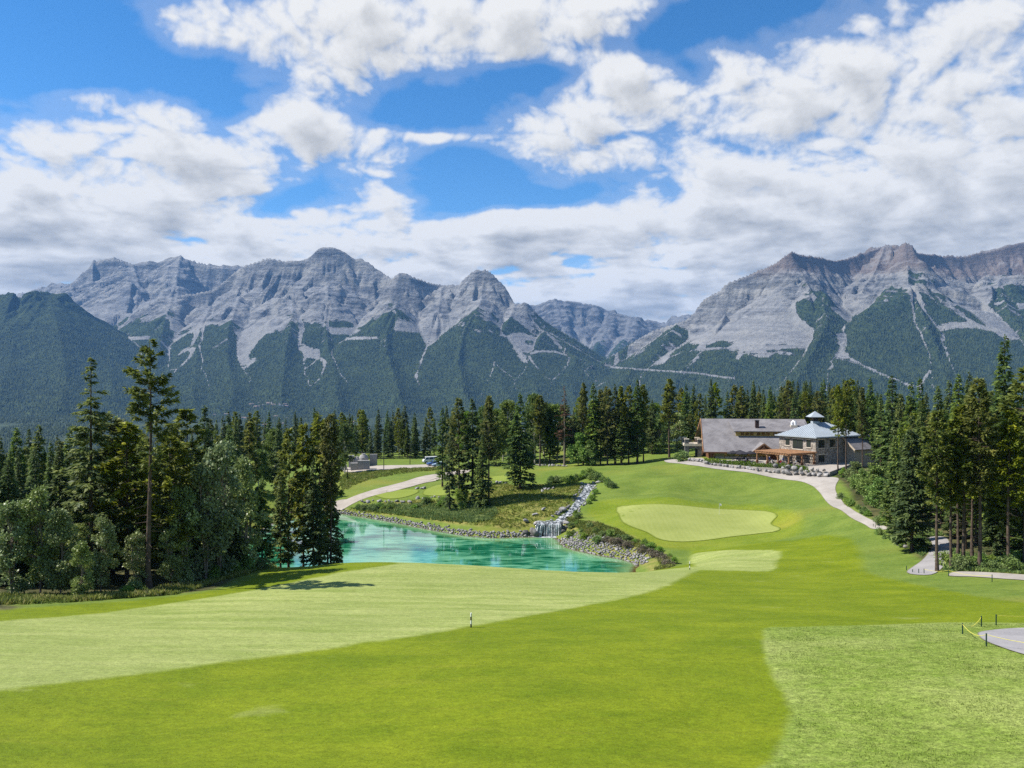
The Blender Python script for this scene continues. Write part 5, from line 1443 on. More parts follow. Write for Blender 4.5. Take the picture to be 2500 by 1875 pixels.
def rock_np(seed, sub=1, flat=0.72):
    rg = np.random.default_rng(seed)
    bm = bmesh.new(); bmesh.ops.create_icosphere(bm, subdivisions=sub, radius=0.5)
    V = np.array([v.co[:] for v in bm.verts]); Fc = np.array([[v.index for v in f.verts] for f in bm.faces]); bm.free()
    for _ in range(12):                                     # cut flat facets, as broken rock has
        n = rg.normal(0, 1, 3); n /= np.linalg.norm(n); h = rg.uniform(0.21, 0.40)
        k = V @ n - h; V = V - np.outer(np.maximum(k, 0), n) * 0.97
    V *= rg.uniform(0.75, 1.25, 3) * np.array([1, 1, flat])
    V += rg.normal(0, 0.012, V.shape)
    return V, Fc
ROCKS = [rock_np(s, 1) for s in range(40, 46)]
BOULDERS = [rock_np(s, 2, 0.85) for s in range(50, 56)]
ROCK_ME = [mesh_np('stone', v, f, [M_STONE]) for v, f in ROCKS]
BOULDER_ME = [mesh_np('boulder', v, f, [M_STONE]) for v, f in BOULDERS]
BOULDER_DK = [mesh_np('boulder', v, f, [M_DARKSTONE]) for v, f in BOULDERS]

def gz(x, y): return float(ground_z(np.array([float(x)]), np.array([float(y)]))[0])
RR = random.Random(11)

def put_stone(me, name, x, y, size, parent=None, z=None, dz=0.0, sq=1.0):
    o = link(name, me, parent)
    o.location = (x, y, (gz(x, y) if z is None else z) + dz)
    o.rotation_euler = (RR.uniform(-0.4, 0.4), RR.uniform(-0.4, 0.4), RR.uniform(0, 6.28))
    o.scale = (size * RR.uniform(0.8, 1.25), size * RR.uniform(0.8, 1.2), size * sq * RR.uniform(0.8, 1.2))
    return o

def stony_shore(name, label, a, b, bands, seed, n_parts):
    """stones heaped along the pond's outline from index a to b; the largest are parts, the rest one part of kind stuff"""
    rg = np.random.default_rng(seed)
    root = empty(name, (POND[a][0], POND[a][1], 0)); tag(root, label, kind='structure')
    P = POND[a:b + 1]
    seg = np.linalg.norm(np.diff(P, axis=0), axis=1); cum = np.r_[0, np.cumsum(seg)]
    spots = []
    s = 0.0
    while s < cum[-1]:
        i = min(np.searchsorted(cum, s, 'right') - 1, len(seg) - 1)
        t = (s - cum[i]) / seg[i]; p = P[i] + t * (P[i + 1] - P[i])
        n = (P[i + 1] - P[i]) / seg[i]; n = np.array([-n[1], n[0]])       # away from the water (outline runs clockwise seen from above)
        if seg_sdf(np.array([p[0] + n[0] * 0.5]), np.array([p[1] + n[1] * 0.5]), POND)[0] > 0: n = -n
        frac = s / cum[-1]
        wdt = bands(frac) * (0.75 + 0.5 * rg.random())
        q = -0.35
        while q < wdt:
            size = rg.uniform(0.45, 0.95) * (0.85 if q > 2 else 1.0)
            xy = p + n * (q + rg.uniform(-0.15, 0.15)) + rg.uniform(-0.2, 0.2, 2)
            spots.append((size, xy[0], xy[1]))
            q += size * 0.62
        s += rg.uniform(0.42, 0.62)
    spots.sort(key=lambda r: -r[0])
    xs = np.array([r[1] for r in spots]); ys = np.array([r[2] for r in spots]); zs = np.maximum(ground_z(xs, ys), -0.12)
    root_loc = Vector(root.location)
    for k in range(min(n_parts, len(spots))):
        o = put_stone(ROCK_ME[k % len(ROCK_ME)], 'stone', 0, 0, spots[k][0], root, 0.0, 0.0, 0.95)
        o.location = Vector((xs[k], ys[k], zs[k] + spots[k][0] * 0.12)) - root_loc
    VV, FF = [], []; nv = 0
    for k in range(n_parts, len(spots)):
        v, f = ROCKS[k % len(ROCKS)]
        an = rg.random() * 6.28; c, s_ = math.cos(an), math.sin(an)
        q = v * spots[k][0] * rg.uniform(0.85, 1.2, 3)
        q = np.c_[q[:, 0] * c - q[:, 1] * s_, q[:, 0] * s_ + q[:, 1] * c, q[:, 2]] + [xs[k], ys[k], zs[k] + spots[k][0] * 0.1]
        VV.append(q - np.array(root_loc)); FF.append(f + nv); nv += len(v)
    if VV:
        o = link('small_stones', mesh_np('small_stones', np.vstack(VV), np.vstack(FF), [M_STONE]), root); o['kind'] = 'stuff'
    return len(spots)

def nearest_i(u, v):
    p = z0([(u, v)])[0]; return int(np.argmin(((POND - p) ** 2).sum(1)))
iL, iF, iF2, iR = nearest_i(700, 1250), nearest_i(1300, 1310), nearest_i(1366, 1317), nearest_i(1575, 1383)
stony_shore('stony_shore', 'row of grey stones along the far shore of the pond', iL, iF, lambda f: 0.9 + 0.9 * sstep(0.3, 1.0, np.array(f)), 1, 150)
stony_shore('stony_shore', 'wide bank of grey stones below the putting green', iF2, iR, lambda f: 1.6 + 3.4 * float(np.sin(np.clip(f * 1.05, 0, 1) * math.pi) ** 0.7), 2, 150)

# ---------------------------------------------------------------- waterfall and stream
def mat_foam(name, white, dark, thr):
    m, T = new_mat(name)
    P = T.pos()
    f = T.noise(T.scaled(P, (1.6, 1.6, 1.6)), 1.0, 6, 0.7)
    f2 = T.noise(T.scaled(P, (7, 7, 7)), 1.0, 4, 0.7)
    k = T.ramp(T.math('ADD', f, T.math('MULTIPLY', T.math('SUBTRACT', f2, 0.5), 0.5)), thr - 0.07, thr + 0.07)
    c = T.mix(k, dark, white)
    finish(T, c, T.math('MULTIPLY_ADD', k, 0.5, 0.12), T.bump(f2, 0.8, 0.15), 0.5)
    return m
M_STREAM = mat_foam('tumbling_water', (0.55, 0.57, 0.58), (0.035, 0.042, 0.038), 0.535)
M_FALL = mat_foam('falling_water', (0.58, 0.60, 0.62), (0.22, 0.235, 0.25), 0.50)

def stream():
    pts = smooth_poly(STREAM3, 8, False)
    wd = np.interp(np.linspace(0, 1, len(pts)), [0, 0.15, 0.4, 0.6, 0.8, 1], [1.9, 0.8, 0.85, 1.1, 1.1, 1.7])
    V = []; Fc = []; nc = 7
    # falls in small steps
    zs = np.interp(np.arange(len(pts)), [0, len(pts) - 1], [2.75, gz(*pts[-1][:2]) + 0.45])
    L = np.arange(len(pts))
    for i, p in enumerate(pts):
        a = pts[min(i + 1, len(pts) - 1)][:2] - pts[max(i - 1, 0)][:2]; a = a / np.linalg.norm(a); n = np.array([-a[1], a[0]])
        base = gz(*p[:2]) + 0.42 + 0.10 * math.sin(i * 1.7)
        if i < 3: base = 2.62
        for k in range(nc):
            t = (k / (nc - 1) - 0.5) * 2
            q = p[:2] + n * t * wd[i]
            V.append((q[0], q[1], base - 0.06 * t * t + 0.05 * math.sin(i * 2.1 + k * 1.9)))
    for i in range(len(pts) - 1):
        for k in range(nc - 1):
            a0 = i * nc + k; Fc.append((a0, a0 + 1, a0 + nc + 1, a0 + nc))
    o = link('stream', mesh_np('stream', V, Fc, [M_STREAM], True))
    return tag(o, 'white stream tumbling down to the waterfall', kind='structure')
STREAM_O = stream()

def waterfall():
    c = W(1341, 1308, 155.0); c[2] = 0
    root = empty('waterfall', (c[0], c[1], 0)); tag(root, 'small white waterfall dropping over dark rock into the pond', 'waterfall')
    rg = np.random.default_rng(5)
    # dark rock wall behind the water
    V, Fc = [], []; n = 22
    for i in range(n + 1):
        x = -2.6 + 5.2 * i / n
        y = 0.9 + 0.22 * math.sin(i * 1.3) + 0.1 * rg.normal() - 0.03 * x * x
        for (zz, dy) in ((-0.6, 0.0), (0.7, 0.12), (1.5, 0.05), (2.42 + 0.05 * math.sin(i * 2.1), 0.16), (2.50, 1.7)):
            V.append((x, y + dy + 0.08 * rg.normal(), zz))
    for i in range(n):
        for k in range(4):
            a = i * 5 + k; Fc.append((a, a + 5, a + 6, a + 1))
    link('rock_ledge', mesh_np('rock_ledge', V, Fc, [M_DARKSTONE]), root)
    # lip of water, then strands
    V, Fc = [], []
    for i in range(n + 1):
        x = -2.35 + 4.7 * i / n
        for (y, zz) in ((2.2, 2.66), (1.2, 2.62), (0.72, 2.56), (0.52, 2.40)): V.append((x, y - 0.03 * x * x, zz + 0.02 * rg.normal()))
    for i in range(n):
        for k in range(3): a = i * 4 + k; Fc.append((a, a + 4, a + 5, a + 1))
    link('water_lip', mesh_np('water_lip', V, Fc, [M_STREAM], True), root)
    xs = np.concatenate([np.linspace(-2.35, -1.0, 22), np.linspace(-0.95, 2.3, 30)])
    for x in xs:
        w = rg.uniform(0.05, 0.12) * (1.35 if x < -1.0 else 0.85)
        reach = rg.uniform(0.25, 0.45); m_ = 9
        if x > -1 and rg.random() < 0.12: continue
        dx = rg.uniform(-0.1, 0.1) - (0.55 if x < -1.0 else 0.05)
        V, Fc = [], []
        for j in range(m_):
            t = j / (m_ - 1); y = 0.56 - 0.03 * x * x - reach * t ** 0.6 - 0.10 * t; zz = 2.46 - 2.46 * t ** 1.5
            ww = w * (1 + 0.5 * t)
            xx = x + dx * t
            V += [(xx - ww, y, zz), (xx, y - 0.05, zz), (xx + ww, y, zz), (xx, y + 0.05, zz)]
        for j in range(m_ - 1):
            for k in range(4): a = j * 4; Fc.append((a + k, a + (k + 1) % 4, a + 4 + (k + 1) % 4, a + 4 + k))
        link('water_strand', mesh_np('water_strand', V, Fc, [M_FALL], True), root)
    V = [(0, -0.4, 0.05)]; Fc = []
    for k in range(40):
        a = 2 * math.pi * k / 40; r = 1 + 0.2 * rg.normal() * 0.6
        V.append((-0.3 + 3.1 * r * math.cos(a), -0.35 + 0.75 * r * math.sin(a), 0.012))
    for k in range(40): Fc.append((0, 1 + k, 1 + (k + 1) % 40))
    link('foam', mesh_np('foam', V, Fc, [M_FALL]), root)
waterfall()

FALL_ROCKS = [
    (1306, 1303, 155.6, 3.0, 1, 'big dark slab standing left of the waterfall at the water'), (1285, 1306, 155.8, 2.3, 1, 'low dark slab in the pond left of the waterfall'), (1316, 1272, 158.4, 2.8, 0, 'pale flat boulder on top left of the waterfall'),
    (1322, 1292, 156.6, 1.9, 1, 'dark boulder under the pale flat one left of the falling water'), (1383, 1272, 157.6, 2.2, 0, 'grey boulder on top right of the waterfall'), (1379, 1290, 156.3, 1.9, 1, 'dark boulder at the right side of the falling water'),
    (1376, 1304, 155.2, 1.3, 1, 'small dark rock at the water right of the waterfall'), (1373, 1244, 164.8, 2.4, 0, 'pale boulder on the left bank of the stream above the waterfall'), (1327, 1245, 165, 1.5, 0, 'pale flat stone in the meadow above the waterfall'),
    (1305, 1254, 163, 1.3, 0, 'small pale stone in the meadow left of the waterfall'), (1284, 1268, 160, 1.7, 0, 'pale stones lying at the meadow edge left of the waterfall'),
]
for u, v, d, s, dk, lab in FALL_ROCKS:
    x = (u - CX) / F * d
    o = put_stone((BOULDER_DK if dk else BOULDER_ME)[RR.randrange(6)], 'boulder', x, d, s, None, max(gz(x, d), 0.0), s * 0.18, 0.7)
    tag(o, lab, 'boulder')
def stones_beside_stream():
    pts = smooth_poly(STREAM3, 8, False)
    for i in range(3, len(pts)):
        for side in (-1, 1):
            if RR.random() < 0.35: continue
            a = pts[min(i + 1, len(pts) - 1)][:2] - pts[i - 1][:2]; a = a / np.linalg.norm(a)
            q = pts[i][:2] + np.array([-a[1], a[0]]) * side * RR.uniform(1.3, 2.0)
            o = put_stone(BOULDER_ME[RR.randrange(6)], 'boulder', q[0], q[1], RR.uniform(0.5, 1.1), STREAM_O, None, 0.1, 0.8)
    for (u, v, d, s) in [(1436, 1180, 186, 1.4), (1448, 1176, 187, 1.5), (1462, 1180, 185.5, 1.6), (1474, 1178, 185, 1.3), (1420, 1178, 187, 1.2), (1340, 1192, 183, 1.1), (1350, 1187, 184, 1.3), (1325, 1198, 181, 1.2), (1330, 1190, 184, 1.0)]:
        x = (u - CX) / F * d
        tag(put_stone(BOULDER_ME[RR.randrange(6)], 'boulder', x, d, s, None, None, 0.15, 0.9), 'pale boulder at the head of the stream below the mounds', 'boulder', 'boulders at the head of the stream')
stones_beside_stream()
for (u, v, d, n, lab, grp) in [(1028, 1190, 194, 9, 'pale boulder in the heap between the two left tees', 'boulders between the tees'), (1060, 1222, 184, 0, '', ''),]:
    for k in range(n):
        x = (u - CX) / F * d + RR.uniform(-1.3, 1.3); y = d + RR.uniform(-0.9, 0.9)
        tag(put_stone(BOULDER_ME[k % 6], 'boulder', x, y, RR.uniform(0.7, 1.2), None, None, 0.15), lab, 'boulder', grp)
def stone_row(u0, v0, u1, v1, n, lab, grp, smin=0.7, smax=1.2, jit=0.5, name='boulder'):
    a, b = hit(u0, v0), hit(u1, v1)
    for k in range(n):
        q = a + (b - a) * (k + 0.5) / n
        x, y = q[0] + RR.uniform(-jit, jit), q[1] + RR.uniform(-jit, jit)
        tag(put_stone(BOULDER_ME[RR.randrange(6)], name, x, y, RR.uniform(smin, smax), None, None, 0.15), lab, 'boulder', grp)
stone_row(875, 1228, 1010, 1226, 16, 'pale boulder in the row below the left tee', 'boulders below the left tee')
stone_row(1020, 1220, 1075, 1214, 7, 'pale boulder in the row below the middle tee', 'boulders below the middle tee')
stone_row(1200, 1178, 1240, 1180, 7, 'pale boulder left of the foot of the big lone spruce', 'boulders by the big spruce')
stone_row(1308, 1136, 1385, 1139, 16, 'pale boulder holding up the small back tee', 'boulders under the back tee', 0.8, 1.2, 0.3)
stone_row(2192, 1328, 2215, 1342, 2, 'pale boulder under the spruce on the grass point', 'boulders on the grass point', 1.0, 1.3, 0.2)

# ---------------------------------------------------------------- wild grass and low plants
M_WILD = mat_leaf('wild_grass', (0.120, 0.170, 0.030), (0.250, 0.270, 0.062), (0.360, 0.325, 0.125), 0.3, hue=0.0, val=0.0)
M_WILDG = mat_leaf('green_weeds', (0.098, 0.174, 0.039), (0.251, 0.338, 0.074), (0.413, 0.456, 0.131), 0.3, hue=0.0, val=0.0)
M_PINK = mat_leaf('pink_fireweed', (0.130, 0.150, 0.070), (0.240, 0.180, 0.145), (0.360, 0.240, 0.230), 0.3)

def tufts(name, label, poly, n, h, mat, seed, holes=(), inset=0.3, blades=6, dens=None):
    rg = np.random.default_rng(seed); poly = np.asarray(poly)
    lo, hi = poly.min(0), poly.max(0)
    pts = np.zeros((0, 2))
    while len(pts) < n:
        q = rg.uniform(lo, hi, (n * 2, 2))
        k = seg_sdf(q[:, 0], q[:, 1], poly) > inset
        for hp, mg in holes: k &= seg_sdf(q[:, 0], q[:, 1], hp) < -mg
        if dens is not None: k &= rg.random(len(q)) < dens(q[:, 0], q[:, 1])
        if not k.any(): break
        pts = np.vstack([pts, q[k]])
    pts = pts[:n]
    z = ground_z(pts[:, 0], pts[:, 1])
    sd = line_dist(pts[:, 0], pts[:, 1], STREAM3[:, :2]); keep = sd > 1.5
    pts, z = pts[keep], z[keep]
    cl = fbm(pts[:, 0] / 3.5, pts[:, 1] / 3.5, 3, seed=seed % 7)
    bi = np.repeat(np.arange(len(pts)), blades); m = len(bi)
    C = np.c_[pts[bi] + rg.normal(0, 0.12, (m, 2)), z[bi] - 0.03]
    D = norm(np.c_[rg.normal(0, 0.42, (m, 2)), np.ones(m)])
    Wd = norm(np.cross(D, np.c_[rg.normal(0, 1, (m, 2)), np.zeros(m)]))
    L = h * (0.5 + 0.8 * rg.random(m)) * (0.8 + 0.7 * cl[bi]); B = L * rg.uniform(0.22, 0.40, m)
    tint = np.clip(0.45 + 0.9 * cl[bi] + rg.normal(0, 0.22, m), 0, 1)
    me = sprays_to_mesh(name, C, D, Wd, L, B, tint, mat)
    return tag(link(name, me), label, kind='stuff')
STONES_R = [(POND, 5.2)]
tufts('wild_grass', 'long yellow green grass on the bank above the far shore', MEADOW, 7000, 0.42, M_WILD, 1, [(POND, 1.2), (TEE_LEFT, 0.3), (TEE_MID, 0.3)])
tufts('wild_grass', 'long grass and weeds on the bank below the putting green', BANK_R, 3800, 0.48, M_WILD, 2, [(POND, 3.6)])
tufts('green_weeds', 'low green plants on the bank below the left tees', smooth_poly(hits([(845, 1240), (900, 1232), (1000, 1232), (1100, 1232), (1215, 1240), (1180, 1275), (1080, 1275), (960, 1258), (880, 1248)]), 3), 5200, 0.62, M_WILDG, 3, [(POND, 1.0)])
tufts('wild_grass', 'tall pale grass along the edge of the left wood', smooth_poly(np.vstack([hits([(-80, 1480), (0, 1478), (120, 1475), (300, 1462), (430, 1452), (540, 1420), (640, 1392), (760, 1372)]), hits([(830, 1360), (720, 1358), (560, 1395), (430, 1430), (300, 1445), (100, 1455), (-80, 1455)])]), 3), 4600, 0.55, M_WILD, 4)
tufts('green_weeds', 'weeds on the forest floor under the front pines', smooth_poly(hits([(2215, 1340), (2240, 1300), (2300, 1300), (2330, 1340), (2420, 1360), (2560, 1370), (2560, 1402), (2420, 1404), (2330, 1398), (2290, 1396), (2300, 1380)]), 3), 3000, 0.5, M_WILDG, 5, [(SIDE_PATH, 0.3), (ROADSIDE_PATH, 0.3)])
tufts('wild_grass', 'rough grass on the bank between the gravel road and the parking', smooth_poly(hits([(835, 1200), (900, 1172), (1000, 1155), (1070, 1148), (1070, 1140), (1000, 1141), (900, 1150), (835, 1160)]), 3), 2600, 0.5, M_WILD, 6, [(GRAVEL_ROAD, 0.4), (PARKING, 0.4)])

SHRUB_MARKS = {
    'shrubs above the stony bank': [(1415, 'right of the waterfall'), (1450, 'left of the first pink shrubs'), (1500, 'below the left of the green'), (1560, 'in the middle of the bank'), (1700, 'towards the right tip of the bank')],
    'shrubs below the middle tee': [(1060, 'at its left part'), (1100, 'before the spruce nearest the pond'), (1150, 'under the clump above the shore'), (1300, 'right of the clump')],
    'shrubs below the left tee': [(900, 'by the end of the gravel road'), (950, 'under the left end of the left tee'), (990, 'under the right end of the left tee'), (1300, 'between the two tees')],
    'shrubs under the front pines': [(2330, 'by the two left front pines'), (2380, 'by the middle front pines'), (2430, 'by the tallest front pine'), (2470, 'by the orange brown trunk'), (2700, 'at the right edge of the photo')],
    'shrubs beside the cart path': [(2085, 'at the upper end of the bend'), (2120, 'in the middle of the bend'), (2300, 'at the lower end')],
    'shrubs before the left wood': [(380, 'left of the tallest pine trunk'), (480, 'right of the tallest pine trunk'), (600, 'under the largest aspen'), (700, 'near the shadow on the fairway'), (900, 'towards the pond')],
    'shrubs at the head of the stream': [(1380, 'left of the stream'), (1440, 'right above the stream head'), (1600, 'right of the stream, towards the green')],
    'shrubs on the grass point': [(2165, 'at its left tip'), (2190, 'in its middle'), (2300, 'by the side path')],
}
M_TURF = mat_leaf('turf_blades', (0.125, 0.190, 0.024), (0.205, 0.262, 0.052), (0.285, 0.320, 0.100), 0.3, hue=0.0, val=0.0)
tufts('lawn_grass', 'pale mown rough grass in the right foreground', np.array([p for p in ROUGH_R if p[1] > 27.0 and p[1] < 62 and p[0] < 46]), 30000, 0.085, M_TURF, 7, [(TEE_PAD, 0.2)], 0.5, 3)
M_TURFF = mat_leaf('fairway_blades', (0.100, 0.150, 0.005), (0.165, 0.210, 0.010), (0.235, 0.255, 0.028), 0.3, hue=0.0, val=0.0)
tufts('fairway_grass', 'short green grass of the near fairway', np.array([(-30, 27), (30, 27), (32, 50), (-32, 50)], float), 24000, 0.05, M_TURFF, 9, [(ROUGH_R, 0.1), (LIGHT, 0.3)], 0.1, 3)
def shrub(u, v, H, label, group, key='bush', width=1.0, mat=None):
    x, y = hit(u, v)
    if group in SHRUB_MARKS:
        size = 'knee high' if H < 0.85 else 'waist high' if H < 1.1 else 'chest high' if H < 1.4 else 'man high'
        label = size + ' ' + label + ', ' + next(m for lim, m in SHRUB_MARKS[group] if u < lim)
    return plant(key, x, y, H, label, group, width=width, sink=0.05)
for s_ in (31, 32): proto('pink', broadleaf(s_, 1.4, 1.0, M_PINK, 900, 0.18, 0.05, 3, M_BARKL, 18, 0.9), 1.4, 'flowering_shrub', 'shrub')
for (u, v) in [(1392, 1180), (1405, 1174), (1418, 1170), (1432, 1168), (1446, 1170), (1458, 1172), (1470, 1178), (1484, 1186), (1494, 1190), (1360, 1178), (1345, 1180), (1376, 1176), (1440, 1162), (1425, 1163), (1465, 1168)]:
    shrub(u, v, RR.uniform(1.2, 2.0), 'dark green willow shrub', 'shrubs at the head of the stream', width=1.1)
for (u, v) in [(1445, 1222), (1450, 1214), (1438, 1230), (1455, 1206), (1405, 1258), (1412, 1266)]:
    shrub(u, v, RR.uniform(0.8, 1.3), 'small green shrub on the right bank of the stream', 'shrubs on the bank of the stream')
for (u, v) in [(1395, 1290), (1408, 1282), (1420, 1300), (1440, 1290), (1455, 1300), (1470, 1308), (1490, 1310), (1510, 1316), (1530, 1320), (1550, 1326), (1575, 1334), (1590, 1342), (1610, 1350), (1400, 1305), (1425, 1315), (1460, 1325), (1390, 1312), (1635, 1362), (1645, 1376)]:
    shrub(u, v, RR.uniform(0.7, 1.3), 'green shrub atop the stony bank', 'shrubs above the stony bank', width=1.2)
for (u, v) in [(1482, 1322), (1495, 1326), (1510, 1330), (1530, 1336), (1600, 1358), (1612, 1364), (1622, 1370), (1590, 1352), (1570, 1348), (1632, 1384)]:
    shrub(u, v, RR.uniform(0.8, 1.2), 'pinkish flowering shrub on the stony bank below the putting green', 'pink flowering shrubs on the stony bank', 'pink', 1.3)
for k in range(24):
    u = RR.uniform(1020, 1200); v = 1226 + RR.uniform(0, 24)
    shrub(u, v, RR.uniform(0.8, 1.6), 'bushy green shrub below the middle tee', 'shrubs below the middle tee', width=1.2)
for k in range(16):
    u = RR.uniform(860, 1020); v = 1236 + RR.uniform(0, 10)
    shrub(u, v, RR.uniform(0.7, 1.2), 'green shrub below the left tee', 'shrubs below the left tee', width=1.3)
for k in range(10):
    u = RR.uniform(2140, 2215); v = 1305 + (u - 2140) * 0.42 + RR.uniform(-6, 6)
    shrub(u, v, RR.uniform(0.6, 1.1), 'shrub on the dry grass point', 'shrubs on the grass point')
for k in range(22):
    u = RR.uniform(2290, 2520); v = 1388 + RR.uniform(-22, 8)
    shrub(u, v, RR.uniform(0.7, 1.6), 'shrub under the front pines', 'shrubs under the front pines', width=1.2)
for k in range(14):
    u = RR.uniform(2010, 2160)
    v = 1205 + (u - 2030) * 0.62 + RR.uniform(-4, 4)
    if u < 2045: continue
    shrub(u, v, RR.uniform(0.8, 1.5), 'leafy shrub beside the cart path bend', 'shrubs beside the cart path', width=1.2)
for k in range(18):
    u = RR.uniform(300, 800); v = 1455 - (u - 300) * 0.19
    shrub(u, v, RR.uniform(0.8, 1.8), 'shrub in the long grass', 'shrubs before the left wood', width=1.2)

# ---------------------------------------------------------------- building helpers
class MB:
    """collects boxes and polygons into one mesh"""
    def __init__(self): self.v, self.f = [], []
    def poly(self, pts):
        b = len(self.v); self.v += [tuple(map(float, p)) for p in pts]; self.f.append(tuple(range(b, b + len(pts)))); return self
    def hexa(self, lo, hi):
        """lo, hi: four corners each, in the same turning order"""
        b = len(self.v); self.v += [tuple(map(float, p)) for p in list(lo) + list(hi)]
        for q in ((3, 2, 1, 0), (4, 5, 6, 7), (0, 1, 5, 4), (1, 2, 6, 5), (2, 3, 7, 6), (3, 0, 4, 7)): self.f.append(tuple(b + i for i in q))
        return self
    def box(self, x0, x1, y0, y1, z0, z1):
        return self.hexa([(x0, y0, z0), (x1, y0, z0), (x1, y1, z0), (x0, y1, z0)], [(x0, y0, z1), (x1, y0, z1), (x1, y1, z1), (x0, y1, z1)])
    def slab(self, pts, t):
        """a roof panel: polygon pts with thickness t below it"""
        pts = [Vector(p) for p in pts]; n = (pts[1] - pts[0]).cross(pts[2] - pts[0]).normalized()
        if n.z < 0: n = -n; pts = pts[::-1]
        lo = [p - n * t for p in pts]; k = len(pts); b = len(self.v)
        self.v += [tuple(p) for p in pts] + [tuple(p) for p in lo]
        self.f.append(tuple(range(b, b + k))); self.f.append(tuple(range(b + 2 * k - 1, b + k - 1, -1)))
        for i in range(k): j = (i + 1) % k; self.f.append((b + j, b + i, b + k + i, b + k + j))
        return self
    def bar(self, a, c, w, h=None):
        """a square bar from a to c"""
        a, c = Vector(a), Vector(c); d = (c - a).normalized(); h = h or w
        s = d.cross(Vector((0, 0, 1))); s = s.normalized() if s.length > 1e-3 else Vector((1, 0, 0)); u = s.cross(d)
        q = [(-w, -h), (w, -h), (w, h), (-w, h)]
        return self.hexa([a + s * (i / 2) + u * (j / 2) for i, j in q], [c + s * (i / 2) + u * (j / 2) for i, j in q])
    def cyl(self, x, y, z0, z1, r0, r1, n=12):
        b = len(self.v)
        for k in range(n): t = 2 * math.pi * k / n; self.v.append((x + r0 * math.cos(t), y + r0 * math.sin(t), z0))
        for k in range(n): t = 2 * math.pi * k / n; self.v.append((x + r1 * math.cos(t), y + r1 * math.sin(t), z1))
        for k in range(n): j = (k + 1) % n; self.f.append((b + k, b + j, b + n + j, b + n + k))
        self.f.append(tuple(range(b + n - 1, b - 1, -1))); self.f.append(tuple(range(b + n, b + 2 * n))); return self
    def build(self, name, mat, parent=None, origin=(0, 0, 0), smooth=False):
        o3 = np.array(origin, float)
        me = mesh_np(name, np.array(self.v) - o3, self.f, [mat], smooth)
        return link(name, me, parent)

def mat_shingle():
    m, T = new_mat('grey_shingles'); P = T.pos()
    sp = T.n('ShaderNodeSeparateXYZ'); T.set(sp, 0, P)
    br = T.n('ShaderNodeTexBrick', {'Vector': T.n('ShaderNodeCombineXYZ', {0: sp.outputs[0], 1: T.math('MULTIPLY', sp.outputs[2], 1.6)}).outputs[0], 'Scale': 1.0, 'Mortar Size': 0.035, 'Brick Width': 0.9, 'Row Height': 0.42,
                                    'Color1': (0.150, 0.142, 0.146, 1), 'Color2': (0.205, 0.194, 0.198, 1), 'Mortar': (0.10, 0.09, 0.09, 1)})
    a = T.noise(T.scaled(P, (0.35, 0.35, 0.35)), 1.0, 5, 0.6)
    c = T.mix(T.ramp(a, 0.35, 0.7), br.outputs[0], (0.228, 0.216, 0.218))
    finish(T, c, 0.9, T.bump(T.noise(T.scaled(P, (3, 3, 6)), 1.0, 4), 0.5, 0.04), 0.2)
    return m
M_SHINGLE = mat_shingle()
def mat_masonry():
    m, T = new_mat('field_stone_wall'); co = T.n('ShaderNodeTexCoord').outputs['Object']
    v = T.n('ShaderNodeTexVoronoi', {'Vector': co, 'Scale': 2.1}, feature='F1')
    e = T.n('ShaderNodeTexVoronoi', {'Vector': co, 'Scale': 2.1}, feature='DISTANCE_TO_EDGE')
    sc = T.n('ShaderNodeSeparateColor'); T.set(sc, 0, v.outputs['Color'])
    c = T.mix(sc.outputs[0], (0.17, 0.145, 0.12), (0.46, 0.41, 0.34))
    c = T.mix(T.math('MULTIPLY', sc.outputs[1], 0.5), c, (0.26, 0.20, 0.15))
    c = T.mix(T.ramp(e.outputs['Distance'], 0.06, 0.015), c, (0.36, 0.34, 0.31))
    finish(T, c, 0.92, T.bump(T.ramp(e.outputs['Distance'], 0.0, 0.15), 0.7, 0.08), 0.2)
    return m
M_MASON = mat_masonry()
M_METALROOF = plain('blue_grey_metal_roof', (0.325, 0.362, 0.392), 0.42, 0.10, 0.5, 0, None, 0.5)
M_TIMBER = plain('honey_timber', (0.300, 0.165, 0.085), 0.7, 0.3, 2.5, 0.01)
M_TIMBERD = plain('brown_timber', (0.150, 0.070, 0.036), 0.75, 0.3, 2.5, 0.01)
M_YELLOW = plain('ochre_boards', (0.400, 0.285, 0.085), 0.75, 0.2, 2.0, 0.01)
M_BEIGE = plain('beige_siding', (0.430, 0.360, 0.275), 0.85, 0.12, 1.5, 0.01)
M_CREAM = plain('cream_stone_trim', (0.52, 0.46, 0.36), 0.85, 0.15, 2.0, 0.01)
M_DARK = plain('dark_metal', (0.035, 0.033, 0.036), 0.55, 0.3, 2.0, 0)
M_BROWN = plain('dark_brown_chimney', (0.060, 0.036, 0.032), 0.85, 0.3, 3.0, 0.02)
M_WHITE = plain('white_paint', (0.74, 0.74, 0.73), 0.5, 0.06, 2.0, 0)
M_PATIO = plain('patio_paving', (0.36, 0.325, 0.285), 0.9, 0.15, 1.2, 0.01)
def mat_glass():
    m, T = new_mat('dark_window_glass'); co = T.pos()
    finish(T, (0.022, 0.026, 0.028), 0.06, T.bump(T.noise(co, 0.6, 2), 0.08, 0.05), 0.6); return m
M_GLASS = mat_glass()
M_AMBER = plain('amber_shaded_glass', (0.170, 0.085, 0.018), 0.2, 0.35, 1.2, 0, None, 0.5)
M_GREENGLASS = plain('green_reflecting_glass', (0.115, 0.130, 0.030), 0.2, 0.4, 0.7, 0, None, 0.5)

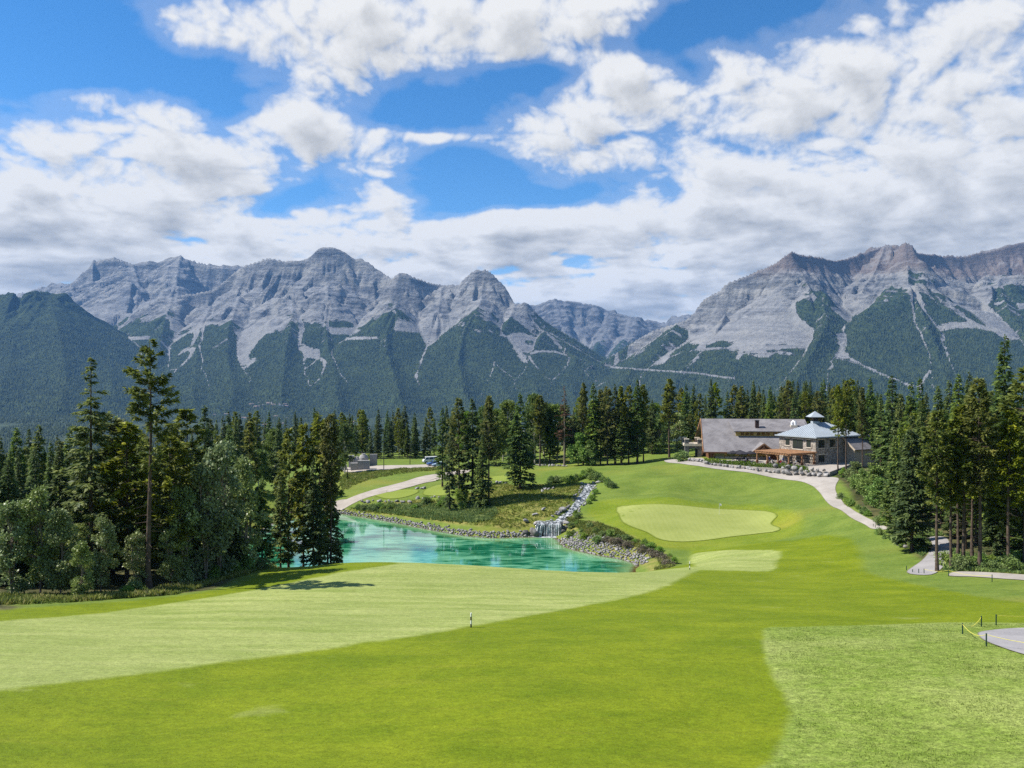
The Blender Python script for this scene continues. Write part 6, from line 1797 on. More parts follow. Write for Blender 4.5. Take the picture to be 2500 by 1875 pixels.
FLOOR = 10.8
CH = empty('clubhouse', (60, 203, FLOOR))
tag(CH, 'clubhouse with a long grey shingle roof, stone wing and blue metal roof', 'building')
CO = (60, 203, FLOOR)
X0, X1, YR, YF, YB = 50.0, 77.2, 213.0, 200.6, 225.4
ZR, ZE = 20.6, 12.65
def zroof(y): return ZR - (ZR - ZE) * (abs(y - YR) / (YR - YF))

MB().box(X0 + 0.7, X1 - 0.5, YF + 1.2, YB - 1.2, FLOOR - 1.2, ZE + 0.55).build('wall', M_TIMBERD, CH, CO)
# gable ends
for x, nm in ((X0 + 0.7, 'gable_wall'), (X1 - 0.7, 'gable_wall')):
    y0, y1 = YF + 1.2, YB - 1.2
    MB().hexa([(x, y0, ZE + 0.55), (x + 0.2, y0, ZE + 0.55), (x + 0.2, y1, ZE + 0.55), (x, y1, ZE + 0.55)], [(x, YR - 0.05, ZR - 0.35), (x + 0.2, YR - 0.05, ZR - 0.35), (x + 0.2, YR + 0.05, ZR - 0.35), (x, YR + 0.05, ZR - 0.35)]).build(nm, M_TIMBER, CH, CO)
roof = MB().slab([(X0 - 0.7, YF, ZE), (X1 + 0.7, YF, ZE), (X1, YR, ZR), (X0, YR, ZR)], 0.28).slab([(X0, YR + 0.01, ZR), (X1, YR + 0.01, ZR), (X1 + 0.7, YB, ZE), (X0 - 0.7, YB, ZE)], 0.28).build('roof', M_SHINGLE, CH, CO)
MB().bar((X0 - 0.75, YF - 0.06, ZE - 0.16), (X1 + 0.7, YF - 0.06, ZE - 0.16), 0.12, 0.34).build('fascia', M_TIMBERD, CH, CO)
MB().bar((X0 - 0.78, YF, ZE - 0.12), (X0 - 0.08, YR, ZR - 0.12), 0.14, 0.45).bar((X0 - 0.08, YR, ZR - 0.12), (X0 - 0.78, YB, ZE - 0.12), 0.14, 0.45).build('barge_board', M_TIMBER, CH, CO)
# dormer
DY, DX0, DX1 = 206.4, 58.2, 76.3
zd = zroof(DY); ztop = 17.7
dr = MB().slab([(DX0 - 0.6, DY - 0.8, ztop), (DX1 + 0.4, DY - 0.8, ztop), (DX1 + 0.4, YR - 1.0, 20.22), (DX0 - 1.2, YR - 1.0, 20.22)], 0.2).build('dormer_roof', M_SHINGLE, CH, CO)
MB().box(DX0, DX1, DY, DY + 0.25, zd - 0.25, ztop - 0.15).build('dormer_wall', M_YELLOW, CH, CO)
MB().hexa([(DX0, DY + 0.25, zd - 0.2), (DX0 + 0.2, DY + 0.25, zd - 0.2), (DX0 + 0.2, YR - 1.4, 19.5), (DX0, YR - 1.4, 19.5)], [(DX0, DY + 0.25, ztop - 0.1), (DX0 + 0.2, DY + 0.25, ztop - 0.1), (DX0 + 0.2, YR - 1.4, 20.0), (DX0, YR - 1.4, 20.0)]).build('dormer_cheek', M_SHINGLE, CH, CO)
wx = DX0 + 1.2
k = 0
while wx < DX1 - 1.0:
    fr = MB().box(wx, wx + 0.98, DY - 0.06, DY + 0.05, zd + 0.14, ztop - 0.32).build('window', M_YELLOW, CH, CO)
    MB().box(wx + 0.08, wx + 0.90, DY - 0.085, DY - 0.02, zd + 0.22, ztop - 0.38).build('pane', M_AMBER, fr, (0, 0, 0)).location = Vector((0, 0, 0)) - Vector(CO)
    k += 1; wx += 1.18 if k % 3 else 1.75
MB().box(63.4, 64.3, 207.4, 208.3, 18.0, 20.35).build('chimney', M_BROWN, CH, CO)
MB().box(63.3, 64.4, 207.3, 208.4, 20.35, 20.5).build('chimney_cap', M_DARK, CH, CO)
vt = MB().box(72.5, 74.2, 208.0, 209.4, 18.2, 19.2).build('vent_box', M_CREAM, CH, CO)
v2 = MB().cyl(72.9, 208.6, 19.2, 20.0, 0.32, 0.32).cyl(73.7, 208.6, 19.2, 20.3, 0.40, 0.30).cyl(73.3, 208.9, 20.0, 20.5, 0.5, 0.2).build('vent_fan', M_WHITE, CH, CO)
# front wall with wide windows under the eave
MB().box(51.6, 66.0, YF + 1.05, YF + 1.19, FLOOR + 0.45, FLOOR + 1.85).build('front_boards', M_YELLOW, CH, CO)
for i in range(4):
    a = 52.3 + i * 2.9
    fr = MB().box(a, a + 2.3, YF + 0.96, YF + 1.04, FLOOR + 0.55, FLOOR + 1.75).build('window', M_YELLOW, CH, CO)
    MB().box(a + 0.1, a + 2.2, YF + 0.92, YF + 0.99, FLOOR + 0.65, FLOOR + 1.66).build('pane', M_GREENGLASS, fr).location = -Vector(CO)
for px in (50.9, 51.5): MB().box(px, px + 0.45, YF + 0.35, YF + 0.8, FLOOR - 1.0, ZE).build('post', M_TIMBERD, CH, CO)
MB().box(52.2, 66.0, YF + 0.55, YF + 0.75, FLOOR + 0.02, FLOOR + 0.62).build('stone_parapet', M_MASON, CH, CO)
# little timber gable above the pergola
gx, gy = 64.0, 199.4
MB().slab([(gx - 3.0, gy - 0.3, 12.7), (gx, gy - 0.3, 15.05), (gx, gy + 5.6, 15.05), (gx - 3.0, gy + 3.2, 12.7)], 0.16).slab([(gx, gy - 0.3, 15.06), (gx + 3.0, gy - 0.3, 12.7), (gx + 3.0, gy + 3.2, 12.7), (gx, gy + 5.6, 15.06)], 0.16).build('porch_roof', M_SHINGLE, CH, CO)
tr = MB().bar((gx - 2.9, gy - 0.42, 12.72), (gx, gy - 0.42, 14.92), 0.14, 0.34).bar((gx, gy - 0.40, 14.92), (gx + 2.9, gy - 0.40, 12.72), 0.14, 0.34).bar((gx - 2.6, gy - 0.3, 12.75), (gx + 2.6, gy - 0.3, 12.75), 0.14, 0.3)
tr.bar((gx, gy - 0.3, 12.9), (gx, gy - 0.3, 14.7), 0.16).bar((gx - 1.2, gy - 0.28, 12.9), (gx - 0.1, gy - 0.28, 13.9), 0.12).bar((gx + 1.2, gy - 0.28, 12.9), (gx + 0.1, gy - 0.28, 13.9), 0.12).build('porch_truss', M_TIMBER, CH, CO)
MB().hexa([(gx - 2.4, gy + 0.4, 12.6), (gx + 2.4, gy + 0.4, 12.6), (gx + 2.4, gy + 0.5, 12.6), (gx - 2.4, gy + 0.5, 12.6)], [(gx - 0.1, gy + 0.4, 14.7), (gx + 0.1, gy + 0.4, 14.7), (gx + 0.1, gy + 0.5, 14.7), (gx - 0.1, gy + 0.5, 14.7)]).build('porch_gable', M_TIMBERD, CH, CO)
# side porch with stone piers at the left end
for (px, py) in ((45.2, 207.5), (48.6, 207.5), (45.2, 213.5), (48.6, 213.5)):
    MB().box(px, px + 1.05, py, py + 1.05, FLOOR - 1.0, 15.2).build('stone_pier', M_DARKSTONE, CH, CO)
    MB().box(px - 0.1, px + 1.15, py - 0.1, py + 1.15, 15.2, 15.45).build('pier_cap', M_CREAM, CH, CO)
MB().box(45.0, 50.6, 207.4, 214.6, 13.55, 14.15).build('balcony', M_CREAM, CH, CO)
m_ = MB()
for t in np.linspace(0, math.pi, 9)[:-1]:
    t2 = t + math.pi / 8
    a, b = (47.45 - 1.25 * math.cos(t), 12.0 + 1.1 * math.sin(t)), (47.45 - 1.25 * math.cos(t2), 12.0 + 1.1 * math.sin(t2))
    m_.hexa([(a[0], 207.5, a[1]), (b[0], 207.5, b[1]), (b[0], 208.3, b[1]), (a[0], 208.3, a[1])], [(a[0], 207.5, 13.55), (b[0], 207.5, 13.55), (b[0], 208.3, 13.55), (a[0], 208.3, 13.55)])
m_.build('arch', M_DARKSTONE, CH, CO)
m_ = MB()
for x in np.linspace(46.4, 48.5, 8): m_.bar((x, 207.8, 14.15), (x, 207.8, 15.05), 0.05)
m_.bar((46.2, 207.8, 15.05), (48.6, 207.8, 15.05), 0.09); m_.build('railing', M_TIMBERD, CH, CO)

for ch_ in CH.children: ch_.rotation_euler.z = math.radians(-7)     # the long block is turned a little

# stone wing, turned; its near corner points at the fairway
A = np.array([-0.5, 0.866]); Bv = np.array([0.866, 0.5]); C0 = np.array([72.46, 188.0])
def wing(a, b, z): q = C0 + A * a + Bv * b; return (q[0], q[1], z)
WA, WB, WZ, WT = 11.0, 16.0, 17.25, 20.4
MB().hexa([wing(0, 0, FLOOR - 1.5), wing(0, WB, FLOOR - 1.5), wing(WA, WB, FLOOR - 1.5), wing(WA, 0, FLOOR - 1.5)], [wing(0, 0, WZ), wing(0, WB, WZ), wing(WA, WB, WZ), wing(WA, 0, WZ)]).build('stone_wing_wall', M_MASON, CH, CO)
e = 0.75; R1, R2 = wing(WA / 2, WA / 2, WT), wing(WA / 2, WB - WA / 2, WT)
c1, c2, c3, c4 = wing(-e, -e, WZ - 0.02), wing(-e, WB + e, WZ - 0.02), wing(WA + e, WB + e, WZ - 0.02), wing(WA + e, -e, WZ - 0.02)
hr = MB().slab([c1, c2, R2, R1], 0.12).slab([c4, c1, R1], 0.12).slab([c3, c4, R1, R2], 0.12).slab([c2, c3, R2], 0.12).build('metal_roof', M_METALROOF, CH, CO)
MB().bar(c4, c1, 0.14, 0.3).bar(c1, c2, 0.14, 0.3).build('eave_gutter', M_METALROOF, CH, CO)
def seams(p0, p1, q0, q1, n):
    """standing seams between the eave line p0-p1 and the ridge line q0-q1"""
    p0, p1, q0, q1 = map(Vector, (p0, p1, q0, q1))
    ed = (p1 - p0); L = ed.length; ed = ed / L
    for i in range(1, n):
        p = p0 + ed * (L * i / n)
        t0 = (q0 - p0).dot(ed); t1 = (q1 - p0).dot(ed); t = L * i / n
        up = ((q0 + q1) / 2 - p0); up = (up - ed * up.dot(ed))
        fr = 1.0
        if t < t0: fr = t / max(t0, 1e-3)
        elif t > t1: fr = (L - t) / max(L - t1, 1e-3)
        if fr < 0.06: continue
        n_ = ed.cross(up).normalized()
        if n_.z < 0: n_ = -n_
        MB().bar(p + n_ * 0.03, p + up * fr + n_ * 0.03, 0.06, 0.09).build('roof_seam', M_METALROOF, hr).location = -Vector(CO)
seams(c4, c1, R1, R1, 20); seams(c1, c2, R1, R2, 27)
# windows of the stone wing: (face, from, to, bottom, top)
def wing_window(face, t0, t1, z0_, z1_, panes):
    q = (lambda t, o, z: wing(WA - t, -o, z)) if face == 'a' else (lambda t, o, z: wing(-o, t, z))
    def slab_(t_0, t_1, o0, o1, za, zb): return MB().hexa([q(t_0, o0, za), q(t_1, o0, za), q(t_1, o1, za), q(t_0, o1, za)], [q(t_0, o0, zb), q(t_1, o0, zb), q(t_1, o1, zb), q(t_0, o1, zb)])
    fr = slab_(t0, t1, -0.05, 0.05, z0_, z1_).build('window', M_DARK, CH, CO)
    w = (t1 - t0) / panes
    for i in range(panes):
        slab_(t0 + i * w + 0.1, t0 + (i + 1) * w - 0.08, 0.0, 0.075, z0_ + 0.1, z1_ - 0.1).build('pane', M_GLASS, fr).location = -Vector(CO)
    slab_(t0 - 0.2, t1 + 0.2, -0.04, 0.13, z0_ - 0.24, z0_ - 0.02).build('sill', M_CREAM, fr).location = -Vector(CO)
    slab_(t0 - 0.2, t1 + 0.2, -0.04, 0.11, z1_ + 0.02, z1_ + 0.30).build('lintel', M_CREAM, fr).location = -Vector(CO)
wing_window('a', 2.0, 3.2, 14.9, 16.5, 1); wing_window('a', 4.2, 7.2, 14.2, 16.5, 2); wing_window('a', 8.3, 9.5, 14.8, 16.5, 1)
wing_window('a', 1.2, 4.0, FLOOR + 0.1, FLOOR + 2.1, 2); wing_window('a', 5.2, 9.2, FLOOR + 0.1, FLOOR + 2.1, 3)
wing_window('b', 0.9, 3.0, 14.7, 16.6, 2); wing_window('b', 0.9, 3.0, 11.2, 13.0, 2); wing_window('b', 5.0, 7.0, 14.7, 16.6, 2)
# cupola
cu = wing(WA / 2, WA / 2 + 1.0, 0)
MB().box(cu[0] - 0.8, cu[0] + 0.8, cu[1] - 0.8, cu[1] + 0.8, WT - 0.35, WT + 0.35).build('cupola_base', M_METALROOF, CH, CO)
MB().box(cu[0] - 0.62, cu[0] + 0.62, cu[1] - 0.62, cu[1] + 0.62, WT + 0.35, WT + 1.35).build('cupola_louvre', M_DARK, CH, CO)
m_ = MB(); top = (cu[0], cu[1], WT + 2.85); qs = [(-1.7, -1.7), (1.7, -1.7), (1.7, 1.7), (-1.7, 1.7)]
for i in range(4):
    (a, b), (c, d) = qs[i], qs[(i + 1) % 4]
    m_.slab([(cu[0] + a, cu[1] + b, WT + 1.45), (cu[0] + c, cu[1] + d, WT + 1.45), top], 0.1)
m_.build('cupola_roof', M_METALROOF, CH, CO)
for (a, b) in ((-0.9, -0.9), (0.9, -0.9), (0.9, 0.9), (-0.9, 0.9)):
    MB().bar((cu[0] + a * 0.6, cu[1] + b * 0.6, WT + 0.7), (cu[0] + a * 1.5, cu[1] + b * 1.5, WT + 1.45), 0.12).build('cupola_bracket', M_TIMBERD, CH, CO)
# beige gabled annex beyond the wing
AX, AY = 83.0, 191.0
def an(a, b, z): q = np.array([AX, AY]) + A * a + Bv * b; return (q[0], q[1], z)
MB().hexa([an(0, 0, FLOOR - 2), an(0, 9, FLOOR - 2), an(7, 9, FLOOR - 2), an(7, 0, FLOOR - 2)], [an(0, 0, 14.6), an(0, 9, 14.6), an(7, 9, 14.6), an(7, 0, 14.6)]).build('annex_wall', M_BEIGE, CH, CO)
MB().hexa([an(0, 0, 14.6), an(7, 0, 14.6), an(7, 0.2, 14.6), an(0, 0.2, 14.6)], [an(3.4, 0, 17.4), an(3.6, 0, 17.4), an(3.6, 0.2, 17.4), an(3.4, 0.2, 17.4)]).build('annex_gable', M_BEIGE, CH, CO)
MB().slab([an(-0.7, -0.8, 14.1), an(3.5, -0.8, 17.7), an(3.5, 9.5, 17.7), an(-0.7, 9.5, 14.1)], 0.2).slab([an(3.51, -0.8, 17.7), an(7.7, -0.8, 14.1), an(7.7, 9.5, 14.1), an(3.51, 9.5, 17.7)], 0.2).build('annex_roof', M_SHINGLE, CH, CO)
MB().bar(an(-0.7, -0.85, 14.0), an(3.5, -0.85, 17.6), 0.14, 0.4).bar(an(3.5, -0.85, 17.6), an(7.7, -0.85, 14.0), 0.14, 0.4).build('annex_barge_board', M_BEIGE, CH, CO)
fr = MB().hexa([an(3.0, -0.08, 14.3), an(4.0, -0.08, 14.3), an(4.0, 0.05, 14.3), an(3.0, 0.05, 14.3)], [an(3.0, -0.08, 15.5), an(4.0, -0.08, 15.5), an(4.0, 0.05, 15.5), an(3.0, 0.05, 15.5)]).build('window', M_TIMBERD, CH, CO)
MB().hexa([an(3.1, -0.12, 14.4), an(3.9, -0.12, 14.4), an(3.9, 0.0, 14.4), an(3.1, 0.0, 14.4)], [an(3.1, -0.12, 15.4), an(3.9, -0.12, 15.4), an(3.9, 0.0, 15.4), an(3.1, 0.0, 15.4)]).build('pane', M_GLASS, fr).location = -Vector(CO)

# ---------------------------------------------------------------- terrace
WALL_LINE = np.array([hit(*p) for p in [(1682, 1126), (1722, 1133), (1762, 1139), (1800, 1144), (1850, 1150), (1900, 1156), (1950, 1161), (1990, 1164), (2030, 1165)]])
pl = np.vstack([WALL_LINE + [0.0, 0.9], [(82, 190), (80, 205), (46, 205.5)]])
vs, es, fs, *_ = delaunay_2d_cdt([Vector(p) for p in pl], [(i, (i + 1) % len(pl)) for i in range(len(pl))], [], 1, 1e-4)
n = len(pl)
V = [(p[0], p[1], FLOOR) for p in pl] + [(p[0], p[1], FLOOR - 3) for p in pl]
Fc = [tuple(f) for f in fs] + [(i, (i + 1) % n, n + (i + 1) % n, n + i) for i in range(n)]
pt = link('patio', mesh_np('patio', V, Fc, [M_PATIO])); tag(pt, 'paved terrace before the clubhouse', kind='structure')

bw = empty('boulder_wall', (WALL_LINE[4][0], WALL_LINE[4][1], FLOOR - 1)); tag(bw, 'low wall of big grey boulders holding up the clubhouse terrace', 'wall')
bl = Vector(bw.location)
def wall_boulders():
    seg = np.linalg.norm(np.diff(WALL_LINE, axis=0), axis=1); cum = np.r_[0, np.cumsum(seg)]
    s = 0.0; k = 0
    while s < cum[-1]:
        i = min(np.searchsorted(cum, s, 'right') - 1, len(seg) - 1); p = WALL_LINE[i] + (WALL_LINE[i + 1] - WALL_LINE[i]) * (s - cum[i]) / seg[i]
        big = 1.0 + 0.5 * sstep(0.62, 0.75, np.array(s / cum[-1]))
        size = RR.uniform(0.85, 1.35) * float(big)
        zt = gz(*p)
        rows = 2 if big > 1.2 else 1
        for r_ in range(rows):
            o = put_stone(BOULDER_ME[k % 6], 'boulder', 0, 0, size * (1 if r_ == 0 else 0.85), bw, 0.0, 0.0, 0.95)
            o.location = Vector((p[0] + RR.uniform(-0.2, 0.2), p[1] + r_ * 1.0 + RR.uniform(-0.2, 0.2), zt + size * (0.30 + 0.62 * r_))) - bl; k += 1
        s += size * 0.82
wall_boulders()

def leafy_line(name, label, cat, line, h, w, n, mat, seed, leaf=0.2, zbase=None):
    rg = np.random.default_rng(seed)
    line = np.asarray(line); seg = np.linalg.norm(np.diff(line, axis=0), axis=1); cum = np.r_[0, np.cumsum(seg)]
    s = rg.random(n) * cum[-1]; i = np.clip(np.searchsorted(cum, s, 'right') - 1, 0, len(seg) - 1)
    p = line[i] + (line[i + 1] - line[i]) * ((s - cum[i]) / seg[i])[:, None]
    lump = 0.75 + 0.5 * np.abs(np.sin(s * 1.9 + seed)) * (0.7 + 0.3 * np.sin(s * 0.7))
    a = rg.random(n) * math.pi; r = np.sqrt(rg.random(n))
    y = w * np.cos(a) * r * lump; z = h * np.sin(a) * r * lump
    zb = ground_z(p[:, 0], p[:, 1]) if zbase is None else zbase
    C = np.c_[p[:, 0] + rg.normal(0, 0.1, n), p[:, 1] + y, zb + z]
    D = norm(np.c_[rg.normal(0, 0.6, n), y * 1.2 / w, z / h + 0.2] + rg.normal(0, 0.5, (n, 3)))
    Wd = norm(np.cross(D, rg.normal(0, 1, (n, 3))))
    L = leaf * rg.uniform(0.6, 1.4, n)
    o = link(name, sprays_to_mesh(name, C, D, Wd, L, L * 0.75, np.clip(rg.random(n) * 0.8 + 0.2 * np.sin(s), 0, 1), mat))
    return tag(o, label, cat)
hl = WALL_LINE[1:8] + np.array([0.3, 2.0])
hl[-1] = hl[-1] - [1.2, 0]
leafy_line('hedge', 'green clipped hedge growing above the boulder wall of the terrace', 'hedge', hl, 1.05, 0.95, 9000, M_BRIGHT, 1, 0.2, FLOOR - 0.1)
x, y = hit(1668, 1126); plant('bush', x, y, 2.6, 'round dark shrub at the left end of the boulder wall', None, width=1.2)

# pergola
P0 = C0 - Bv * 9.3
PG = empty('pergola', (P0[0], P0[1], FLOOR)); tag(PG, 'honey coloured timber pergola shading the terrace', 'pergola')
PO = (P0[0], P0[1], FLOOR); PZ = 13.45
def pg(a, b, z): q = P0 + A * a + Bv * b; return (q[0], q[1], z)
for a, b in [(0.2, 0.2), (3.4, 0.2), (6.6, 0.2), (9.8, 0.2), (0.2, 4.7), (0.2, 8.9)]:
    MB().bar(pg(a, b, FLOOR), pg(a, b, PZ - 0.2), 0.30).build('post', M_TIMBER, PG, PO)
    MB().bar(pg(a, b, FLOOR), pg(a, b, FLOOR + 0.7), 0.52).build('post_base', M_TIMBERD, PG, PO)
    MB().bar(pg(a, b, PZ - 0.9), pg(min(a + 0.8, 9.9), b, PZ - 0.15), 0.12).build('brace', M_TIMBER, PG, PO)
for l in ((pg(-0.4, 0.2, PZ), pg(10.3, 0.2, PZ)), (pg(0.2, -0.4, PZ - 0.01), pg(0.2, 9.2, PZ - 0.01)), (pg(9.8, 0.3, PZ), pg(9.8, 9.2, PZ)), (pg(5.0, 0.3, PZ), pg(5.0, 9.2, PZ))):
    MB().bar(*l, 0.2, 0.36).build('beam', M_TIMBER, PG, PO)
for i in range(22):
    t = -0.5 + i * 0.5
    MB().bar(pg(t, -0.7, PZ + 0.27), pg(t, 9.2, PZ + 0.27), 0.10, 0.20).build('rafter', M_TIMBER, PG, PO)
for i in range(18):
    t = -0.5 + i * 0.55
    MB().bar(pg(-0.6, t, PZ + 0.41), pg(10.2, t, PZ + 0.41), 0.09, 0.07).build('purlin', M_TIMBER, PG, PO)

# umbrellas, tables, chairs
M_BLACKCLOTH = plain('black_canvas', (0.030, 0.028, 0.034), 0.9, 0.2, 2.0, 0)
def parasol():
    canopy = MB(); n = 8
    ring = [(1.55 * math.cos(2 * math.pi * k / n), 1.55 * math.sin(2 * math.pi * k / n), 2.15) for k in range(n)]
    for k in range(n): canopy.slab([ring[k], ring[(k + 1) % n], (0, 0, 2.75)], 0.03)
    for k in range(n): canopy.poly([ring[k], ring[(k + 1) % n], (ring[(k + 1) % n][0], ring[(k + 1) % n][1], 1.97), (ring[k][0], ring[k][1], 1.97)])
    root = empty('patio_umbrella'); canopy.build('canopy', M_BLACKCLOTH, root); MB().cyl(0, 0, 0.05, 2.7, 0.03, 0.03, 8).build('pole', M_DARK, root); MB().cyl(0, 0, 0, 0.09, 0.32, 0.28, 12).build('base', M_DARK, root)
    return root
def table():
    root = empty('patio_table'); MB().cyl(0, 0, 0.70, 0.74, 0.55, 0.55, 14).build('tabletop', M_DARK, root); MB().cyl(0, 0, 0.03, 0.70, 0.05, 0.05, 8).build('leg', M_DARK, root); MB().cyl(0, 0, 0, 0.03, 0.3, 0.3, 12).build('foot', M_DARK, root); return root
def chair():
    root = empty('patio_chair'); MB().box(-0.23, 0.23, -0.23, 0.23, 0.42, 0.47).build('seat', M_DARK, root); MB().hexa([(-0.23, 0.20, 0.47), (0.23, 0.20, 0.47), (0.23, 0.24, 0.47), (-0.23, 0.24, 0.47)], [(-0.21, 0.28, 0.92), (0.21, 0.28, 0.92), (0.21, 0.32, 0.92), (-0.21, 0.32, 0.92)]).build('backrest', M_DARK, root)
    for a, b in ((-1, -1), (1, -1), (1, 1), (-1, 1)): MB().bar((a * 0.2, b * 0.2, 0), (a * 0.2, b * 0.2, 0.42), 0.035).build('leg', M_DARK, root)
    return root
def copy_tree(o, parent=None):
    c = o.copy(); COL.objects.link(c)
    if parent is not None: c.parent = parent
    for ch in list(o.children): copy_tree(ch, c)
    return c
def scatter(maker, spots, labels, cat, group):
    p = None
    for i, (x, y, rz) in enumerate(spots):
        o = maker() if p is None else copy_tree(p)
        p = p or o
        o.location = (x, y, FLOOR); o.rotation_euler = (0, 0, rz)
        tag(o, labels[i] if i < len(labels) else labels[-1], cat, group)
scatter(parasol, [(54.8, 195.5, 0.2), (57.0, 197.2, 0.5), (58.8, 194.6, 0.9), (56.6, 193.8, 0.3)],
        ['black patio umbrella, leftmost of the four before the clubhouse', 'black patio umbrella nearest the clubhouse wall', 'black patio umbrella next to the timber pergola', 'black patio umbrella nearest the hedge'], 'umbrella', 'black umbrellas on the terrace')
tabs = [(55.6, 195.0), (57.6, 196.6), (58.4, 193.6), (56.2, 193.0)] + [tuple((P0 + A * a + Bv * b)) for a, b in ((1.8, 2.2), (1.8, 6.3), (4.4, 4.2), (5.0, 1.8), (7.8, 2.6))]
scatter(table, [(a, b, 0) for a, b in tabs], ['small dark round table under the black patio umbrellas'] * 4 + ['small dark round table in the shade of the pergola'], 'table', 'tables on the terrace')
chs = []
for a, b in tabs:
    for k in range(3):
        t = k * 2.1 + a
        chs.append((a + 0.8 * math.cos(t), b + 0.8 * math.sin(t), t - math.pi / 2))
scatter(chair, chs, ['dark patio chair at a table under the black umbrellas'] * 12 + ['dark patio chair at a table under the pergola'], 'chair', 'chairs on the terrace')

# people on the terrace
M_SKIN = plain('skin', (0.42, 0.25, 0.17), 0.6, 0.08, 6.0, 0)
def person_mesh(seated):
    """one skinned body from a skeleton; y is forward"""
    if seated:
        J = [(0, 0, .52), (0, .02, .78), (0, .03, 1.02), (0, .04, 1.12), (0, .05, 1.22), (0, .05, 1.34)]
        hips = [[(.10, -.02, .52), (.11, -.42, .50), (.11, -.45, .08), (.11, -.58, .05)]]
        arms = [[(.20, .02, 1.0), (.25, -.08, .76), (.16, -.32, .74)]]
    else:
        J = [(0, 0, .95), (0, 0, 1.20), (0, 0, 1.42), (0, 0, 1.52), (0, -.01, 1.60), (0, -.01, 1.73)]
        hips = [[(.10, 0, .90), (.11, -.02, .50), (.11, .02, .09), (.11, -.13, .05)]]
        arms = [[(.20, 0, 1.40), (.26, .02, 1.12), (.24, -.10, .90)]]
    V = list(J); E = [(i, i + 1) for i in range(5)]; Rr = [.15, .145, .15, .06, .10, .085]
    for sgn in (1, -1):
        for ch, at, rr in ((hips[0], 0, (.09, .075, .05, .045)), (arms[0], 2, (.06, .045, .035))):
            prev = at
            for q, r in zip(ch, rr):
                V.append((q[0] * sgn, q[1], q[2])); Rr.append(r); E.append((prev, len(V) - 1)); prev = len(V) - 1
    me = bpy.data.meshes.new('body'); me.from_pydata(V, E, [])
    o = bpy.data.objects.new('body_tmp', me); COL.objects.link(o)
    sk = o.modifiers.new('skin', 'SKIN')
    for i, v in enumerate(me.skin_vertices[0].data): v.radius = (Rr[i], Rr[i] * 0.85); v.use_root = (i == 0)
    o.modifiers.new('sub', 'SUBSURF').levels = 1
    bpy.context.view_layer.update()
    dg = bpy.context.evaluated_depsgraph_get(); out = bpy.data.meshes.new_from_object(o.evaluated_get(dg))
    bpy.data.objects.remove(o)
    out.name = 'person'
    return out
BODY = {False: person_mesh(False), True: person_mesh(True)}
HAIRM = plain('brown_hair', (0.05, 0.032, 0.022), 0.8, 0.3, 8, 0)
WHITECAP = plain('white_cap', (0.7, 0.7, 0.69), 0.8, 0.05, 5, 0)
def person(seated, x, y, rz, shirt, pants, label, cap=False):
    me = BODY[seated].copy(); me.materials.clear()
    for m in (plain('shirt', shirt, 0.9, 0.1, 6, 0), plain('trousers', pants, 0.9, 0.1, 6, 0), M_SKIN, M_DARK): me.materials.append(m)
    hz = 1.14 if seated else 1.52; wz = 0.60 if seated else 0.95
    for p in me.polygons:
        c = p.center; p.use_smooth = True
        if c.z > hz: p.material_index = 2
        elif c.z < 0.10: p.material_index = 3
        elif (c.z < wz and abs(c.x) < 0.2) : p.material_index = 1
        elif abs(c.x) > 0.205 and c.z < (0.82 if seated else 1.15): p.material_index = 2
        else: p.material_index = 0
    r = link('person', me, None, (x, y, FLOOR), rz); tag(r, label, 'person', 'people on the terrace')
    z = 1.36 if seated else 1.74
    h = MB().cyl(0, 0.03 if not seated else 0.06, z - 0.10, z + 0.01, 0.105, 0.085, 12).cyl(0, 0.03 if not seated else 0.06, z + 0.01, z + 0.05, 0.085, 0.04, 12)
    if cap: h.box(-0.07, 0.07, -0.18, -0.04, z - 0.06, z - 0.035)
    h.build('cap' if cap else 'hair', WHITECAP if cap else HAIRM, r)
def pp(a, b): q = P0 + A * a + Bv * b; return q[0], q[1]
person(False, *pp(4.0, 2.6), 0.5, (0.03, 0.09, 0.42), (0.05, 0.05, 0.06), 'person in a bright blue shirt standing under the pergola')
person(True, *pp(3.4, 1.2), 2.4, (0.50, 0.02, 0.03), (0.06, 0.06, 0.09), 'person in a red shirt sitting under the pergola')
person(False, *pp(7.2, 1.6), -0.4, (0.02, 0.05, 0.20), (0.30, 0.27, 0.22), 'person in a navy shirt standing at the left side of the pergola', True)
person(True, *pp(6.2, 1.4), 1.9, (0.55, 0.55, 0.56), (0.04, 0.06, 0.16), 'person in a white shirt sitting left of the red shirted one')
person(True, *pp(0.9, 3.4), -1.1, (0.60, 0.60, 0.60), (0.04, 0.04, 0.05), 'person in a white shirt sitting at the front corner of the pergola')
person(True, *pp(1.1, 1.2), 1.0, (0.10, 0.10, 0.11), (0.10, 0.08, 0.06), 'person in dark clothes sitting by the front corner post of the pergola', True)
person(True, *pp(1.0, 6.2), 0.3, (0.35, 0.30, 0.22), (0.03, 0.03, 0.04), 'person in a tan shirt sitting at the right side of the pergola')
person(True, 57.3, 193.2, 1.6, (0.68, 0.68, 0.68), (0.35, 0.12, 0.10), 'person in a white top sitting by the black umbrellas')

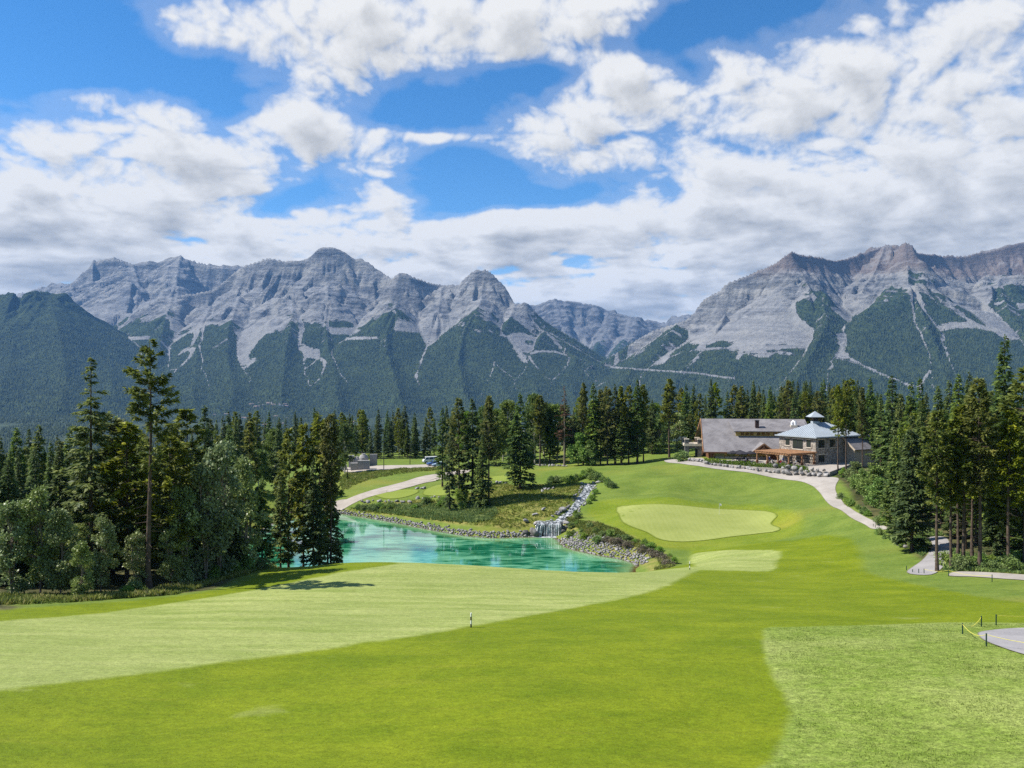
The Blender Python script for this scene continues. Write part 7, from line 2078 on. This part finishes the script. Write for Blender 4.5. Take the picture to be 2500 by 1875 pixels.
# ---------------------------------------------------------------- golf things
M_FLAG = plain('white_flag_cloth', (0.76, 0.76, 0.74), 0.8, 0.05, 3, 0)
M_ROPE = plain('yellow_rope', (0.62, 0.55, 0.10), 0.8, 0.1, 5, 0)
M_GREENPOST = plain('dark_green_post', (0.012, 0.045, 0.030), 0.6, 0.2, 5, 0)
def flag():
    x, y = hit(1756, 1257); z = gz(x, y)
    r = empty('flagstick', (x, y, z + 0.05)); tag(r, 'white flag on a thin pole standing on the putting green', 'flag')
    MB().cyl(0, 0, 0, 2.25, 0.022, 0.018, 8).build('pole', M_WHITE, r)
    V, Fc = [], []
    for i in range(6):
        t = i / 5
        for zz in (2.22, 1.80): V.append((0.02 + 0.40 * t, 0.05 * math.sin(t * 5), zz - 0.12 * t))
    for i in range(5): a = i * 2; Fc.append((a, a + 2, a + 3, a + 1))
    link('flag', mesh_np('flag', V, Fc, [M_FLAG], True), r)
    MB().cyl(0, 0, 0.0, 0.012, 0.06, 0.06, 12).build('cup', M_DARK, r)
flag()
def stake(u, v, H, label):
    x, y = hit(u, v); z = gz(x, y)
    r = empty('distance_stake', (x, y, z)); tag(r, label, 'stake', 'black and white distance stakes')
    k = 4
    for i in range(k):
        MB().cyl(0, 0, H * i / k, H * (i + 1) / k, 0.055, 0.055, 10).build('stake_band', M_DARK if i % 2 == 0 else M_WHITE, r)
stake(1150, 1532, 1.05, 'black and white banded stake on the pale strip of the near fairway')
stake(1684, 1391, 1.05, 'black and white banded stake on the far fairway beside the stony bank')

POSTS = [(2350, 1548, 0.74, 'dark green rope post at the left tip of the grey pad'), (2396, 1530, 0.78, 'dark green rope post behind the left tip of the grey pad'), (2432, 1526, 0.78, 'dark green rope post behind the grey pad, rope tied to its right'), (2408, 1578, 0.82, 'dark green rope post in front of the grey pad'),
         (2316, 1407, 0.75, 'dark rope post before the front pines at the side path'), (2422, 1421, 0.8, 'dark rope post before the roadside path'), (2256, 1401, 0.62, 'dark rope post on the side path, rope end'), (2243, 1400, 0.55, 'slanting dark stake on the side path'), (2228, 1398, 0.40, 'shortest dark stake at the left edge of the side path'),
         (2213, 1392, 0.55, 'thin green stake in the grass left of the side path'), (2146, 1289, 0.7, 'dark stake at the lower end of the cart path'), (2137, 1289, 0.6, 'second dark stake at the lower end of the cart path'), (2132, 1286, 0.5, 'pale stake at the left of the lower end of the cart path'), (2620, 1519, 0.78, '')]
PP = []
for (u, v, h, lab) in POSTS:
    x, y = hit(u, v); z = gz(x, y); PP.append((x, y, z, h))
    if not lab: continue
    r = empty('rope_post', (x, y, z)); tag(r, lab, 'post', 'rope posts beside the paths')
    MB().cyl(0, 0, -0.1, h - 0.03, 0.042, 0.042, 10).build('shaft', M_GREENPOST, r); MB().cyl(0, 0, h - 0.03, h, 0.048, 0.03, 10).build('cap', M_GREENPOST, r)
def rope(a, b, sag, label, za=0.9, zb=0.9):
    pa, pb = Vector((a[0], a[1], a[2] + a[3] * za)), Vector((b[0], b[1], b[2] + b[3] * zb))
    pts = []
    for i in range(13):
        t = i / 12; p = pa.lerp(pb, t); p.z -= sag * 4 * t * (1 - t); p.z = max(p.z, gz(p.x, p.y) + 0.03); pts.append(p[:])
    v, f = tube_np(pts, [0.016] * 13, 6)
    o = link('rope', mesh_np('rope', v - np.array(pa), f, [M_ROPE], True), None, pa); tag(o, label, 'rope', 'yellow ropes between the posts')
rope(PP[0], PP[3], 0.33, 'yellow rope from the left tip post to the front post of the grey pad')
fx, fy = hit(2371, 1530)
rope(PP[1], (fx, fy, gz(fx, fy), 0.02), 0.12, 'yellow rope end hanging from the post behind the left tip of the pad')
rope(PP[2], PP[13], 0.15, 'yellow rope running right from the post behind the grey pad')
ex, ey = hit(2600, 1600)
rope(PP[3], (ex, ey, gz(ex, ey), 0.6), 0.15, 'yellow rope running right from the front post across the grey pad')
rope(PP[6], PP[4], 0.18, 'yellow rope across the end of the side path')
rope(PP[4], PP[5], 0.25, 'yellow rope along the roadside path before the front pines')

# ---------------------------------------------------------------- vehicles in the parking
M_CARWHITE = plain('white_car_paint', (0.66, 0.67, 0.68), 0.3, 0.04, 1.0, 0, None, 0.5)
M_CARBLUE = plain('blue_car_paint', (0.035, 0.105, 0.33), 0.3, 0.06, 1.0, 0, None, 0.5)
M_CARLIGHT = plain('pale_blue_car_paint', (0.36, 0.48, 0.60), 0.3, 0.05, 1.0, 0, None, 0.5)
M_TYRE = plain('tyre_rubber', (0.02, 0.02, 0.021), 0.9, 0.2, 5, 0)
M_RIM = plain('alloy_rim', (0.42, 0.42, 0.43), 0.4, 0.1, 5, 0, None, 0.5)
M_LAMP = plain('lamp_lens', (0.70, 0.68, 0.62), 0.15, 0.05, 5, 0, None, 0.6)
M_TAIL = plain('tail_lens', (0.35, 0.02, 0.02), 0.2, 0.1, 5, 0, None, 0.6)
def car(name, prof, glass, L, Wd, paint, wheels, wr, label, loc, rz):
    """prof: outline of the side (x along the car, z up); glass: side window outlines"""
    r = empty(name, loc, rz); tag(r, label, 'van' if 'van' in name else 'car', 'vehicles in the parking')
    n = len(prof); h = Wd / 2
    V = []
    for s in (-1, 1):
        for (x, z) in prof:
            inset = 0.13 * max(0, (z - 0.95)) * 1.3
            V.append((x, s * (h - inset), z))
    Fc = [tuple(range(n - 1, -1, -1)), tuple(range(n, 2 * n))] + [(i, (i + 1) % n, n + (i + 1) % n, n + i) for i in range(n)]
    b = link('body', mesh_np('body', V, Fc, [paint]), r)
    bv = b.modifiers.new('bevel', 'BEVEL'); bv.width = 0.05; bv.segments = 2
    for s in (-1, 1):
        for g in glass:
            m = MB(); pts = []
            for (x, z) in g: pts.append((x, s * (h - 0.13 * max(0, z - 0.95) * 1.3 + 0.008), z))
            pts2 = [(p[0], p[1] - s * 0.03, p[2]) for p in pts]
            k = len(pts); m.v = pts + pts2; m.f = [tuple(range(k)) if s < 0 else tuple(range(k - 1, -1, -1))] + [(i, (i + 1) % k, k + (i + 1) % k, k + i) for i in range(k)]
            m.build('side_window', M_GLASS, r)
    # windscreen and rear screen
    ws = glass[0][0], glass[0][1]
    for (xa, za), (xb, zb) in ((prof[W_IDX[name][0]], prof[W_IDX[name][0] + 1]), (prof[W_IDX[name][1]], prof[W_IDX[name][1] + 1])):
        a = Vector((xa, 0, za)); c = Vector((xb, 0, zb)); d = (c - a); nn = Vector((-d.z, 0, d.x)).normalized()
        if nn.z < 0: nn = -nn
        p, q = a + d * 0.12 + nn * 0.012, a + d * 0.88 + nn * 0.012
        w0 = h - 0.13 * max(0, p.z - 0.95) * 1.3 - 0.12; w1 = h - 0.13 * max(0, q.z - 0.95) * 1.3 - 0.12
        MB().hexa([(p.x, -w0, p.z), (p.x, w0, p.z), (q.x, w1, q.z), (q.x, -w1, q.z)], [tuple(Vector(t) + nn * 0.015) for t in ((p.x, -w0, p.z), (p.x, w0, p.z), (q.x, w1, q.z), (q.x, -w1, q.z))]).build('windscreen', M_GLASS, r)
    for wx_ in wheels:
        for s in (-1, 1):
            w = empty('wheel', (wx_, s * (h - 0.09), wr)); w.parent = r
            t = MB().cyl(0, 0, -0.1, 0.1, wr, wr, 18).build('tyre', M_TYRE, w); t.rotation_euler = (math.pi / 2, 0, 0)
            q = MB().cyl(0, 0, -0.11, 0.11, wr * 0.62, wr * 0.58, 14).build('rim', M_RIM, w); q.rotation_euler = (math.pi / 2, 0, 0)
    xf, xr = prof[0][0], max(p[0] for p in prof)
    for s in (-1, 1):
        MB().box(xf - 0.02, xf + 0.06, s * (h - 0.35) - 0.15, s * (h - 0.35) + 0.15, 0.62, 0.76).build('headlight', M_LAMP, r)
        MB().box(xr - 0.06, xr + 0.02, s * (h - 0.25) - 0.1, s * (h - 0.25) + 0.1, 0.72, 0.95).build('tail_light', M_TAIL, r)
    MB().box(xf - 0.06, xf + 0.08, -h + 0.05, h - 0.05, 0.30, 0.50).box(xr - 0.08, xr + 0.06, -h + 0.05, h - 0.05, 0.30, 0.50).build('bumper', M_DARK, r)
    return r
VAN = [(-2.4, 0.35), (-2.4, 0.95), (-2.15, 1.15), (-1.55, 1.98), (2.3, 2.02), (2.4, 1.2), (2.4, 0.35)]
SEDAN = [(-2.2, 0.30), (-2.2, 0.72), (-1.15, 0.92), (-0.45, 1.42), (0.85, 1.42), (1.55, 0.98), (2.15, 0.92), (2.2, 0.30)]
W_IDX = {'van': (2, 4), 'car': (2, 4)}
def at_uv(u, v):
    q = hit(u, v); return (q[0], q[1], gz(*q) + 0.08)
sv = [[(-1.85, 1.2), (-1.45, 1.82), (-0.75, 1.84), (-0.75, 1.2)], [(-0.6, 1.2), (-0.6, 1.84), (0.75, 1.86), (0.75, 1.2)], [(0.9, 1.2), (0.9, 1.86), (2.1, 1.86), (2.2, 1.2)]]
sc_ = [[(-0.95, 0.95), (-0.42, 1.34), (0.12, 1.36), (0.12, 0.95)], [(0.22, 0.95), (0.22, 1.36), (0.80, 1.34), (1.3, 0.98)]]
car('van', VAN, sv, 4.8, 1.95, M_CARWHITE, (-1.5, 1.5), 0.36, 'white van standing at the right end of the parking', at_uv(1051, 1131), 0.35)
car('car', SEDAN, sc_, 4.4, 1.8, M_CARBLUE, (-1.35, 1.35), 0.33, 'blue car in front of the white van', at_uv(1060, 1137), 0.25)
car('car', SEDAN, sc_, 4.4, 1.8, M_CARLIGHT, (-1.35, 1.35), 0.33, 'pale blue car half hidden by the trees right of the blue car', at_uv(1073, 1140), 0.15)

# ---------------------------------------------------------------- lamp posts, concrete pieces, fence
M_CONC = plain('pale_concrete', (0.31, 0.30, 0.285), 0.9, 0.15, 1.5, 0.02)
for (u, v, top, lab) in [(937, 1146, 1050, 'tall thin dark lamp post left in the parking'), (1001, 1134, 1085, 'thin dark lamp post in the middle of the parking')]:
    x, y = hit(u, v); z = gz(x, y); H = CAMZ - (top - CY) / F * y - z
    r = empty('lamp_post', (x, y, z)); tag(r, lab, 'lamp post', 'lamp posts in the parking')
    MB().cyl(0, 0, 0, H, 0.11, 0.07, 10).build('pole', M_DARK, r); MB().bar((0, 0, H - 0.05), (0.8, 0, H + 0.05), 0.08).build('arm', M_DARK, r); MB().box(0.55, 1.1, -0.15, 0.15, H, H + 0.12).build('lamp_head', M_DARK, r)
def concrete(kind, u, v, size, label):
    x, y = hit(u, v); z = gz(x, y)
    r = empty('concrete_' + kind, (x, y, z), 0.15); tag(r, label, 'concrete ' + kind, 'concrete pieces stored by the parking')
    w, d, h = size
    if kind == 'block':
        MB().box(-w / 2, w / 2, -d / 2, d / 2, 0, h).build('slab', M_CONC, r)
        for i in range(3): MB().box(-w / 2 + w * (i + 0.2) / 3, -w / 2 + w * (i + 0.55) / 3, -d / 2 - 0.05, -d / 2 + 0.05, 0.1, h * 0.92).build('rib', M_CONC, r)
    else:
        MB().cyl(0, 0, 0, h * 0.7, w / 2, w / 2, 20).build('ring', M_CONC, r); MB().cyl(0, 0, h * 0.7, h * 0.9, w / 2 * 0.96, w / 2 * 0.7, 20).build('cone', M_CONC, r); MB().cyl(0, 0, h * 0.9, h, w / 2 * 0.4, w / 2 * 0.4, 14).build('hatch', M_CONC, r)
for a in [('block', 870, 1147, (3.2, 1.6, 2.0), 'long ribbed concrete block, middle of the stored pieces'), ('block', 838, 1148, (2.2, 1.6, 1.5), 'low concrete block at the left of the stored pieces'), ('block', 858, 1141, (1.6, 1.6, 3.6), 'upright concrete block left of the tanks'),
          ('tank', 872, 1140, (2.4, 2.4, 3.2), 'smaller round concrete tank behind the ribbed blocks'), ('tank', 888, 1139, (2.9, 2.9, 3.9), 'larger domed concrete tank at the right of the stored pieces'), ('block', 888, 1146, (3.4, 1.4, 2.6), 'ribbed concrete block in front of the domed tank'), ('block', 912, 1136, (2.2, 1.0, 3.4), 'pale concrete block right of the small spruce')]:
    concrete(*a)
fx0, fy0 = hit(815, 1137)
fe = empty('wire_fence', (fx0, fy0 + 8, gz(fx0, fy0 + 8))); tag(fe, 'thin dark fence behind the stored concrete pieces', 'fence')
for i in range(7): MB().cyl(i * 2.2, 0, 0, 2.6, 0.05, 0.05, 6).build('post', M_DARK, fe)
for z in (0.6, 1.5, 2.5): MB().bar((0, 0, z), (13.2, 0, z), 0.05).build('rail', M_DARK, fe)

# ---------------------------------------------------------------- the town in the valley
def town():
    rg = random.Random(21)
    bpy.context.view_layer.update(); dg = bpy.context.evaluated_depsgraph_get()
    cols = [plain('house_wall_pale', (0.55, 0.52, 0.48), 0.9, 0.1, 0.2, 0), plain('house_wall_tan', (0.42, 0.34, 0.27), 0.9, 0.1, 0.2, 0)]
    roofs = [plain('house_roof_grey', (0.20, 0.19, 0.19), 0.9, 0.1, 0.2, 0), plain('house_roof_red', (0.22, 0.17, 0.15), 0.9, 0.1, 0.2, 0)]
    kinds = []
    for i in range(4):
        w, d, h = [(12, 9, 5), (22, 11, 7), (11, 8, 5), (30, 12, 7)][i]
        wall = MB().box(-w / 2, w / 2, -d / 2, d / 2, -4, h); rf = MB().slab([(-w / 2 - 1, -d / 2 - 1, h), (w / 2 + 1, -d / 2 - 1, h), (w / 2 + 1, 0, h + 3), (-w / 2 - 1, 0, h + 3)], 0.5).slab([(-w / 2 - 1, 0.02, h + 3), (w / 2 + 1, 0.02, h + 3), (w / 2 + 1, d / 2 + 1, h), (-w / 2 - 1, d / 2 + 1, h)], 0.5)
        kinds.append((mesh_np('wall', wall.v, wall.f, [cols[i % 2]]), mesh_np('roof', rf.v, rf.f, [roofs[i % 2]])))
    spots = [(rg.uniform(612, 700), rg.uniform(984, 996), 'pale house in the valley town below the middle of the long massif', 'houses on the bench below the massif') for _ in range(18)]
    spots += [(rg.uniform(520, 700), rg.uniform(1012, 1040), 'small house on the valley floor above the left wood', 'houses on the valley floor left') for _ in range(14)]
    spots += [(rg.uniform(840, 905), rg.uniform(1030, 1062), 'house in the valley seen through the gap right of the clump by the pond', 'houses in the valley gap') for _ in range(14)]
    for (u, v, lab, grp) in spots:
        dirv = Vector(((u - CX) / F, 1.0, -(v - CY) / F)).normalized(); o = Vector((0, 0, CAMZ)) + dirv * 900.0
        loc = None
        for _ in range(4):
            ok, p, nrm, fi, ob, mtx = SC.ray_cast(dg, o, dirv)
            if not ok: break
            if ob.get('kind') == 'structure' and ob.name.startswith(('ground', 'mountain')): loc = p; break
            o = p + dirv * 5
        if loc is None: continue
        wl, rf = kinds[rg.randrange(4)]
        r = empty('house', loc, rg.uniform(-0.5, 0.5)); tag(r, lab, 'house', grp)
        link('wall', wl, r); link('roof', rf, r)
town()
